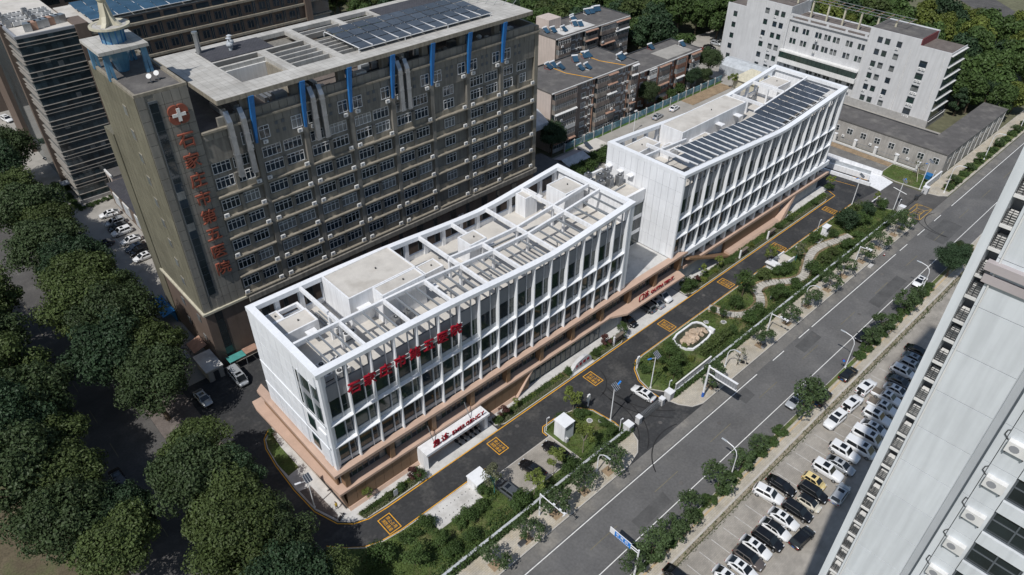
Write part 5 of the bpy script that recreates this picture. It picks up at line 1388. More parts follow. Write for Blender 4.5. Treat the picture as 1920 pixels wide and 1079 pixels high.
for k in range(14): part('rafter', MB().box(WX + 4.5, WX + 10.5, 80 + k * 3.2, 80.15 + k * 3.2, 26.2, 26.35), 'rust_awning', fr)
for x in (WX + 4.6, WX + 7.4, WX + 10.3): part('purlin', MB().box(x, x + .12, 79.5, 122.5, 26.36, 26.48), 'steel', fr)
for k in range(7): part('post', MB().box(WX + 5, WX + 5.5, 83 + k * 5.4, 83.5 + k * 5.4, 20.7 if 88 < 83 + k * 5.4 < 114 else 24.4, 26.2), 'cream_panel', fr)
# grey annex in front of it
ax = thing('annex', 'low grey L-shaped annex with a patched felt roof and white cross windows', 'building', (203, 60, 0))
ah = 6.2
part('wall', MB().box(203, 213, 48.3, 92, 0, ah), 'annex_wall', ax)
part('wall', MB().box(213, 246.5, 48.3, 54.8, 0, ah), 'annex_wall', ax)
part('roof', MB().box(202.8, 213.2, 48.1, 92, ah, ah + .25), 'felt_roof', ax)
part('roof', MB().box(213.2, 246.7, 48.1, 55.0, ah, ah + .25), 'felt_roof', ax)
part('roof_kerb', MB().box(212.9, 213.2, 55.0, 92, ah + .25, ah + .5), 'dark_metal', ax)
for k in range(10):
    y = 49.7 + k * 4.05
    def xw():
        b = MB().box(-.06, .04, 0, 1.7, 0, 1.7)
        return b.mesh('window', 'frame_white')
    o = part('window', cached(('xw',), xw), None, ax, (203, y, 2.9))
    for a, c in ((.1, .1), (.9, .1), (.1, .9), (.9, .9)):
        part('pane', cached(('xp',), lambda: MB().box(-.1, -.05, 0, .7, 0, .7).mesh('pane', 'glass_dark')), None, o, (203, y + a, 2.9 + c))
for k in range(9):
    x = 205.5 + k * 4.6
    o = part('window', cached(('xw2',), lambda: MB().box(0, 1.2, -.05, .04, 0, 1.5).mesh('window', 'frame_white')), None, ax, (x, 48.3, 3))
    part('pane', cached(('xp2',), lambda: MB().box(.1, 1.1, -.09, -.04, .1, 1.4).mesh('pane', 'glass_dark')), None, o, (x, 48.3, 3))
    part('drainpipe', MB().cyl((x + 2.6, 48.2, 0), (x + 2.6, 48.2, 6.1), .08, .08, 6), 'off_white', ax)
for i, (y, z) in enumerate(((68.2, 1.9), (60.6, 1.7), (57.4, 1.5), (76.3, 1.7))): condenser(None, (202.96, y, z), -R(90), 'split', '%s white air conditioner from the street on the long annex wall' % ORD[3 - i], 'air conditioners on the annex')
# ================================================================ white high-rise, lower right
TX = 36.5
hr = thing('high_rise', 'white residential high-rise wall filling the lower right corner', 'building', (TX, 3, 0))
HT = 118
part('core', MB().box(TX + .5, TX + 18, -34, 1.22, 0, HT), 'tower_white', hr)
part('core', MB().box(TX + .3, TX + 18, 1.72, 4.9, 0, HT), 'tower_white', hr)
part('core', MB().box(TX + .9, TX + 18, 1.2, 1.74, 0, HT), 'seam', hr)
part('core', MB().box(TX + 1.1, TX + 18, 4.9, 5.5, 0, HT), 'spandrel_grey', hr)
part('corner_fin', MB().box(TX - .05, TX + 18, 5.5, 5.95, 0, HT), 'tower_white', hr)
FZ0, FH = 39.9, 2.93
for k in range(-8, 24):
    z = FZ0 + k * FH
    if z < 30 or z > 88: 
        if z < 0: continue
    part('panel', cached(('hp1',), lambda: MB().box(0, .3, .02, 3.2, .02, FH - .02).mesh('panel', 'tower_white')), None, hr, (TX, 1.72, z))
    part('panel', cached(('hp2',), lambda: MB().box(0, .3, .02, .4, .02, FH - .02).mesh('panel', 'tower_white')), None, hr, (TX + .2, .8, z))
    part('panel', cached(('hp3',), lambda: MB().box(0, .3, .02, 1.36, .02, FH - .02).mesh('panel', 'tower_white')), None, hr, (TX + .2, -.58, z))
    part('panel', cached(('hp4',), lambda: MB().box(0, .3, 0, 2.6, .02, .95).mesh('panel', 'tower_white')), None, hr, (TX + .2, -3.2, z))
    part('panel', cached(('hp5',), lambda: MB().box(0, .3, -3, 0, .02, FH - .02).mesh('panel', 'tower_white')), None, hr, (TX + .2, -3.22, z))
    o = part('window', cached(('hw',), lambda: MB().box(0, .1, 0, 2.58, 0, .08).box(0, .1, 0, 2.58, 1.86, 1.94).box(0, .1, 0, .08, .08, 1.86).box(0, .1, 2.5, 2.58, .08, 1.86).box(0, .1, 1.25, 1.33, .08, 1.86).box(.01, .1, .08, 2.5, 1.1, 1.16).mesh('window', 'frame_dark')), None, hr, (TX + .38, -3.19, z + .97))
    part('pane', cached(('hwp',), lambda: MB().box(0, .05, .08, 2.5, .08, 1.86).mesh('pane', 'glass_dark')), None, o, (TX + .45, -3.19, z + .97))
    for oy in (-6.4, -12.8, -19.2):
        o = part('window', MESH[('hw',)], None, hr, (TX + .4, -3.19 + oy, z + .97)); part('pane', MESH[('hwp',)], None, o, (TX + .45, -3.19 + oy, z + .97))
    # ledges with louvred cages between fin and wall
    for zz in (z + .3, z + .3 + FH * .45) if z > 28 else ():
        o = part('equipment_ledge', cached(('hl',), lambda: MB().box(0, .9, 0, .58, -.16, 0).mesh('equipment_ledge', 'off_white')), None, hr, (TX + .12, 4.91, zz))
        def cage():
            b = MB()
            for i in range(6): b.box(0, .04, .02, .56, .08 + .13 * i, .11 + .13 * i)
            for y in (.02, .28, .53): b.box(.04, .08, y, y + .03, 0, .8)
            return b.mesh('louvre', 'dark_metal')
        part('louvre', cached(('cage',), cage), None, o, (TX + .15, 4.91, zz))
        part('unit', cached(('cunit',), lambda: MB().box(0, .3, .05, .5, 0, .55).mesh('unit', 'off_white')), None, o, (TX + .45, 4.91, zz + .02))
    if 45 < z < 90:
        copy_tree(AC['split'], TR((TX + .2, .12, z + 1.55), -R(90), (1.25, 1.15, 1.2)), '%s wall-mounted air conditioner from the bottom on the white high-rise' % ORD[min(29, k)], 'air conditioners on the high-rise')
        part('refrigerant_pipe', MB().tube([(TX + .15, .7, z + 2.1), (TX + .12, .95, z + 2.35), (TX + .15, .92, z + 2.5 + .3 * rng.random()), (TX + .16, .8, z + 2.75)], .03, 5), 'dark_metal', hr)
zb_ = 74.4
part('band', MB().box(TX - .35, TX + .02, 1.5, 5.2, zb_, zb_ + .45), 'tower_band', hr)
part('band', MB().box(TX - .2, TX + .02, 1.6, 5.1, zb_ - .75, zb_ - .3), 'tower_band', hr)
part('band', MB().box(TX - .35, TX + .02, 1.5, 5.2, zb_ + 7.6, zb_ + 8.2), 'tower_band', hr)
part('rain_pipe', MB().cyl((TX - .08, 4.72, 20), (TX - .08, 4.72, 90), .05, .05, 6), 'off_white', hr)
# ================================================================ vegetation
def leaf(b, p, d, s, rg):
    """one small folded diamond of foliage at p facing roughly d"""
    n = (Vector(d) + Vector((rg.uniform(-1, 1), rg.uniform(-1, 1), rg.uniform(-.6, 1))) * .62).normalized()
    a = n.cross(Vector((rg.uniform(-1, 1), rg.uniform(-1, 1), rg.uniform(-1, 1)))).normalized()
    c = n.cross(a)
    p = Vector(p); f = n * s * .22
    i = len(b.v)
    w = s * rg.uniform(.3, .48)
    b.v += [tuple(p - a * s * .55), tuple(p + c * w + f), tuple(p + a * s * .55), tuple(p - c * w + f)]
    b.f.append((i, i + 1, i + 2, i + 3)); b.m.append(0)
def crown_mesh(seed, rx, rz, zc, n, ls, nl, mt, lob=(.34, .5), up=.35, gap=.0, spread=1.0):
    rg = random.Random(seed); b = MB(); lobes = []
    for i in range(nl):
        for _ in range(30):
            u = Vector((rg.gauss(0, 1), rg.gauss(0, 1), rg.gauss(up, .8)))
            if u.length > .1: break
        u.normalize(); k = rg.uniform(.45, .8) * spread
        lr = rg.uniform(*lob) * rx
        lobes.append((Vector((u.x * rx * k, u.y * rx * k, zc + u.z * rz * k)), lr, rg.uniform(.7, 1)))
    tot = sum(l[1] ** 2 for l in lobes)
    for c, r, q in lobes:
        for _ in range(int(n * r * r / tot * (1 - gap * rg.random()))):
            d = Vector((rg.gauss(0, 1), rg.gauss(0, 1), rg.gauss(.25, .9))).normalized()
            rr = r * rg.uniform(.62, 1.08) if rg.random() < .8 else r * rg.uniform(.2, .7)
            p = c + Vector((d.x * rr, d.y * rr, d.z * rr * .8))
            leaf(b, p, d, ls * rg.uniform(.65, 1.35), rg)
    me = b.mesh('crown', mt)
    return me, lobes
def trunk_mesh(seed, h, r, lobes, mt, wrap=None):
    rg = random.Random(seed); b = MB()
    top = Vector((rg.uniform(-.1, .1) * h, rg.uniform(-.1, .1) * h, h))
    b.cyl((0, 0, -.1), tuple(top * .5 + Vector((0, 0, 0))), r, r * .72, 8); b.cyl(tuple(top * .5), tuple(top), r * .72, r * .5, 8)
    for c, lr, q in lobes[:7]: b.cyl(tuple(top * .85), tuple(c), r * .38, r * .1, 5, cap=False)
    return b.mesh('trunk', mt)
TREES = {}
def tree_proto(key, name, seed, rx, rz, zc, n, ls, nl, mt, th, tr, bark='bark', **k):
    t = thing(name, 'tree', 'tree' if 'shrub' not in name and 'hedge' not in name else 'shrub')
    me, lobes = crown_mesh(seed, rx, rz, zc, n, ls, nl, mt, **k)
    part('crown', me, None, t)
    part('trunk', trunk_mesh(seed, th, tr, lobes, bark), None, t)
    TREES[key] = proto(t)
for i, mt in enumerate(('leaf_big', 'leaf_dark', 'leaf_olive', 'leaf_big', 'leaf_olive')):
    tree_proto('big%d' % i, 'broadleaf_tree', 11 + i, 5.2, 4.1, 7.2, 15000, .3, 46, mt, 5.5, .32, lob=(.17, .36))
for i, mt in enumerate(('leaf_mid', 'leaf_dark', 'leaf_yellow', 'leaf_olive', 'leaf_mid')):
    tree_proto('wood%d' % i, 'woodland_tree', 31 + i, 4.6, 5.0, 7.6, 3000, .72, 20, mt, 5.5, .26, lob=(.28, .46))
for i in range(4):
    tree_proto('street%d' % i, 'street_tree', 51 + i, 2.45, 1.5, 3.2, 900, .32, 14, 'leaf_street', 2.6, .08, lob=(.22, .4), spread=1.15)
tree_proto('lime0', 'young_tree', 61, 1.7, 2.0, 3.7, 850, .26, 14, 'leaf_bright', 2.8, .07, 'bark_pale', lob=(.22, .4), spread=1.1)
tree_proto('lime1', 'young_tree', 62, 1.4, 1.8, 3.4, 650, .25, 12, 'leaf_bright', 2.6, .06, 'bark_pale', lob=(.22, .4), spread=1.1)
tree_proto('grey0', 'feathery_tree', 63, 1.7, 2.2, 3.7, 900, .2, 16, 'leaf_grey', 2.6, .08, 'trunk_wrap', lob=(.2, .36), spread=1.2)
tree_proto('fan0', 'vase_shaped_tree', 64, 1.9, 2.0, 3.0, 1400, .22, 16, 'leaf_mid', 2.0, .1, 'bark', lob=(.24, .42))
tree_proto('pine0', 'dark_evergreen_tree', 65, 2.7, 2.3, 2.8, 3000, .3, 22, 'leaf_dark', 2.2, .16, 'bark', lob=(.26, .42))
tree_proto('red0', 'purple_leaved_tree', 66, 1.2, 1.1, 1.9, 700, .2, 12, 'leaf_red', 1.5, .06, 'bark', lob=(.24, .42))
tree_proto('shrub0', 'rounded_shrub', 67, 1.15, .8, .85, 900, .19, 12, 'leaf_hedge', .6, .06)
tree_proto('shrub1', 'rounded_shrub', 68, 1.3, .9, .9, 900, .2, 11, 'leaf_mid', .6, .06)
tree_proto('shrub2', 'rounded_shrub', 69, .75, .55, .55, 450, .15, 9, 'leaf_yellow', .4, .04)
tree_proto('shrub3', 'rounded_shrub', 70, 1.1, .9, .9, 800, .18, 12, 'leaf_olive', .6, .06)
tree_proto('shrub4', 'spreading_shrub', 71, 1.6, 1.2, 1.3, 1300, .22, 14, 'leaf_hedge', .9, .07)
tree_proto('hedge0', 'clipped_hedge', 72, 1.6, .5, .55, 1300, .2, 18, 'leaf_hedge', .4, .05, lob=(.26, .4))
tree_proto('cedar0', 'conical_conifer', 73, 3.0, 5.5, 6.0, 3600, .4, 26, 'leaf_dark', 4, .25, lob=(.2, .34))
tree_proto('bare0', 'sparse_tree', 74, 1.5, 1.6, 3.2, 160, .22, 12, 'leaf_grey', 2.8, .09, 'bark', lob=(.22, .4), spread=1.2)
def plant(key, x, y, s=1.0, label=None, group=None, sz=None, z=0.05):
    return copy_tree(TREES[key], TR((x, y, z), rng.uniform(0, 6.28), (s, s * rng.uniform(.92, 1.08), sz or s * rng.uniform(.92, 1.08))), label, group)

east = [(20, 208, 1.1), (15.5, 195, 1.15), (15, 183, 1.1), (15.2, 172, 1.2), (17.8, 163.5, 1.0), (14.5, 155, 1.12), (16.8, 147, 1.02), (15.5, 138.5, 1.12), (19.4, 131.5, .85), (14, 129, 1.1), (17, 120.5, 1.1), (13.8, 113, 1.1), (18.6, 109.5, .95), (15.8, 102.6, 1.0), (15.8, 84.6, .88), (13, 79, .95), (16.6, 76.4, .78), (14, 71, .92), (16.4, 67.6, .72), (12.5, 64.4, .95), (15.6, 61.4, .8), (14.6, 55.6, .9), (19.3, 53.2, .7)]
for i, (x, y, s) in enumerate(east):
    plant('big%d' % (i % 5), x - .8, y, s * 1.38, '%s big broadleaf tree from the far end on the hospital side of the left street' % ORD[i], 'big trees along the left street')
plant('shrub4', 13.9, 92.6, 1.7, 'small tree standing in the gap between the two masses of big street trees', 'big trees along the left street')
plant('lime0', 22.8, 143.5, 1.1, 'pale lime-green young tree beside the parked cars below the tan tower')
west = [(-2.5, 140, 1.1), (-4.5, 129, 1.1), (-4, 118.5, 1.1), (-2.6, 110, 1.0), (-7, 104.5, 1.1), (-2.6, 100, .9), (-9, 95, 1.1), (-3.6, 90.5, .9), (-5.5, 83.5, .95), (.2, 81.8, .75), (-2.2, 76, .9), (-10.5, 113, 1.1), (-12.5, 122, 1.1), (-11, 134, 1.1), (-10, 148, 1.1)]
for i, (x, y, s) in enumerate(west):
    plant('big%d' % ((i + 2) % 5), x + 1.2, y, s * 1.42, 'big broadleaf tree beyond the left street, %s of its clump' % ORD[i], 'big trees beyond the left street')
# street trees
nt_ = [38.1, 44.4, 50.6, 56.9, 62.6, 91.0, 107.3, 117.3, 125.4, 133.6, 140.8, 149.1, 157.2, 165.4, 169.6]
for i, x in enumerate(nt_):
    plant('street%d' % (i % 4), x, 43.7 + rng.uniform(-.2, .3), rng.uniform(.85, 1.15), '%s young street tree from the near end of the hospital pavement' % ORD[i], 'young trees on the hospital pavement')
    structure('tree_pit', MB().box(x - .8, x + .8, 43.0, 44.6, .09, .108), 'bare_soil')
plant('bare0', 99.2, 43.7, 1.0, 'nearly bare young tree with a wrapped trunk beyond the road gantry', 'young trees on the hospital pavement')
st_ = [(51.8, 31, 1.0), (55.4, 29.5, 1.1), (59.4, 29.4, 1.05), (64.9, 29.5, 1.1), (72.0, 29.7, 1.15), (78.2, 29.5, .95), (83.4, 29.5, .8), (97, 29.3, 1.45), (122.8, 29.5, .9), (127.6, 29.6, 1.05), (138.3, 29.6, 1.1), (143, 29.5, .9)]
for i, (x, y, s) in enumerate(st_):
    plant('street%d' % ((i + 1) % 4), x, max(29.2, min(y, 29.5)), s, '%s leafy tree from the bottom edge along the car park pavement' % ORD[i], 'trees on the car park pavement')
plant('big1', 157.5, 28.4, .72, 'full dark round tree at the far end of the car park pavement')
plant('big0', 164.5, 29, .5, 'small dark tree behind the round tree at the far car park pavement')
hx = [56, 59.2, 62.4, 65.8, 69.6, 73, 76.4, 80.4, 84, 87.2, 90.4, 118.5, 121.6, 124.8, 128, 131.2, 134.4, 137.6, 140.8, 144, 147.2, 150.4]
for i, x in enumerate(hx): plant('hedge0', x, 29.25, .95, '%s clipped hedge clump from the bottom edge beside the road' % ORD[i], 'hedge clumps beside the road')
for i in range(16):
    x = 198 + i * 5.2
    plant('hedge0', x, 44.1, 1.0, '%s low hedge clump from the exit gate on the far pavement' % ORD[i], 'hedge clumps on the far pavement')
for i, x in enumerate((200.5, 211, 219, 233, 247)): plant('street%d' % (i % 4), x, 44.2, .6, '%s sapling from the exit gate on the far pavement' % ORD[i], 'saplings on the far pavement')
# woodland
wr = random.Random(5)
wood = []
for k in range(3000):
    x = wr.uniform(150, 420); y = wr.uniform(48, 380)
    ok = (y > 172 and x < 215 and x > 108) or (x > 208 and y > 160) or (x > 247 and y < 160 and not (y < 57)) or (x > 250 and 49 < y < 57) or (208 < x < 226 and 143 < y < 165)
    if 330 < x < 425 and 52 < y < 145 and abs((y - 60) - (x - 340)) < 16: ok = False
    if not ok or any((x - a) ** 2 + (y - b) ** 2 < (4.3 + .014 * max(0, x - 200)) ** 2 for a, b in wood): continue
    wood.append((x, y))
MI = cam.matrix_world.inverted()
def in_view(x, y):
    q = MI @ Vector((x, y, 8)); k = cam_data.lens / 36 / -q.z
    return abs(q.x * k) < .53 and q.y * k < .5625 * .5 + .03
wood = sorted([p for p in wood if in_view(*p)], key=lambda p: p[0] ** 2 + p[1] ** 2)
def wr_at(x, y): return 'behind the rear apartments' if x < 215 and y > 150 else 'beyond the end of the pale office' if y < 75 else 'at the back of the pale office' if y < 135 else 'behind the yard left of the pale office'
for i, (x, y) in enumerate(wood[:300]):
    kx = 'wood%d' % (2 if (x > 262 and y < 190 and wr.random() < .3) or wr.random() < .03 else wr.choice((0, 1, 3, 4)))
    yel = kx == 'wood2'
    plant(kx, x, y, wr.uniform(.85, 1.35), ('yellowish' if yel else 'green') + ' tree in the wood ' + wr_at(x, y), ('yellowish' if yel else 'green') + ' trees in the wood ' + wr_at(x, y))
for i, (x, y, s, k, lb) in enumerate(((178.6, 129.6, .8, 'big0', 'dark tree in front of the junction of the grey and brick apartments'), (201.5, 129, .66, 'big1', 'left of two dark trees in front of the brick apartments'), (212.5, 130.5, 1.0, 'big0', 'tallest dark tree at the end of the brick apartments'), (207.4, 128.4, .55, 'big3', 'dark tree squeezed beside the tallest one by the brick apartments'), (133.6, 127.0, .95, 'big1', 'dark shaded tree between the tan tower and the grey apartments'), (190.5, 129.6, 1.3, 'shrub4', 'round bush at the foot of the brick apartments'), (195.4, 129.3, 1.5, 'shrub4', 'larger round bush right of the other at the brick apartments'), (185.5, 129.2, 1.2, 'shrub3', 'olive bush behind the mural wall'), (212.5, 120.5, 1.0, 'lime0', 'yellow-green sapling in front of the hipped roof'), (246, 61.5, .9, 'cedar0', 'tall conifer against the glazed end of the pale office'), (250.5, 66, .9, 'big0', 'broad bright tree behind the conifer at the pale office'), (256, 57, .9, 'big1', 'dark tree at the end of the annex'), (262, 50.4, .8, 'big4', 'dark tree near the far pavement beyond the annex'), (197.6, 52.4, 1.1, 'bare0', 'leaning propped tree with a grey crown in the far lawn'), (173.4, 64.6, .8, 'shrub4', 'dark bush at the far bend of the drive'), (174.9, 65.4, .72, 'lime0', 'bright lime sapling at the far bend of the drive'))):
    plant(k, x, y, s, lb)
for i in range(9): plant('shrub4' if i % 2 else 'shrub1', 126.4 + 2.5 * i, 112.4 + .55 * i + wr.uniform(-.3, .3), 1.6, '%s bush from the left in the bright row behind the link wing' % ORD[i], 'bushes behind the link wing')
# hospital garden
gdn = [('fan0', 118, 54.8, 1.3, 'tall vase-shaped tree inside the first loop of the path'), ('pine0', 159.2, 53.2, 1.15, 'large dark evergreen beyond the white garden kiosk'), ('shrub4', 132.8, 53.0, 1.1, 'dark bush below the stepped ramp'), ('grey0', 138, 53.9, .9, 'pale feathery tree right of the stepped ramp'), ('lime1', 131.2, 57.0, 1.15, 'pale yellow tree leaning over the drive before the stepped ramp'), ('shrub4', 130.4, 53.6, 1.0, 'dark bush left of the stepped ramp'), ('shrub3', 142.3, 49.5, 1.5, 'olive bush in the second loop of the path'), ('shrub4', 129.2, 48.9, .95, 'small tree at the path by the second bend'), ('shrub4', 123.6, 49.3, 1.2, 'spreading bush beyond the first path bend'), ('fan0', 121.3, 49.3, .75, 'slim tree beside the first path bend'), ('shrub3', 126.8, 55.2, 1.6, 'wide olive bush by the drive before the second path bend'), ('shrub2', 142.8, 54.4, 1.1, 'clipped yellow ball beside the path'), ('shrub0', 153.8, 53.1, 1.2, 'round bush behind the garden kiosk'), ('shrub4', 163.6, 51.0, 1.4, 'bush beyond the dark evergreen'), ('pine0', 169, 52.2, .75, 'rounded evergreen near the far corner of the garden'), ('shrub4', 174.2, 51.2, 1.1, 'bush at the far garden corner by the lamp'), ('lime1', 175.6, 53.2, .7, 'small standard tree at the far garden corner'), ('shrub3', 168.4, 55, 1.2, 'olive bush by the drive near the far bend'), ('shrub0', 164.5, 55.4, 1.3, 'round bush by the drive beyond the evergreen'), ('shrub1', 148.6, 55.5, 1.3, 'light green bush between the ball and the kiosk'), ('fan0', 89.5, 51.4, .95, 'leafy tree on the lawn behind the fence letters'), ('fan0', 87.4, 49.6, .8, 'small tree on the lawn next to the gate fence'), ('shrub2', 95.7, 53.2, 1.0, 'yellow ball at the near end of the rock pool'), ('shrub2', 93.8, 50.2, 1.15, 'yellow ball between lawn trees and rock pool'), ('shrub0', 106.2, 49.6, 1.1, 'round green bush at the far end of the bamboo'), ('fan0', 108.7, 53.3, .7, 'grey-stemmed shrub before the path start'), ('shrub0', 109.1, 56.1, .8, 'small bush at the start of the path'), ('shrub3', 93, 52.4, .9, 'olive bush below the rock pool'), ('shrub3', 92.6, 50.9, .8, 'second olive bush below the rock pool'), ('shrub0', 84.9, 54.4, 1.0, 'layered pine bush at the lawn tip by the gate'), ('shrub2', 88.3, 56.2, 1.0, 'yellow ball by the drive at the lawn tip'), ('shrub4', 88.8, 54.2, 1.0, 'green bush by the solar lamp on the lawn'), ('fan0', 91, 53.3, 1.0, 'full green tree in the middle of the lawn'), ('shrub2', 85.7, 53.0, .8, 'yellow ball near the foot of the solar lamp'), ('shrub4', 113.6, 53.6, 1.1, 'bush beside the vase-shaped tree'), ('shrub1', 115.5, 49.2, 1.4, 'light bush against the fence at the first path loop'), ('shrub4', 112, 49, 1.2, 'dark bush against the fence before the path loop'), ('shrub3', 146.5, 49.5, 1.2, 'bush against the fence in the third path loop'), ('shrub4', 136, 48.9, 1.3, 'bush by the fence at the second path bend'), ('shrub4', 151.2, 48.8, 1.1, 'bush by the fence below the kiosk'), ('shrub1', 157, 48.8, 1.2, 'light bush by the fence below the evergreen'),
       ('lime0', 67.4, 56.2, 1.15, 'lime-green tree at the drive side of the small island'), ('lime0', 62.4, 49.2, 1.1, 'lime-green tree in front of the white kiosk'), ('lime1', 55.6, 49.3, 1.15, 'lime-green tree between the two black parked cars'), ('lime1', 50.6, 48.7, 1.15, 'lime-green tree below the middle parking bay'), ('grey0', 46.2, 53.0, 1.15, 'tall grey feathery tree beside the white hut'), ('shrub4', 44.9, 54.1, .75, 'small bush against the white hut'), ('fan0', 68, 48.5, .7, 'grey-stemmed shrub near the gate on the island'), ('shrub0', 67.2, 55, 1.1, 'round bush at the island tip'), ('shrub0', 68.8, 54.4, .8, 'second round bush at the island tip'), ('shrub0', 69.4, 50.9, .9, 'cloud-pruned bush beside the island manhole'), ('shrub4', 64.2, 55.6, 1.0, 'bush behind the white kiosk'), ('shrub1', 42.6, 52.0, 1.1, 'bright hedge bush below the concrete pad'), ('shrub4', 40.4, 52.3, .95, 'second hedge bush below the concrete pad'), ('shrub1', 38.4, 52.4, 1.0, 'third hedge bush below the concrete pad'), ('shrub4', 34.9, 55.6, .9, 'dark bush at the near end of the concrete pad'), ('shrub0', 30.8, 55.3, 1.0, 'clipped dark ball on the shaded lawn by the bend'), ('shrub0', 32.8, 55.0, .75, 'smaller clipped ball on the shaded lawn by the bend'), ('fan0', 34.2, 51.6, .8, 'tree on the shaded lawn between fence and pad'), ('shrub4', 34.6, 49.4, 1.0, 'bush against the fence below the shaded lawn'), ('shrub4', 38.3, 49.3, .9, 'second bush against the fence below the shaded lawn'), ('fan0', 29.8, 51.6, 1.1, 'tree at the near end of the shaded lawn'), ('shrub4', 47.2, 48.6, 1.3, 'bush against the fence below the hut'), ('shrub4', 57.8, 48.3, 1.1, 'bush against the fence below the parked cars'), ('shrub4', 26.4, 55, 1.5, 'bush in deep shade inside the bend'),
       ('red0', 38.4, 63.5, 1.0, 'purple-leaved tree left of the emergency canopy'), ('red0', 57.8, 63.7, .95, 'purple-leaved tree right of the emergency canopy'), ('shrub4', 39.4, 63.4, .8, 'dark bush left of the emergency canopy'), ('lime1', 31.2, 65.3, .6, 'thin sapling against the brown base'), ('shrub3', 33.4, 63.6, .75, 'olive bush in the bed at the near corner'), ('shrub0', 36, 63.4, .8, 'round bush in the middle of the near corner bed'), ('shrub0', 56.6, 63.6, .7, 'round bush just right of the emergency canopy'), ('lime1', 61, 64, .5, 'sparse sapling in the bed past the emergency canopy'), ('shrub0', 73.6, 63.5, .95, 'dark round bush left of the engraved stone'), ('shrub0', 81.3, 63.4, .95, 'dark round bush right of the engraved stone'), ('red0', 84.6, 63.9, 1.0, 'purple-leaved tree before the outpatient apron'), ('fan0', 89.2, 63.7, .75, 'bushy tree at the corner of the outpatient apron'), ('shrub4', 111.4, 63.8, 1.2, 'wide bush right of the outpatient apron'), ('red0', 114.6, 64.2, .8, 'purple shrub in the long bed past the outpatient apron'), ('lime1', 117.2, 64.4, .7, 'thin sapling in the long bed past the outpatient apron'), ('lime1', 122.6, 64.2, .75, 'second thin sapling in the long bed'), ('shrub2', 116.4, 63.4, 1.1, 'yellow-green ball in the long bed'), ('shrub2', 121, 63.6, 1.0, 'second yellow-green ball in the long bed'), ('shrub1', 126.6, 63.6, .8, 'light bush left of the first notice board'), ('shrub2', 135.4, 63.6, 1.1, 'third yellow-green ball in the long bed'), ('shrub0', 147, 63.6, .9, 'round bush past the second notice board'), ('shrub0', 152, 63.6, .8, 'round bush opposite the garden kiosk'), ('lime1', 153, 64.2, .45, 'thin sapling opposite the garden kiosk'), ('shrub0', 163.8, 63.5, .9, 'round bush near the end of the long bed'), ('shrub0', 26.4, 87.4, .7, 'small bush at the tip of the side lawn'),
       ('shrub1', 26, 199.2, 1.3, 'bright bush beside the glazed tower door'), ('shrub1', 26.8, 197.2, 1.2, 'second bush beside the glazed tower door')]
for k, x, y, s, lb in gdn: plant(k, x, y, s, lb, z=.1)
for i in range(13):
    a = 26.6 if i < 6 else 27.2 + (i - 6) * 1.9; y = (194 - 1.5 * i) if i < 6 else 184.9 + .25 * (i - 6)
    plant('hedge0', a, y, .7, '%s clump of the low hedge round the glazed tower foot' % ORD[i], 'hedge at the glazed tower', z=.02)
for i in range(5): plant('hedge0', 25 + i * 1.7, 231 + i * .4, .9, '%s clump of the hedge at the far end of the glazed tower' % ORD[i], 'hedge at the far end of the glazed tower', z=.02)
# uneven low planting through the lawns
def blotch(a, b_, t): return lambda x, y: math.sin(x * a + t) + math.sin(y * b_ + x * .31 + t * 2) + math.sin((x - y) * .53 + t) > .75 and not in_path(x, y)
PATHX = [(109.9, 57.2), (110.4, 55.4), (111.0, 53.3), (112.8, 51.4), (115.4, 50.5), (118.4, 50.7), (120.8, 52.2), (122.3, 53.8), (124.6, 54.1), (127.2, 53.1), (129.8, 51.2), (132.2, 50.0), (134.6, 49.8), (137.0, 50.6), (139.4, 51.5), (142, 52.6), (145, 53.2), (148, 53.0), (151, 52.2), (154, 51.3), (157.2, 50.6), (94.8, 54), (97, 54), (99, 54), (101, 54), (103, 54)]
def in_path(x, y): return any((x - a) ** 2 + (y - c) ** 2 < (2.2 if a > 106 else 6.5) for a, c in PATHX) or 130 < x < 139 and 54 < y < 57.6
def spread_cover():
    for i, (mt, h, n, ls) in enumerate((('leaf_olive', .45, 8500, .24), ('leaf_bright', .35, 4200, .2), ('leaf_hedge', .7, 9500, .26), ('leaf_grey', .4, 3500, .2), ('leaf_mid', .9, 8000, .28))):
        nm = ('olive', 'lime', 'dark green', 'grey-green', 'taller mid green')[i]
        patch('ground_cover', 'uneven drifts of %s planting through the garden lawn' % nm, 'ground cover', 84.5, 175, 48, 57, .1, h, n, ls, mt, 90 + i, ins=blotch(.35 + .07 * i, .8 + .1 * i, i * 1.7))
    patch('ground_cover', 'uneven drifts of green planting on the shaded lawn by the bend', 'ground cover', 24, 48.5, 48, 57, .1, .7, 5200, .26, 'leaf_hedge', 97, ins=lambda x, y: math.sin(x * .6) + math.sin(y * .9 + x * .2) > .2 and not (35.5 < x < 48.6 and y > 53.3))
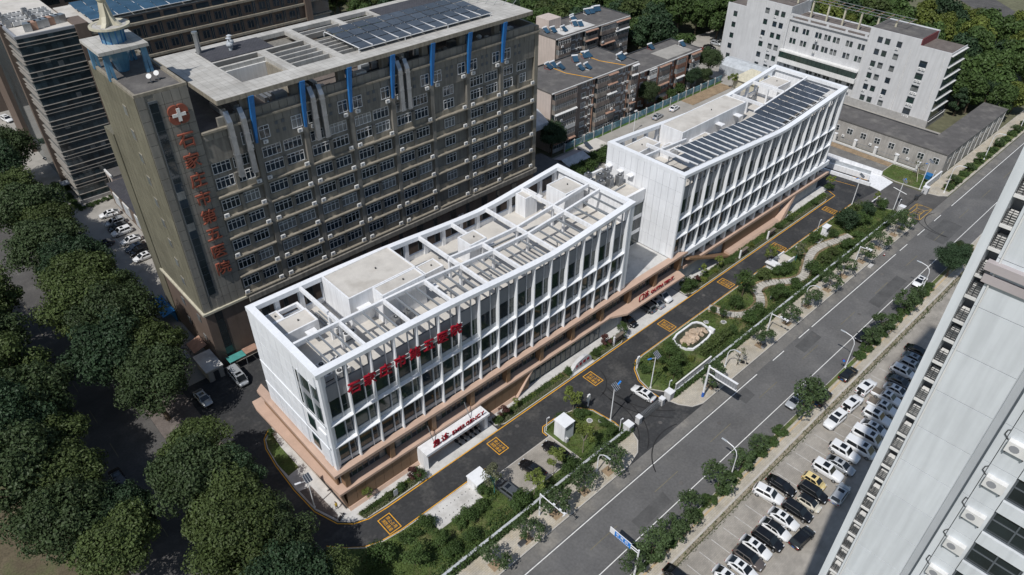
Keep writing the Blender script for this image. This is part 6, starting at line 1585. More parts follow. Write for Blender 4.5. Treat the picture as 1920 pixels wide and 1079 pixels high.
# bamboo screen beside the rock pool
def patch(name, label, cat, x0, x1, y0, y1, z0, h, n, ls, mt, seed, upright=.6, ins=None):
    rg = random.Random(seed); b = MB()
    for _ in range(n):
        x = rg.uniform(x0, x1); y = rg.uniform(y0, y1)
        if ins and not ins(x, y): continue
        z = z0 + h * rg.random() ** 1.3
        leaf(b, (x, y, z), (rg.uniform(-1, 1), rg.uniform(-1, 1), upright), ls * rg.uniform(.6, 1.4), rg)
    o = part(name, b, mt)
    tag(o, label, cat, None, 'stuff')
    return o
patch('bamboo', 'tall narrow bamboo screen between the rock pool and the fence', 'bamboo', 96.4, 104.8, 48.9, 50.4, .1, 2.0, 3600, .3, 'leaf_olive', 3)
spread_cover()
for i, (x0, x1) in enumerate(((29, 72), (83.5, 176))):
    patch('ground_cover', ('near' if i == 0 else 'far') + ' strip of low climbing greenery along the white fence', 'ground cover', x0, x1, 46.3, 47.3, .1, 1.1, int((x1 - x0) * 150), .26, 'leaf_hedge', 20 + i, ins=lambda x, y: y < 46.95 or math.sin(x * .55) + math.sin(x * 1.7 + 2) * .8 > (.5 if x < 72 else -.1) and not 84 < x < 96)
    patch('ground_cover', ('near' if i == 0 else 'far') + ' strip of shrubs just inside the white fence', 'ground cover', x0, x1, 47.5, 48.7, .1, .7, int((x1 - x0) * 60), .26, 'leaf_mid', 24 + i)
bedsN = ((28.6, 39.8, 62.75, 64.3), (56, 73, 62.75, 64.7), (81, 89.5, 62.75, 64.7), (110, 171, 62.75, 65.1))
for i, (a, c, d, e) in enumerate(bedsN):
    w = ('near corner bed', 'bed left of the engraved stone', 'bed right of the engraved stone', 'long bed past the outpatient canopy')[i]
    patch('ground_cover', 'low mixed green planting in the ' + w, 'ground cover', a, c, d + .7, e, .12, .45, int((c - a) * 120), .2, 'leaf_hedge', 40 + i)
    patch('grass', 'pale fringe of ornamental grass along the ' + w, 'grass', a, c, d, d + .75, .12, .3, int((c - a) * 80), .2, 'leaf_grey', 50 + i)
    patch('ground_cover', 'bright lime planting patches in the ' + w, 'ground cover', a, c, d + .6, e - .2, .2, .5, int((c - a) * 40), .2, 'leaf_bright', 60 + i, ins=lambda x, y: math.sin(x * .9) + math.sin(x * .37 + 1) > .7)
# grass blades on the lawns
def blades(name, label, polys, n, seed, mt='grass_blade', h=.13):
    rg = random.Random(seed); b = MB()
    tot = sum((p[1] - p[0]) * (p[3] - p[2]) for p in polys)
    for x0, x1, y0, y1 in polys:
        for _ in range(int(n * (x1 - x0) * (y1 - y0) / tot)):
            x = rg.uniform(x0, x1); y = rg.uniform(y0, y1); t = rg.uniform(0, 6.28); w = rg.uniform(.05, .12); k = h * rg.uniform(.5, 1.5)
            i = len(b.v); cx, cy = math.cos(t) * w, math.sin(t) * w
            b.v += [(x - cx, y - cy, .1), (x + cx, y + cy, .1), (x + rg.uniform(-.06, .06), y + rg.uniform(-.06, .06), .1 + k)]
            b.f.append((i, i + 1, i + 2)); b.m.append(0)
    o = part(name, b, mt); tag(o, label, 'grass', None, 'stuff')
blades('grass', 'short grass on the garden lawn along the drive', [(85, 94, 48, 57), (104.5, 175, 48.2, 57.2)], 22000, 81)
blades('grass', 'short grass on the small island by the gate', [(61.5, 70.5, 48, 57)], 4000, 82)
blades('grass', 'grass on the shaded lawn by the bend', [(23, 35.5, 49, 57.5), (35.6, 48.5, 48, 53.4)], 7000, 83)
blades('grass', 'grass on the far lawn beside the annex', [(192.4, 200.3, 48.6, 59.5)], 1600, 84)
blades('weeds', 'scattered weeds along the car park edge', [(45, 175, 25.6, 26.7)], 2200, 85, 'leaf_olive', .25)
# ================================================================ cars
mat('car_roof', (.7, .71, .72), .25, 0, spec=.5, coat=.6)
CARS = {}
def make_car(key, name, L, W, H, zs, hood, cab, spare=False, bed=False, boxy=.0):
    """cab = (rear base, rear top, front top, front base) x positions; zs = shoulder height; hood = (front z, rear deck z)"""
    t = thing(name, 'car', 'car'); w = W / 2; h = L / 2
    zf, zr = hood
    rb, rt_, ft, fb = cab
    st = [(-h, .80, .42, zr - .22), (-h + .12, .93, .3, zr - .05), (-h + .6, 1.0, .24, zr), (rb + .1, 1.0, .22, zr), (rb + .5, 1.0, .2, zs), (0, 1.0, .2, zs), (fb - .35, 1.0, .2, zs - .02), (fb + .05, .99, .22, zf + .06), (h - .75, .97, .24, zf - .02), (h - .3, .9, .27, zf - .14), (h - .06, .78, .34, zf - .32), (h, .68, .42, zf - .42)]
    b = MB(); rings = []
    for x, k, zb, zt in st:
        ww = w * k
        rings.append([(x, -ww * .9, zb), (x, -ww, zb + .2), (x, -ww, zt - .18), (x, -ww * .93, zt - .05), (x, -ww * .8, zt), (x, 0, zt + .02), (x, ww * .8, zt), (x, ww * .93, zt - .05), (x, ww, zt - .18), (x, ww, zb + .2), (x, ww * .9, zb)])
    n = len(rings[0])
    for r in rings: b.v += r
    for i in range(len(rings) - 1):
        for j in range(n):
            j2 = (j + 1) % n
            b.f.append((i * n + j, i * n + j2, (i + 1) * n + j2, (i + 1) * n + j)); b.m.append(0)
    b.f.append(tuple(reversed(range(n)))); b.m.append(0)
    b.f.append(tuple((len(rings) - 1) * n + j for j in range(n))); b.m.append(0)
    me = b.mesh('body', 'car_paint', True)
    part('body', me, None, t)
    z0, z1 = zs - .03, H - .05
    wb, wt = w * .93, w * (.74 + .12 * boxy)
    P = {}
    for s in (-1, 1):
        P[s] = [(rb, s * wb * .96, z0 if not bed else zs), (rt_, s * wt * .96, z1), (ft, s * wt, z1), (fb, s * wb, z0)]
    A, B = P[-1], P[1]
    def tri(name, pts, mt, th, nrm):
        q = MB(); off = Vector(nrm) * th
        p2 = [tuple(Vector(p) + off) for p in pts]
        q.poly(p2); q.poly(list(reversed(pts)))
        for i in range(len(pts)):
            j = (i + 1) % len(pts); q.poly([pts[i], pts[j], p2[j], p2[i]])
        part(name, q, mt, t)
    core = MB().hexa([A[0], A[3], B[3], B[0], A[1], A[2], B[2], B[1]])
    part('cabin', core, 'car_paint', t)
    def lerp(p, q, u): return tuple(Vector(p).lerp(Vector(q), u))
    def inq(q, a=.06, c=.1):
        return [lerp(lerp(q[0], q[1], a), lerp(q[3], q[2], a), c), lerp(lerp(q[0], q[1], 1 - a), lerp(q[3], q[2], 1 - a), c), lerp(lerp(q[0], q[1], 1 - a), lerp(q[3], q[2], 1 - a), 1 - c), lerp(lerp(q[0], q[1], a), lerp(q[3], q[2], a), 1 - c)]
    tri('windscreen', inq([A[3], B[3], B[2], A[2]], .05, .04), 'car_glass', .02, (.7, 0, .7))
    tri('rear_window', inq([B[0], A[0], A[1], B[1]], .08, .1), 'car_glass', .02, (-.7, 0, .7))
    for s, q in ((-1, A), (1, B)):
        mid = .52
        lo = lambda u: lerp(q[0], q[3], u); hi = lambda u: lerp(q[1], q[2], u)
        for a, c in ((.1, mid - .015), (mid + .015, .9)):
            pts = [lerp(lo(a), hi(a), .12), lerp(lo(c), hi(c), .12), lerp(lo(c), hi(c), .88), lerp(lo(a), hi(a), .88)]
            tri('side_window', pts if s < 0 else list(reversed(pts)), 'car_glass', .015, (0, s, .2))
    part('roof', MB().hexa([(rt_ - .06, -wt * .97, z1), (ft + .06, -wt * 1.0, z1), (ft + .06, wt, z1), (rt_ - .06, wt * .97, z1), (rt_ + .05, -wt * .88, H), (ft - .12, -wt * .9, H), (ft - .12, wt * .9, H), (rt_ + .05, wt * .88, H)]), 'car_roof', t)
    part('sunroof', MB().box(ft - .95 if not spare else ft - 1.25, ft - .3, -wt * .62, wt * .62, H, H + .012), 'car_glass', t)
    for x in (-h + .95 if not bed else -h + 1.15, h - .95):
        for s in (-1, 1):
            wh = part('wheel', MB().cyl((x, s * (w - .2), .33), (x, s * (w + .015), .33), .34, .34, 14), 'tyre', t)
            part('rim', MB().cyl((x, s * (w + .005), .33), (x, s * (w + .03), .33), .22, .2, 10), 'rim', wh)
    for s in (-1, 1):
        part('headlight', MB().box(h - .3, h - .1, s * w * .62 - .16, s * w * .62 + .16, zf - .33, zf - .2), 'head_lamp', t)
        part('taillight', MB().box(-h - .01, -h + .14, s * w * .7 - .15, s * w * .7 + .15, zr - .36, zr - .2), 'tail_lamp', t)
        part('mirror', MB().box(fb - .55, fb - .38, s * (w + .02) - .1, s * (w + .02) + .1, zs, zs + .14), 'car_paint', t)
    part('number_plate', MB().box(-h - .02, -h + .02, -.22, .22, .55, .68), 'plate_blue', t)
    part('bumper', MB().box(h - .1, h + .01, -w * .5, w * .5, .33, .48), 'black_plastic', t)
    if spare:
        part('spare_wheel', MB().cyl((-h - .2, 0, .95), (-h + .02, 0, .95), .36, .36, 14), 'tyre', t)
    if bed:
        part('load_bed', MB().box(-h + .12, rb - .08, -w * .82, w * .82, zr - .02, zr + .035), 'timber', t)
    CARS[key] = proto(t)
make_car('sedan', 'parked_car', 4.75, 1.84, 1.46, .98, (.92, 1.02), (-1.95, -1.05, .35, 1.25))
make_car('suv', 'parked_car', 4.7, 1.9, 1.7, 1.08, (1.05, 1.06), (-2.22, -1.85, .45, 1.2), boxy=.4)
make_car('offroad', 'parked_car', 4.9, 1.96, 1.9, 1.16, (1.16, 1.14), (-2.38, -2.2, .3, .95), spare=True, boxy=1)
make_car('van', 'parked_van', 5.2, 1.94, 2.05, 1.15, (1.12, 1.12), (-2.55, -2.4, 1.2, 2.05), boxy=1)
make_car('pickup', 'parked_pickup', 5.3, 1.9, 1.78, 1.1, (1.08, 1.0), (-.95, -.6, .65, 1.35), bed=True, boxy=.5)
make_car('hatch', 'parked_car', 3.75, 1.66, 1.55, .98, (.95, .98), (-1.75, -1.35, .35, 1.1), boxy=.3)
def car(key, x, y, ang, col, label, roof=None, group=None, sc=1.0, nosun=False):
    o = copy_tree(CARS[key], TR((x, y, .015), R(ang), (sc, sc, sc)), label, group, {'car_paint': col, 'car_roof': roof or col})
    return o
S = -88
LOT = 'vehicles in the car park'
lot = [('sedan', 55.6, 24.6, S, 'car_black', 'black car at the very bottom edge of the car park'), ('sedan', 60.7, 19.8, S, 'car_white', 'white sedan cut by the bottom edge of the car park'),
 ('sedan', 63.4, 19.4, S, 'car_white', 'white sedan with dark sunroof, second in its row from the bottom'), ('suv', 65.5, 19.6, S, 'car_brown', 'brown-grey car with a black roof between two white sedans', 'car_black'),
 ('sedan', 67.8, 19.9, S, 'car_white', 'white sedan between the brown-grey car and a black SUV'), ('suv', 70.2, 19.4, S, 'car_black', 'black SUV between two white sedans near the shadow edge'),
 ('sedan', 72.6, 19.6, S, 'car_white', 'white sedan with an all-black roof', 'car_black'), ('sedan', 75.1, 19.7, S, 'car_white', 'white sedan with small sunroof beside the big black SUV'),
 ('suv', 77.9, 19.0, S, 'car_black', 'big black SUV next to the cream and black hatchback'), ('hatch', 80.5, 18.5, S, 'car_cream', 'cream hatchback with a black roof between two black SUVs', 'car_black'),
 ('suv', 82.8, 19.1, S, 'car_black', 'long black SUV beside the yellow hatchback'), ('hatch', 84.9, 20.1, S, 'car_yellow', 'small yellow hatchback in the middle of the car park'),
 ('offroad', 88.3, 19.6, S, 'car_white', 'white off-roader right of the yellow hatchback'), ('sedan', 91.0, 18.8, S, 'car_silver', 'silver-grey sedan between two white off-roaders'),
 ('offroad', 93.9, 19.6, S, 'car_white', 'white off-roader with rear spare wheel beside the silver sedan'), ('van', 96.6, 18.3, S, 'car_white', 'nearer white minivan half in the tower shadow'),
 ('van', 99.8, 18.6, S, 'car_white', 'farther white minivan half in the tower shadow'), ('sedan', 102.7, 18.7, S, 'car_white', 'white sedan between the minivans and an off-roader'),
 ('offroad', 105.4, 19.5, S, 'car_white', 'white off-roader with black sunroof beside the pickups'), ('pickup', 108.5, 20.0, S, 'car_white', 'nearer white pickup with an open bed'),
 ('pickup', 111.4, 20.6, S, 'car_white', 'farther white pickup with an open bed'), ('sedan', 114.3, 20.0, S, 'car_white', 'white coupe between the pickups and a grey sedan'),
 ('sedan', 116.9, 20.7, S, 'car_grey', 'dark grey sedan before the last white SUV'), ('suv', 120.0, 21.4, S, 'car_white', 'last white SUV in the row, beyond the grey sedan'),
 ('suv', 122.7, 21.0, S, 'car_silver', 'silver SUV hidden partly behind the high-rise edge'), ('sedan', 125.1, 21.4, S, 'car_steel', 'blue-grey car behind the high-rise edge'), ('sedan', 127.7, 22, S, 'car_black', 'last black car in the row at the high-rise edge'),
 ('suv', 77.3, 23.7, -80, 'car_white', 'white SUV with black roof panel at the near end of the upper pair', None), ('sedan', 80.3, 23.2, S, 'car_black', 'black sedan beside the white SUV in the upper pair'),
 ('suv', 85.6, 16.1, 4, 'car_silver', 'lone silver SUV parked lengthways at the shadow edge'), ('suv', 74.2, 16.1, -4, 'car_black', 'lone black SUV parked lengthways beside the shadow'),
 ('offroad', 99.3, 24.2, 176, 'car_white', 'nearest of three white off-roaders along the pavement edge'), ('offroad', 105.4, 24.0, -4, 'car_white', 'middle of three white off-roaders along the pavement edge'), ('offroad', 111.0, 24.2, -4, 'car_white', 'farthest of three white off-roaders along the pavement edge')]
for e in lot: car(*e[:6], roof=e[6] if len(e) > 6 else None, group=LOT)
rest = [('sedan', 102.8, 28.3, 0, 'car_black', 'black car on the pavement behind the large roadside tree'), ('sedan', 112.0, 28.1, -3, 'car_black', 'black car parked on the pavement past the lamp post'), ('sedan', 98.6, 31.2, 178, 'car_silver', 'silver car on the road under the large roadside tree'), ('sedan', 124.6, 31.4, 180, 'car_black', 'dark car on the road behind the hedge near the far lamp'), ('sedan', 150.6, 31.4, 180, 'car_white', 'white car on the road beyond the dark round tree'),
 ('sedan', 80.0, 50.7, 94, 'car_white', 'white sedan on the drive just inside the gate'), ('sedan', 59.1, 52.4, 98, 'car_black', 'black car in the bay nearest the white kiosk'), ('sedan', 53.6, 52.2, 98, 'car_black', 'black car in the middle parking bay'), ('suv', 47.9, 51.9, 95, 'car_grey', 'dark estate car at the feathery tree'),
 ('suv', 99.8, 66.2, 90, 'car_grey', 'dark grey SUV at the left under the outpatient canopy'), ('sedan', 102.3, 65.9, 90, 'car_silver', 'silver sedan in the middle under the outpatient canopy'), ('suv', 105.1, 66.0, -90, 'car_white', 'white car at the right under the outpatient canopy'), ('sedan', 93.6, 65.9, -90, 'car_black', 'black car at the near end of the outpatient canopy'),
 ('sedan', 31.2, 177.3, 172, 'car_white', 'white sedan first in the row beside the hedge'), ('suv', 30.8, 172.5, 180, 'car_silver', 'silver-grey SUV second in the row below the tan tower'), ('sedan', 30.7, 169.9, 182, 'car_black', 'black car squeezed between the silver and the white SUV'), ('suv', 30.5, 167.2, 182, 'car_white', 'white SUV in the row below the tan tower'), ('sedan', 30.8, 162.2, 181, 'car_white', 'white sedan alone in the middle of the row'), ('sedan', 30.5, 158.5, 183, 'car_navy', 'dark blue car in the row below the tan tower'), ('suv', 30.7, 156.2, 181, 'car_black', 'black SUV between the dark blue car and the last white one'), ('sedan', 30.4, 153.5, 183, 'car_white', 'last white sedan of the row nearest the tower wall'), ('sedan', 25.4, 164.6, 182, 'car_navy', 'dark car half hidden by the big trees opposite the row'),
 ('sedan', 31.6, 229.6, 190, 'car_black', 'farthest of three black cars behind the glazed tower pier'), ('suv', 31, 224.7, 188, 'car_black', 'middle of three black cars behind the glazed tower pier'), ('sedan', 30.4, 219.2, 190, 'car_black', 'nearest of three black cars behind the glazed tower pier'), ('suv', 27.7, 253.4, -78, 'car_white', 'white car at the far left between the brown piers'),
 ('suv', 244.8, 148.6, -80, 'car_silver', 'silver SUV in the yard beside the pale office'), ('sedan', 239.5, 148, -76, 'car_black', 'black car in the yard beside the pale office'), ('sedan', 234.6, 148, -70, 'car_red', 'red car in the yard beside the pale office'), ('sedan', 184.6, 122.9, 8, 'car_white', 'white sedan behind the far block by the mural wall'), ('sedan', 175.8, 122.6, 6, 'car_silver', 'silver sedan behind the far block by the mural wall'),
 ('sedan', 4.0, 94.9, -90, 'car_black', 'black car driving down the left street'), ('sedan', 11.2, 89.8, 92, 'car_white', 'white car half under the tree at the street corner'), ('van', 28.4, 103.4, -90, 'car_silver', 'silver-grey minivan beside the teal awning'), ('sedan', 21.4, 102.8, -88, 'car_silver', 'silver car half hidden under the tree in the yard'), ('sedan', 1.2, 83.5, -90, 'car_white', 'white car under the tree on the left street'), ('hatch', -9.5, 78.6, 10, 'car_white', 'white vehicle in the bottom left corner')]
for e in rest: car(*e[:6])
# scooters under the emergency canopy and on the pavement
def scooter(x, y, a, label, group=None):
    t = thing('scooter', label, 'scooter', (x, y, 0), a, group); m_ = TR((x, y, .03), a)
    part('body', MB().hexa([(-.7, -.14, .35), (.1, -.14, .3), (.1, .14, .3), (-.7, .14, .35), (-.75, -.12, .75), (0, -.13, .7), (0, .13, .7), (-.75, .12, .75)]), 'black_plastic', t, mw=m_)
    part('front_shield', MB().hexa([(.35, -.2, .3), (.45, -.2, .3), (.45, .2, .3), (.35, .2, .3), (.15, -.15, 1.0), (.25, -.15, 1.0), (.25, .15, 1.0), (.15, .15, 1.0)]), 'car_navy', t, mw=m_)
    part('handlebar', MB().cyl((.18, -.33, 1.02), (.18, .33, 1.02), .03, .03, 6), 'dark_metal', t, mw=m_)
    for u in (-.5, .55): part('wheel', MB().cyl((u, -.06, .24), (u, .06, .24), .24, .24, 12), 'tyre', t, mw=m_)
for i, x in enumerate((48.4, 49.6, 50.7, 51.7, 52.7)): scooter(x, 64.6, R(-80), '%s scooter from the left in the shade of the emergency canopy' % ORD[i], 'scooters under the emergency canopy')
scooter(91.2, 43.2, R(-60), 'scooter parked on the pavement beside the gantry foot'); scooter(26.2, 65.4, R(30), 'dark scooter at the near corner of the stone base')
scooter(66.3, 44.3, R(20), 'scooter on the pavement under the trees near the gate'); scooter(100.6, 43.0, R(-60), 'white scooter on the pavement beyond the gantry')
# ================================================================ street furniture
mat('fence_grey', (.45, .475, .50), .6, .12, .6)
# boundary fence: cap rail, base wall, posts
fn = thing('boundary_fence', 'long white capped boundary fence along the hospital side of the pavement', 'fence', (100, 47.15, 0))
def fence_run(x0, x1):
    n = int((x1 - x0) / 3); d = (x1 - x0) / n
    for i in range(n):
        a = x0 + i * d
        part('cap', cached(('fcap', round(d, 3)), lambda: MB().box(.02, d - .02, -.2, .2, .85, .95).mesh('cap', 'fence_grey')), None, fn, (a, 47.15, 0))
        part('post', cached(('fpost',), lambda: MB().box(-.12, .12, -.13, .13, 0, .85).mesh('post', 'off_white')), None, fn, (a, 47.15, 0))
        part('rail_panel', cached(('frail', round(d, 3)), lambda: MB().box(.13, d - .13, -.05, .05, .1, .85).mesh('rail_panel', 'off_white')), None, fn, (a, 47.15, 0))
fence_run(29, 71.0); fence_run(83.9, 176.2)
fs = thing('fence_sign', 'row of white framed panels with grey marks on the fence beside the gate', 'sign', (89.5, 47.15, 1.05))
for i, ch in enumerate('石家庄市第五医院'):
    x = 85.2 + i * 1.36
    part('sign_panel', cached(('fsp',), lambda: MB().box(-.62, .62, -.06, .06, 0, 1.3).mesh('sign_panel', 'off_grey')), None, fs, (x, 47.2, 1.06))
    b = MB(); rg = random.Random(i + 40)
    for k in range(4): a = rg.uniform(-.45, .2); z = 1.25 + .25 * k; b.box(x + a, x + a + rg.uniform(.2, .35), 47.1, 47.135, z, z + rg.uniform(.08, .2))
    part('mark', b, 'spandrel_grey', fs)
    part('frame', cached(('fsf',), lambda: MB().box(-.64, .64, -.14, .12, 1.3, 1.42).mesh('frame', 'sign_white')), None, fs, (x, 47.2, 1.06))
# sliding gates
def gate(x0, x1, y, label, n=17):
    t = thing('folding_gate', label, 'gate', ((x0 + x1) / 2, y, 0))
    for i in range(n):
        a = x0 + (x1 - x0) * i / n; d = (x1 - x0) / n
        b = MB().cyl((a, y - .35, .1), (a + d, y + .35, 1.2), .03, .03, 5).cyl((a, y + .35, .1), (a + d, y - .35, 1.2), .03, .03, 5)
        part('lattice', b, 'dark_metal', t)
        part('frame', MB().box(a, a + .05, y - .38, y - .32, .08, 1.25).box(a, a + .05, y + .32, y + .38, .08, 1.25).box(a, a + .05, y - .38, y + .38, 1.25, 1.3), 'steel', t)
    return t
gate(75.2, 80.2, 47.3, 'folding steel gate drawn across the main entrance')
for nm, x, lb in (('gate_pillar', 71.6, 'grey gate pillar at the near side of the main entrance'), ('gate_pillar', 82.9, 'grey gate pillar at the far side of the main entrance, by the fence sign'), ('gate_motor', 74.4, 'grey motor housing at the near end of the folding gate'), ('gate_motor', 80.8, 'grey end housing at the far end of the folding gate'), ('gate_pillar', 176.8, 'grey gate pillar at the near side of the far exit'), ('gate_pillar', 191.0, 'grey gate pillar at the far side of the far exit')):
    w, h = (.65, 1.75) if nm == 'gate_pillar' else (.42, 1.45)
    t = thing(nm, lb, 'pillar', (x, 47.2, 0))
    part('body', MB().box(x - w, x + w, 47.2 - w, 47.2 + w, 0, h), 'off_grey', t)
    part('cap', MB().box(x - w - .06, x + w + .06, 47.14 - w, 47.26 + w, h, h + .12), 'lamp_white', t)
    part('recess', MB().box(x - w * .6, x + w * .6, 47.16 - w, 47.19 - w, .3, h - .25), 'spandrel_grey', t)
t = thing('sliding_gate', 'dark sliding barrier across the far exit', 'gate', (183, 47.3, 0))
part('beam', MB().box(179.5, 190.2, 47.2, 47.35, .9, 1.02), 'dark_metal', t); part('beam', MB().box(179.5, 190.2, 47.2, 47.35, .2, .3), 'dark_metal', t); part('motor', MB().box(185.4, 186.3, 46.9, 47.7, 0, 1.3), 'dark_metal', t)
t = thing('sign_wall', 'grey framed notice wall beside the far exit gate', 'sign', (196.5, 47.8, 0))
part('panel', MB().box(192, 201.5, 47.7, 48.0, .3, 2.1), 'off_grey', t); part('frame', MB().box(191.8, 201.7, 47.65, 48.05, 2.1, 2.3).box(191.8, 192, 47.65, 48.05, 0, 2.1).box(201.5, 201.7, 47.65, 48.05, 0, 2.1), 'lamp_white', t)
# solar lamps
def solar_lamp(x, y, label, h=8, blue=True, flip=1):
    t = thing('solar_lamp', label, 'street lamp', (x, y, 0), group='solar lamps')
    part('pole', MB().cyl((x, y, .1), (x, y, h), .11, .07, 8), 'lamp_white', t)
    part('arm', MB().cyl((x, y, h - .5), (x + 1.1 * flip, y + .2, h - .1), .05, .05, 6), 'lamp_white', t)
    part('lamp_head', MB().hexa([(x + 1.0 * flip, y, h - .15), (x + 1.9 * flip, y + .1, h + .05), (x + 1.9 * flip, y + .4, h + .05), (x + 1.0 * flip, y + .3, h - .15), (x + 1.0 * flip, y, h - .03), (x + 1.9 * flip, y + .1, h + .15), (x + 1.9 * flip, y + .4, h + .15), (x + 1.0 * flip, y + .3, h - .03)]), 'sign_blue' if blue else 'lamp_white', t)
    p = part('solar_panel', MB().hexa([(x - .55, y - .75, h + .0), (x + .55, y - .75, h + .0), (x + .55, y + .4, h + .75), (x - .55, y + .4, h + .75), (x - .55, y - .78, h + .05), (x + .55, y - .78, h + .05), (x + .55, y + .37, h + .8), (x - .55, y + .37, h + .8)]), 'solar_cell', t)
    for k in range(4):
        u = -.55 + .355 * k
        part('cell_line', MB().hexa([(x + u, y - .785, h + .055), (x + u + .03, y - .785, h + .055), (x + u + .03, y + .365, h + .805), (x + u, y + .365, h + .805), (x + u, y - .79, h + .065), (x + u + .03, y - .79, h + .065), (x + u + .03, y + .36, h + .815), (x + u, y + .36, h + .815)]), 'frame_white', p)
    part('base', MB().cyl((x, y, 0), (x, y, .3), .2, .18, 8), 'lamp_white', t)
solar_lamp(71.2, 50.8, 'solar lamp on the island kerb at the main entrance'); solar_lamp(82.5, 51.0, 'solar lamp on the lawn tip opposite the entrance island', flip=-1); solar_lamp(24.2, 69.8, 'white solar lamp at the near corner by the stone base', 7, False, -1)
solar_lamp(171.3, 57.2, 'solar lamp at the far bend of the drive', 8, True, -1); solar_lamp(176.5, 48.9, 'solar lamp beside the far exit gate', 8); solar_lamp(191.8, 48.9, 'solar lamp on the far lawn beside the annex', 8, True, -1)
# curved street lamps
def street_lamp(x, y, d, label, h=7.6, reach=3.0, dx=0):
    t = thing('street_lamp', label, 'street lamp', (x, y, 0), group='curved street lamps')
    pts = [(x, y, 3.5), (x, y, h - 1.6), (x + dx * .15, y + d * .25, h - .8), (x + dx * .4, y + d * .9, h - .2), (x + dx, y + d * reach * .7, h)]
    part('pole', MB().cyl((x, y, .1), (x, y, 3.5), .12, .09, 8), 'lamp_white', t)
    part('arm', MB().tube(pts, .075, 7), 'lamp_white', t)
    e = pts[-1]
    part('lamp_head', MB().hexa([(e[0] - .14, e[1], e[2] - .08), (e[0] + .14, e[1], e[2] - .08), (e[0] + .14, e[1] + d * .95, e[2] - .02), (e[0] - .14, e[1] + d * .95, e[2] - .02), (e[0] - .12, e[1], e[2] + .07), (e[0] + .12, e[1], e[2] + .07), (e[0] + .1, e[1] + d * .95, e[2] + .06), (e[0] - .1, e[1] + d * .95, e[2] + .06)]), 'pale_sheet', t)
    part('base', MB().cyl((x, y, .08), (x, y, .5), .2, .18, 8), 'lamp_white', t)
for x, lb in ((75.6, 'nearest the bottom'), (113.7, 'behind the black car on the pavement'), (146.3, 'beside the dark round tree')): street_lamp(x, 29.5, 1, 'curved white street lamp on the car park side, ' + lb)
for x, lb in ((61.2, 'near the main entrance'), (97.2, 'just beyond the gantry'), (126, 'hidden among the pavement trees')): street_lamp(x, 45.0, -1, 'curved white street lamp on the hospital side, ' + lb, 5.2, 2.0)
for i, x in enumerate((194.7, 222, 250, 280)): street_lamp(x, 43.4 + .4, -1, '%s curved street lamp from the exit gate along the far pavement' % ORD[i], 8.5, 2.4)
# gantry with louvred sign back, over the road
t = thing('road_gantry', 'white cantilever gantry holding a large grey sign panel over the road', 'gantry', (87.7, 43.3, 0))
part('pole', MB().cyl((87.7, 43.3, 1.2), (87.7, 43.3, 7.7), .2, .17, 10), 'lamp_white', t)
part('pole_base', MB().cyl((87.7, 43.3, 0.05), (87.7, 43.3, 1.2), .26, .24, 8), 'plate_blue', t)
for z in (7.45, 5.95): part('arm', MB().cyl((87.7, 43.3, z), (87.7, 37.7, z), .13, .1, 8), 'lamp_white', t)
part('panel', MB().box(87.62, 87.78, 37.6, 41.9, 6.05, 7.4), 'spandrel_grey', t)
for i in range(9): part('rib', MB().box(87.52, 87.61, 37.7 + i * .5, 37.76 + i * .5, 6.1, 7.35), 'galvanised', t)
for z in (7.4, 5.9): part('panel_rail', MB().box(87.45, 87.85, 37.5, 42, z, z + .14), 'lamp_white', t)
# camera gantries
def cam_gantry(x, y, label, reach=5.2, h=6.0):
    t = thing('camera_gantry', label, 'camera pole', (x, y, 0), group='camera gantries')
    part('pole', MB().cyl((x, y, .1), (x, y, h), .13, .1, 8), 'lamp_white', t)
    part('arm', MB().cyl((x, y, h - .1), (x, y - reach, h + .1), .09, .06, 7), 'lamp_white', t)
    for d in (.55, .8, .97): part('camera', MB().box(x - .14, x + .14, y - reach * d - .25, y - reach * d + .15, h + .12, h + .38), 'lamp_white', t)
    part('bracket', MB().box(x - .45, x + .45, y - reach - .05, y - reach + .05, h + .05, h + .15), 'lamp_white', t)
cam_gantry(48.6, 45.4, 'white camera arm reaching over the near road lane', 5.0, 5.4); cam_gantry(112.2, 45.2, 'short white camera arm past the gantry', 3.4, 4.6); cam_gantry(147.8, 44.6, 'short white camera arm near the traffic cone', 2.4, 4.4)
# blue road sign
t = thing('road_sign', 'blue and white direction sign on a cantilever post at the bottom edge', 'sign', (51.6, 29.3, 0))
part('post', MB().cyl((51.6, 29.3, .1), (51.6, 29.3, 6.2), .16, .13, 8), 'lamp_white', t)
for z in (5.9, 5.4): part('arm', MB().cyl((51.6, 29.3, z), (51.6, 31.0, z), .07, .07, 6), 'lamp_white', t)
part('panel', MB().box(51.55, 51.65, 30.6, 34.4, 5.0, 6.2), 'lamp_white', t)
part('blue_field', MB().box(51.51, 51.54, 30.65, 33.5, 5.05, 6.15), 'sign_blue', t)
FACEX = Matrix.Rotation(R(-90), 4, 'Z') @ UPRIGHT
for i in range(3):
    y = 33.0 - .8 * i; b = MB(); q = (((-.26, .26, .2, .27), (-.05, .03, -.25, .2), (-.22, .2, -.02, .05)), ((-.24, .24, .22, .29), (-.2, -.12, -.25, .22), (.1, .18, -.25, .22), (-.12, .1, 0, .07)), ((-.26, -.18, -.2, .28), (-.1, .26, .15, .22), (.04, .12, -.25, .15), (-.1, .26, -.1, -.03)))[i]
    for a, c_, d, e in q: b.box(51.485, 51.51, y + a, y + c_, 5.72 + d, 5.72 + e)
    part('mark', b, 'sign_white', t)
b = MB()
for i in range(9): b.box(51.485, 51.51, 30.95 + i * .26, 31.1 + i * .26, 5.16, 5.28)
part('mark', b, 'sign_white', t)
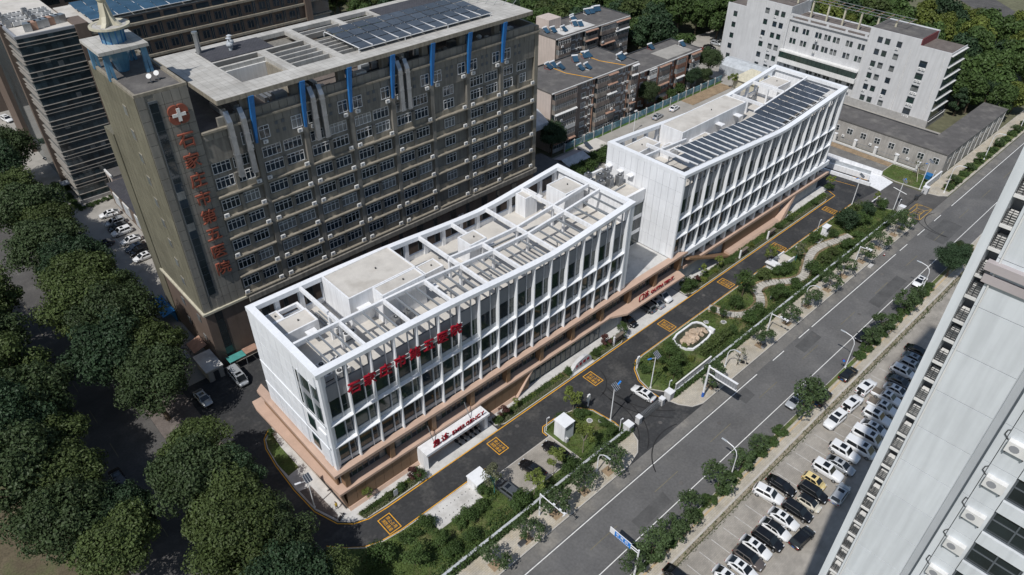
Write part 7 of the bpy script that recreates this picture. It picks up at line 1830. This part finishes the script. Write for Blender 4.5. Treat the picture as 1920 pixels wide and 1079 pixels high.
# small camera posts
for i, (x, y, lb) in enumerate(((61.3, 56.6, 'at the island corner by the drive'), (70.3, 48.0, 'inside the near gate pillar'), (83.7, 48.0, 'inside the far gate pillar'), (153.4, 56.9, 'beside the garden kiosk'), (176.9, 48.2, 'beside the far exit pillar'), (198.2, 48.6, 'behind the notice wall at the far exit'))):
    t = thing('camera_post', 'slim white camera post ' + lb, 'camera pole', (x, y, 0), group='camera posts')
    part('pole', MB().cyl((x, y, .05), (x, y, 3.2), .07, .06, 7), 'lamp_white', t); part('arm', MB().box(x - .05, x + .5, y - .04, y + .04, 3.1, 3.18), 'lamp_white', t); part('camera', MB().box(x + .3, x + .6, y - .1, y + .1, 2.95, 3.1), 'lamp_white', t)
# direction totems
for x, y, lb in ((84.7, 55.9, 'on the lawn tip facing the main entrance'), (70.7, 55.6, 'at the island tip facing the drive')):
    t = thing('sign_totem', 'white post sign ' + lb, 'sign', (x, y, 0))
    part('post', MB().box(x - .12, x + .12, y - .08, y + .08, .1, 2.9), 'lamp_white', t); part('panel', MB().box(x - .45, x + .35, y - .1, y + .1, 1.6, 2.8), 'sign_white', t); part('cap', MB().box(x - .3, x + .25, y - .14, y + .14, 2.9, 3.05), 'lamp_white', t)
t = thing('parking_sign', 'small upright blue-grey sign in the bed at the near corner', 'sign', (34.6, 62.9, 0))
part('panel', MB().box(34.2, 34.9, 62.85, 62.95, .5, 1.8), 'pale_sheet', t); part('post', MB().box(34.5, 34.6, 62.86, 62.94, .1, .5), 'steel', t)
# kiosks
def kiosk(x0, x1, y0, y1, h, label, vent=True):
    t = thing('utility_kiosk', label, 'kiosk', ((x0 + x1) / 2, (y0 + y1) / 2, 0))
    part('body', MB().box(x0, x1, y0, y1, 0, h), 'white_wall', t)
    part('roof', MB().box(x0 - .12, x1 + .12, y0 - .12, y1 + .12, h, h + .15), 'white_panel', t)
    if vent:
        v = part('vent_grille', MB().box(x0 + .3, x1 - .3, y0 - .05, y0, h - .9, h - .2), 'frame_dark', t)
        part('slat', MB().box(x0 + .3, x1 - .3, y0 - .07, y0 - .05, h - .55, h - .5), 'spandrel_grey', v)
        part('cabinet', MB().box(x0 + .1, x0 + .6, y0 - .45, y0 - .001, .1, 1.0), 'off_grey', t)
    return t
kiosk(61.7, 63.9, 52.8, 55.2, 3.6, 'tall white windowed kiosk on the small island'); kiosk(44.3, 46.9, 54.9, 57.3, 1.9, 'low white hut between the concrete pad and the parking bays'); kiosk(152.5, 154.4, 54.5, 55.6, 2.2, 'small white kiosk with a flat cap beside the winding path')
# notice boards
for x, lb in ((86.0, 'left of the outpatient apron'), (129.4, 'first in the long bed'), (141.0, 'second in the long bed')):
    t = thing('notice_board', 'dark timber notice board with white end post, ' + lb, 'notice board', (x + 1.4, 62.95, 0), group='notice boards')
    part('board', MB().box(x + .3, x + 2.6, 62.9, 63.05, .9, 2.1), 'timber', t); part('roof', MB().box(x + .1, x + 2.8, 62.6, 63.3, 2.1, 2.25), 'timber', t)
    part('post', MB().box(x, x + .25, 62.8, 63.15, .1, 2.4), 'lamp_white', t); part('post', MB().box(x + 2.6, x + 2.8, 62.85, 63.1, .1, 2.1), 'timber', t)
# engraved stone
t = thing('engraved_stone', 'pale landscape stone with red engraved characters on a low plinth', 'stone', (77, 62.8, 0))
b = MB(); prof = [(-2.9, 0), (-2.7, .6), (-2.2, 1.2), (-1.4, 1.9), (-.4, 2.3), (.7, 2.5), (1.6, 2.4), (2.2, 1.9), (2.7, 1.2), (2.8, 0)]
rg = random.Random(9); fr_ = [(77 + u, 62.95 + rg.uniform(-.05, .05), .2 + z) for u, z in prof]; bk = [(77 + u * .95, 63.75 + rg.uniform(-.1, .1), .2 + z * .93) for u, z in prof]
b.poly(fr_); b.poly(list(reversed(bk)))
for i in range(len(prof)):
    j = (i + 1) % len(prof); b.poly([fr_[i], bk[i], bk[j], fr_[j]])
part('stone', b, 'pale_rock', t); part('plinth', MB().box(73.8, 80.2, 62.45, 63.95, .05, .22), 'concrete', t)
for i, ch in enumerate('大医精诚'): letter(ch, .72, .06, 'red_sign', t, Matrix.Translation((75.6 + i * .98, 62.88, 1.5 + .06 * i)) @ UPRIGHT)
# rock pool
pool_pts = [(95.0, 55.0), (95.4, 52.7), (96.4, 51.6), (98.6, 51.5), (101.2, 51.6), (103.0, 52.0), (104.0, 53.4), (104.3, 55.2), (103.8, 56.2), (102.8, 56.7), (97.6, 56.7), (95.8, 56.2)]
t = thing('rock_pool', 'garden pool with a white rim beside the drive', 'pool', (99.6, 54, 0))
k = MB(); q = inset(pool_pts, .38)
for i in range(len(pool_pts)):
    j = (i + 1) % len(pool_pts)
    k.hexa([(*pool_pts[i], .05), (*pool_pts[j], .05), (*q[j], .05), (*q[i], .05), (*pool_pts[i], .55), (*pool_pts[j], .55), (*q[j], .55), (*q[i], .55)])
part('rim', k, 'white_wall', t); part('water', MB().poly([(p[0], p[1], .3) for p in q]), 'pond_water', t)
t = thing('rockery', 'pile of tan boulders in the middle of the rock pool', 'rockery', (100, 54, .3))
rg = random.Random(12)
for i in range(46):
    u = rg.uniform(-1, 1); x = 99.8 + u * 3.1; y = 53.9 + rg.uniform(-1.2, 1.2) * (1 - .5 * abs(u)) - u * .1
    s = rg.uniform(.32, .72); z = .3 + max(0, 1.0 - abs(u) - abs(y - 53.9) * .5) * rg.uniform(.2, 1.1)
    part('boulder', cached(('rock', i % 9), lambda: MB().sphere((0, 0, 0), 1, 7, 5, jit=.28, rg=random.Random(i), sq=(1.25, .95, .75)).mesh('boulder', 'rock')), None, t, (x, y, z + .1), rg.uniform(0, 6), (s, s, s * rg.uniform(.7, 1.1)))
single('white_block', MB().box(103.3, 103.9, 51.9, 53.3, .1, 1.1), 'white_wall', 'white rendered block at the end of the rock pool', 'block')
for x, y, r_, lb in ((105.4, 55.0, .55, 'round white well rim beyond the rock pool'), (108.0, 52.6, .6, 'low white ring in the lawn past the rock pool'), (66.6, 51.2, .62, 'pale round manhole in the middle of the island'), (68.4, 53.1, .55, 'pale round manhole by the island kerb'), (69.8, 51.7, .5, 'dark round manhole near the cloud-pruned bush')):
    t = thing('manhole', lb, 'manhole', (x, y, .1)); part('rim', MB().cyl((x, y, .08), (x, y, .2), r_, r_, 16), 'concrete', t); part('cover', MB().cyl((x, y, .2), (x, y, .215), r_ * .68, r_ * .68, 16), 'spandrel_grey', t)
# winding path of slabs
pp = [(109.9, 57.2), (110.4, 55.4), (111.0, 53.3), (112.8, 51.4), (115.4, 50.5), (118.4, 50.7), (120.8, 52.2), (122.3, 53.8), (124.6, 54.1), (127.2, 53.1), (129.8, 51.2), (132.2, 50.0), (134.6, 49.8), (137.0, 50.6), (139.4, 51.5), (142, 52.6), (145, 53.2), (148, 53.0), (151, 52.2), (154, 51.3), (157.2, 50.6)]
t = thing('garden_path', 'winding garden path of pale stone slabs', 'path', (132, 52, .1))
def cat(P, n=6):
    out = []
    for i in range(len(P) - 1):
        p0, p1, p2, p3 = [Vector(P[max(0, min(len(P) - 1, i + d))]) for d in (-1, 0, 1, 2)]
        for s in range(n):
            u = s / n
            out.append(.5 * ((2 * p1) + (p2 - p0) * u + (2 * p0 - 5 * p1 + 4 * p2 - p3) * u * u + (3 * p1 - p0 - 3 * p2 + p3) * u ** 3))
    return out + [Vector(P[-1])]
cv = cat(pp); base = MB(); soil = MB()
for a, c in zip(cv, cv[1:]):
    d = (c - a).normalized(); nn = Vector((-d.y, d.x)) * 1.45
    soil.hexa([(*(a - nn), .05), (*(c - nn), .05), (*(c + nn), .05), (*(a + nn), .05), (*(a - nn), .125), (*(c - nn), .125), (*(c + nn), .125), (*(a + nn), .125)])
part('soil_edge', soil, 'bare_soil', t)
for a, c in zip(cv, cv[1:]):
    d = (c - a).normalized(); nn = Vector((-d.y, d.x)) * .95
    base.hexa([(*(a - nn), .05), (*(c - nn), .05), (*(c + nn), .05), (*(a + nn), .05), (*(a - nn), .15), (*(c - nn), .15), (*(c + nn), .15), (*(a + nn), .15)])
part('bedding', base, 'path_gap', t)
L_ = 0; nxt = 0
slabm = cached(('pslab',), lambda: MB().box(-.33, .33, -.88, .88, 0, .05).mesh('slab', 'path_slab'))
for a, c in zip(cv, cv[1:]):
    d = c - a; l = d.length
    while nxt < L_ + l:
        p = a + d * ((nxt - L_) / l)
        part('slab', slabm, None, t, (p.x, p.y, .145), math.atan2(d.y, d.x) + rng.uniform(-.03, .03)); nxt += .8
    L_ += l
# stepped ramp house
t = thing('stair_entrance', 'white walled stair entrance with an open flight of steps beside the drive', 'stairs', (135, 56, 0))
part('side_wall', MB().box(131.4, 138.4, 57.0, 57.25, 0, 1.1), 'white_wall', t); part('side_wall', MB().box(131.4, 138.4, 54.3, 54.55, 0, 1.1), 'white_wall', t); part('roof', MB().box(130.6, 132.6, 54.0, 57.4, 1.5, 1.7), 'white_wall', t); part('end_wall', MB().box(131.2, 131.39, 54.3, 57.2, 0, 1.5), 'white_wall', t)
for i in range(9): part('step', MB().box(133.4 + i * .52, 133.92 + i * .52, 54.56, 56.99, .0, .1 + .07 * i), 'roof_screed', t)
# white ramp walls at the far end
t = thing('ramp', 'white underground car park ramp with low walls at the far bend of the drive', 'ramp', (187, 63, 0))
part('deck', MB().prism([(183.3, 55.4), (190.2, 55.2), (191.4, 58.8), (190.6, 74), (185.4, 74), (187.0, 60.2), (183.9, 58.6)], .02, .16), 'white_wall', t)
part('side_wall', MB().prism([(186.6, 60.2), (187.0, 60.3), (184.6, 78), (184.2, 78)], 0, 1.5), 'white_wall', t); part('side_wall', MB().prism([(183.7, 58.6), (184.2, 58.6), (181.8, 78), (181.3, 78)], 0, .9), 'white_wall', t)
part('glass_rail', MB().prism([(187.1, 60.4), (187.16, 60.4), (184.76, 78), (184.7, 78)], 1.5, 2.5), 'pale_sheet', t)
part('side_wall', MB().prism([(191.5, 59), (191.8, 59), (190.4, 84), (190.1, 84)], 0, 1.3), 'white_wall', t)
# annex yard wall with pillars
t = thing('annex_fence', 'low railing with white pillars in front of the annex', 'fence', (201.5, 70, 0))
for k in range(7):
    y = 53.5 + 6 * k
    part('pillar', MB().box(201.0, 201.7, y, y + .7, 0, 2.6), 'off_white', t); part('pillar_cap', MB().box(200.9, 201.8, y - .1, y + .8, 2.6, 2.75), 'lamp_white', t)
    if k < 6:
        part('plinth', MB().box(201.2, 201.5, y + .7, y + 6, 0, .5), 'off_white', t)
        for j in range(2): part('rail', MB().box(201.3, 201.4, y + .7, y + 6, 1.0 + .9 * j, 1.08 + .9 * j), 'steel', t)
# small things
single('blue_skip', MB().hexa([(198.6, 49.2, .1), (200.2, 49.2, .1), (200.2, 50.6, .1), (198.6, 50.6, .1), (198.4, 49.0, 1.3), (200.4, 49.0, 1.3), (200.4, 50.8, 1.3), (198.4, 50.8, 1.3)]), 'blue_sheet', 'blue waste container behind the notice wall', 'container')
single('tree_prop', MB().cyl((195.2, 51, .1), (197.6, 52.6, 3.0), .07, .06, 6), 'cream_panel', 'yellow slanting prop under the leaning tree on the far lawn', 'prop')
t = thing('traffic_cone', 'small red and white traffic cone on the road edge', 'cone', (155.4, 41.4, 0)); part('cone', MB().cyl((155.4, 41.4, .05), (155.4, 41.4, .75), .2, .04, 10), 'car_red', t); part('sleeve', MB().cyl((155.4, 41.4, .3), (155.4, 41.4, .5), .15, .1, 10), 'paint_white', t); part('base', MB().box(155.15, 155.65, 41.15, 41.65, 0, .05), 'black_plastic', t)
t = thing('slab_stack', 'stack of pale paving slabs on the road edge', 'slabs', (149, 41.5, 0))
for i in range(4): part('slab', MB().box(148.2 + .05 * i, 149.7 - .04 * i, 41.1, 41.9, .01 + .1 * i, .1 + .1 * i), 'concrete', t)
for x, y, lb in ((43.2, 43.6, 'near end of the hospital pavement'), (107.4, 43.0, 'pavement beyond the gantry'), (144.8, 43.3, 'pavement near the far slab stack'), (104.6, 28.6, 'car park pavement')):
    t = thing('utility_box', 'small dark utility box on the ' + lb, 'utility box', (x, y, 0)); part('body', MB().box(x - .55, x + .55, y - .3, y + .3, .1, .6), 'spandrel_grey', t); part('lid', MB().box(x - .6, x + .6, y - .35, y + .35, .6, .66), 'dark_metal', t)
t = thing('no_parking_sign', 'round red and blue no-parking sign by the pavement lamp', 'sign', (112.6, 29.8, 0)); part('post', MB().cyl((112.6, 29.8, .1), (112.6, 29.8, 2.2), .04, .04, 6), 'steel', t); part('disc', MB().cyl((112.58, 29.8, 2.4), (112.62, 29.8, 2.4), .38, .38, 16), 'car_red', t); part('inner_disc', MB().cyl((112.54, 29.8, 2.4), (112.58, 29.8, 2.4), .28, .28, 16), 'sign_blue', t)
t = thing('memorial_plate', 'white slab with a dark red plaque beside the path', 'plaque', (150, 54, 0)); part('slab', MB().box(148.4, 151.0, 53.9, 55.2, .1, .22), 'concrete', t); part('plaque', MB().box(149.4, 150.3, 54.3, 55.0, .22, .26), 'maroon', t)
for x, y, lb in ((142.2, 56.2, 'small white speaker post beside the clipped ball'), (121.5, 50.2, 'small green and white post by the first path bend')):
    t = thing('garden_post', lb, 'post', (x, y, 0)); part('stem', MB().cyl((x, y, .1), (x, y, .8), .06, .06, 6), 'trunk_wrap', t); part('head', MB().box(x - .15, x + .15, y - .12, y + .12, .8, 1.15), 'lamp_white', t)
for i in range(2):
    for j in range(9): pass
bp = MB()
for r_ in range(2):
    for j in range(10): bp.box(37 + j * .75, 37.1 + j * .75, 54.6 + r_ * 1.6, 54.7 + r_ * 1.6, .13, .2)
o = single('anchor_bolts', bp, 'dark_metal', 'two rows of small anchor bolts on the concrete pad', 'bolts'); o['kind'] = 'stuff'
# utility pole, bottom left
t = thing('utility_pole', 'concrete utility pole with steel cross-arms among the trees at the bottom left', 'pole', (-4.6, 86.6, 0))
part('pole', MB().cyl((-4.6, 86.6, 0), (-4.6, 86.6, 11.5), .2, .13, 10), 'concrete', t)
for z in (10.2, 11.2):
    a = part('cross_arm', MB().box(-6.0, -3.2, 86.45, 86.55, z, z + .1), 'galvanised', t)
    for x in (-5.9, -5.2, -4.0, -3.3): part('insulator', MB().cyl((x, 86.5, z + .1), (x, 86.5, z + .35), .06, .04, 6), 'off_white', a)
t = thing('utility_pole', 'tall leaning pole standing in the woodland at the upper right', 'pole', (287, 92, 0)); part('pole', MB().cyl((287, 92, 0), (289, 93, 17), .22, .14, 8), 'concrete', t); part('cross_arm', MB().box(287.6, 290, 92.8, 93, 15, 15.15), 'galvanised', t)
t = thing('yard_lamp', 'white lamp post with twin floodlights by the mural wall', 'street lamp', (167, 121, 0)); part('pole', MB().cyl((163, 121.5, 0), (163, 121.5, 6.5), .1, .07, 8), 'lamp_white', t); part('floodlight', MB().box(162.5, 162.9, 121.3, 121.7, 6.4, 6.7), 'lamp_white', t); part('floodlight', MB().box(163.1, 163.5, 121.3, 121.7, 6.4, 6.7), 'lamp_white', t)
def person(x, y, a, top, label, lean=.05):
    t = thing('person', label, 'person', (x, y, 0), a); m_ = TR((x, y, .03), a)
    part('body', BODIES[top, lean], None, t, mw=m_)
    part('hair', MB().sphere((lean * .6 - .01, 0, 1.74), .1, 9, 6, sq=(1, .92, .95)), 'black_plastic', t, mw=m_, smooth=True)
person(24.2, 190.5, .8, 'cloth_teal', 'person in a teal top walking on the drive beside the glazed tower')
person(26.6, 67.2, 2.0, 'cloth_yellow', 'person in a tan top beside the near corner of the stone base', .25)
person(31.6, 175.2, .2, 'cloth_dark', 'person in dark clothes at the end of the white sedan by the poster boards')
person(12.4, 84.6, .2, 'cloth_dark', 'person in dark clothes at the kerb of the left street')
# ---------------------------------------------------------------- prototypes leave the scene
for nm, ch in list(PARTS.items()):
    for o in ch:
        bpy.data.objects.remove(o)
    PARTS[nm] = []
for o in [o for o in list(COL.objects) if o.type == 'EMPTY' and o.name in PARTS]:
    bpy.data.objects.remove(o)
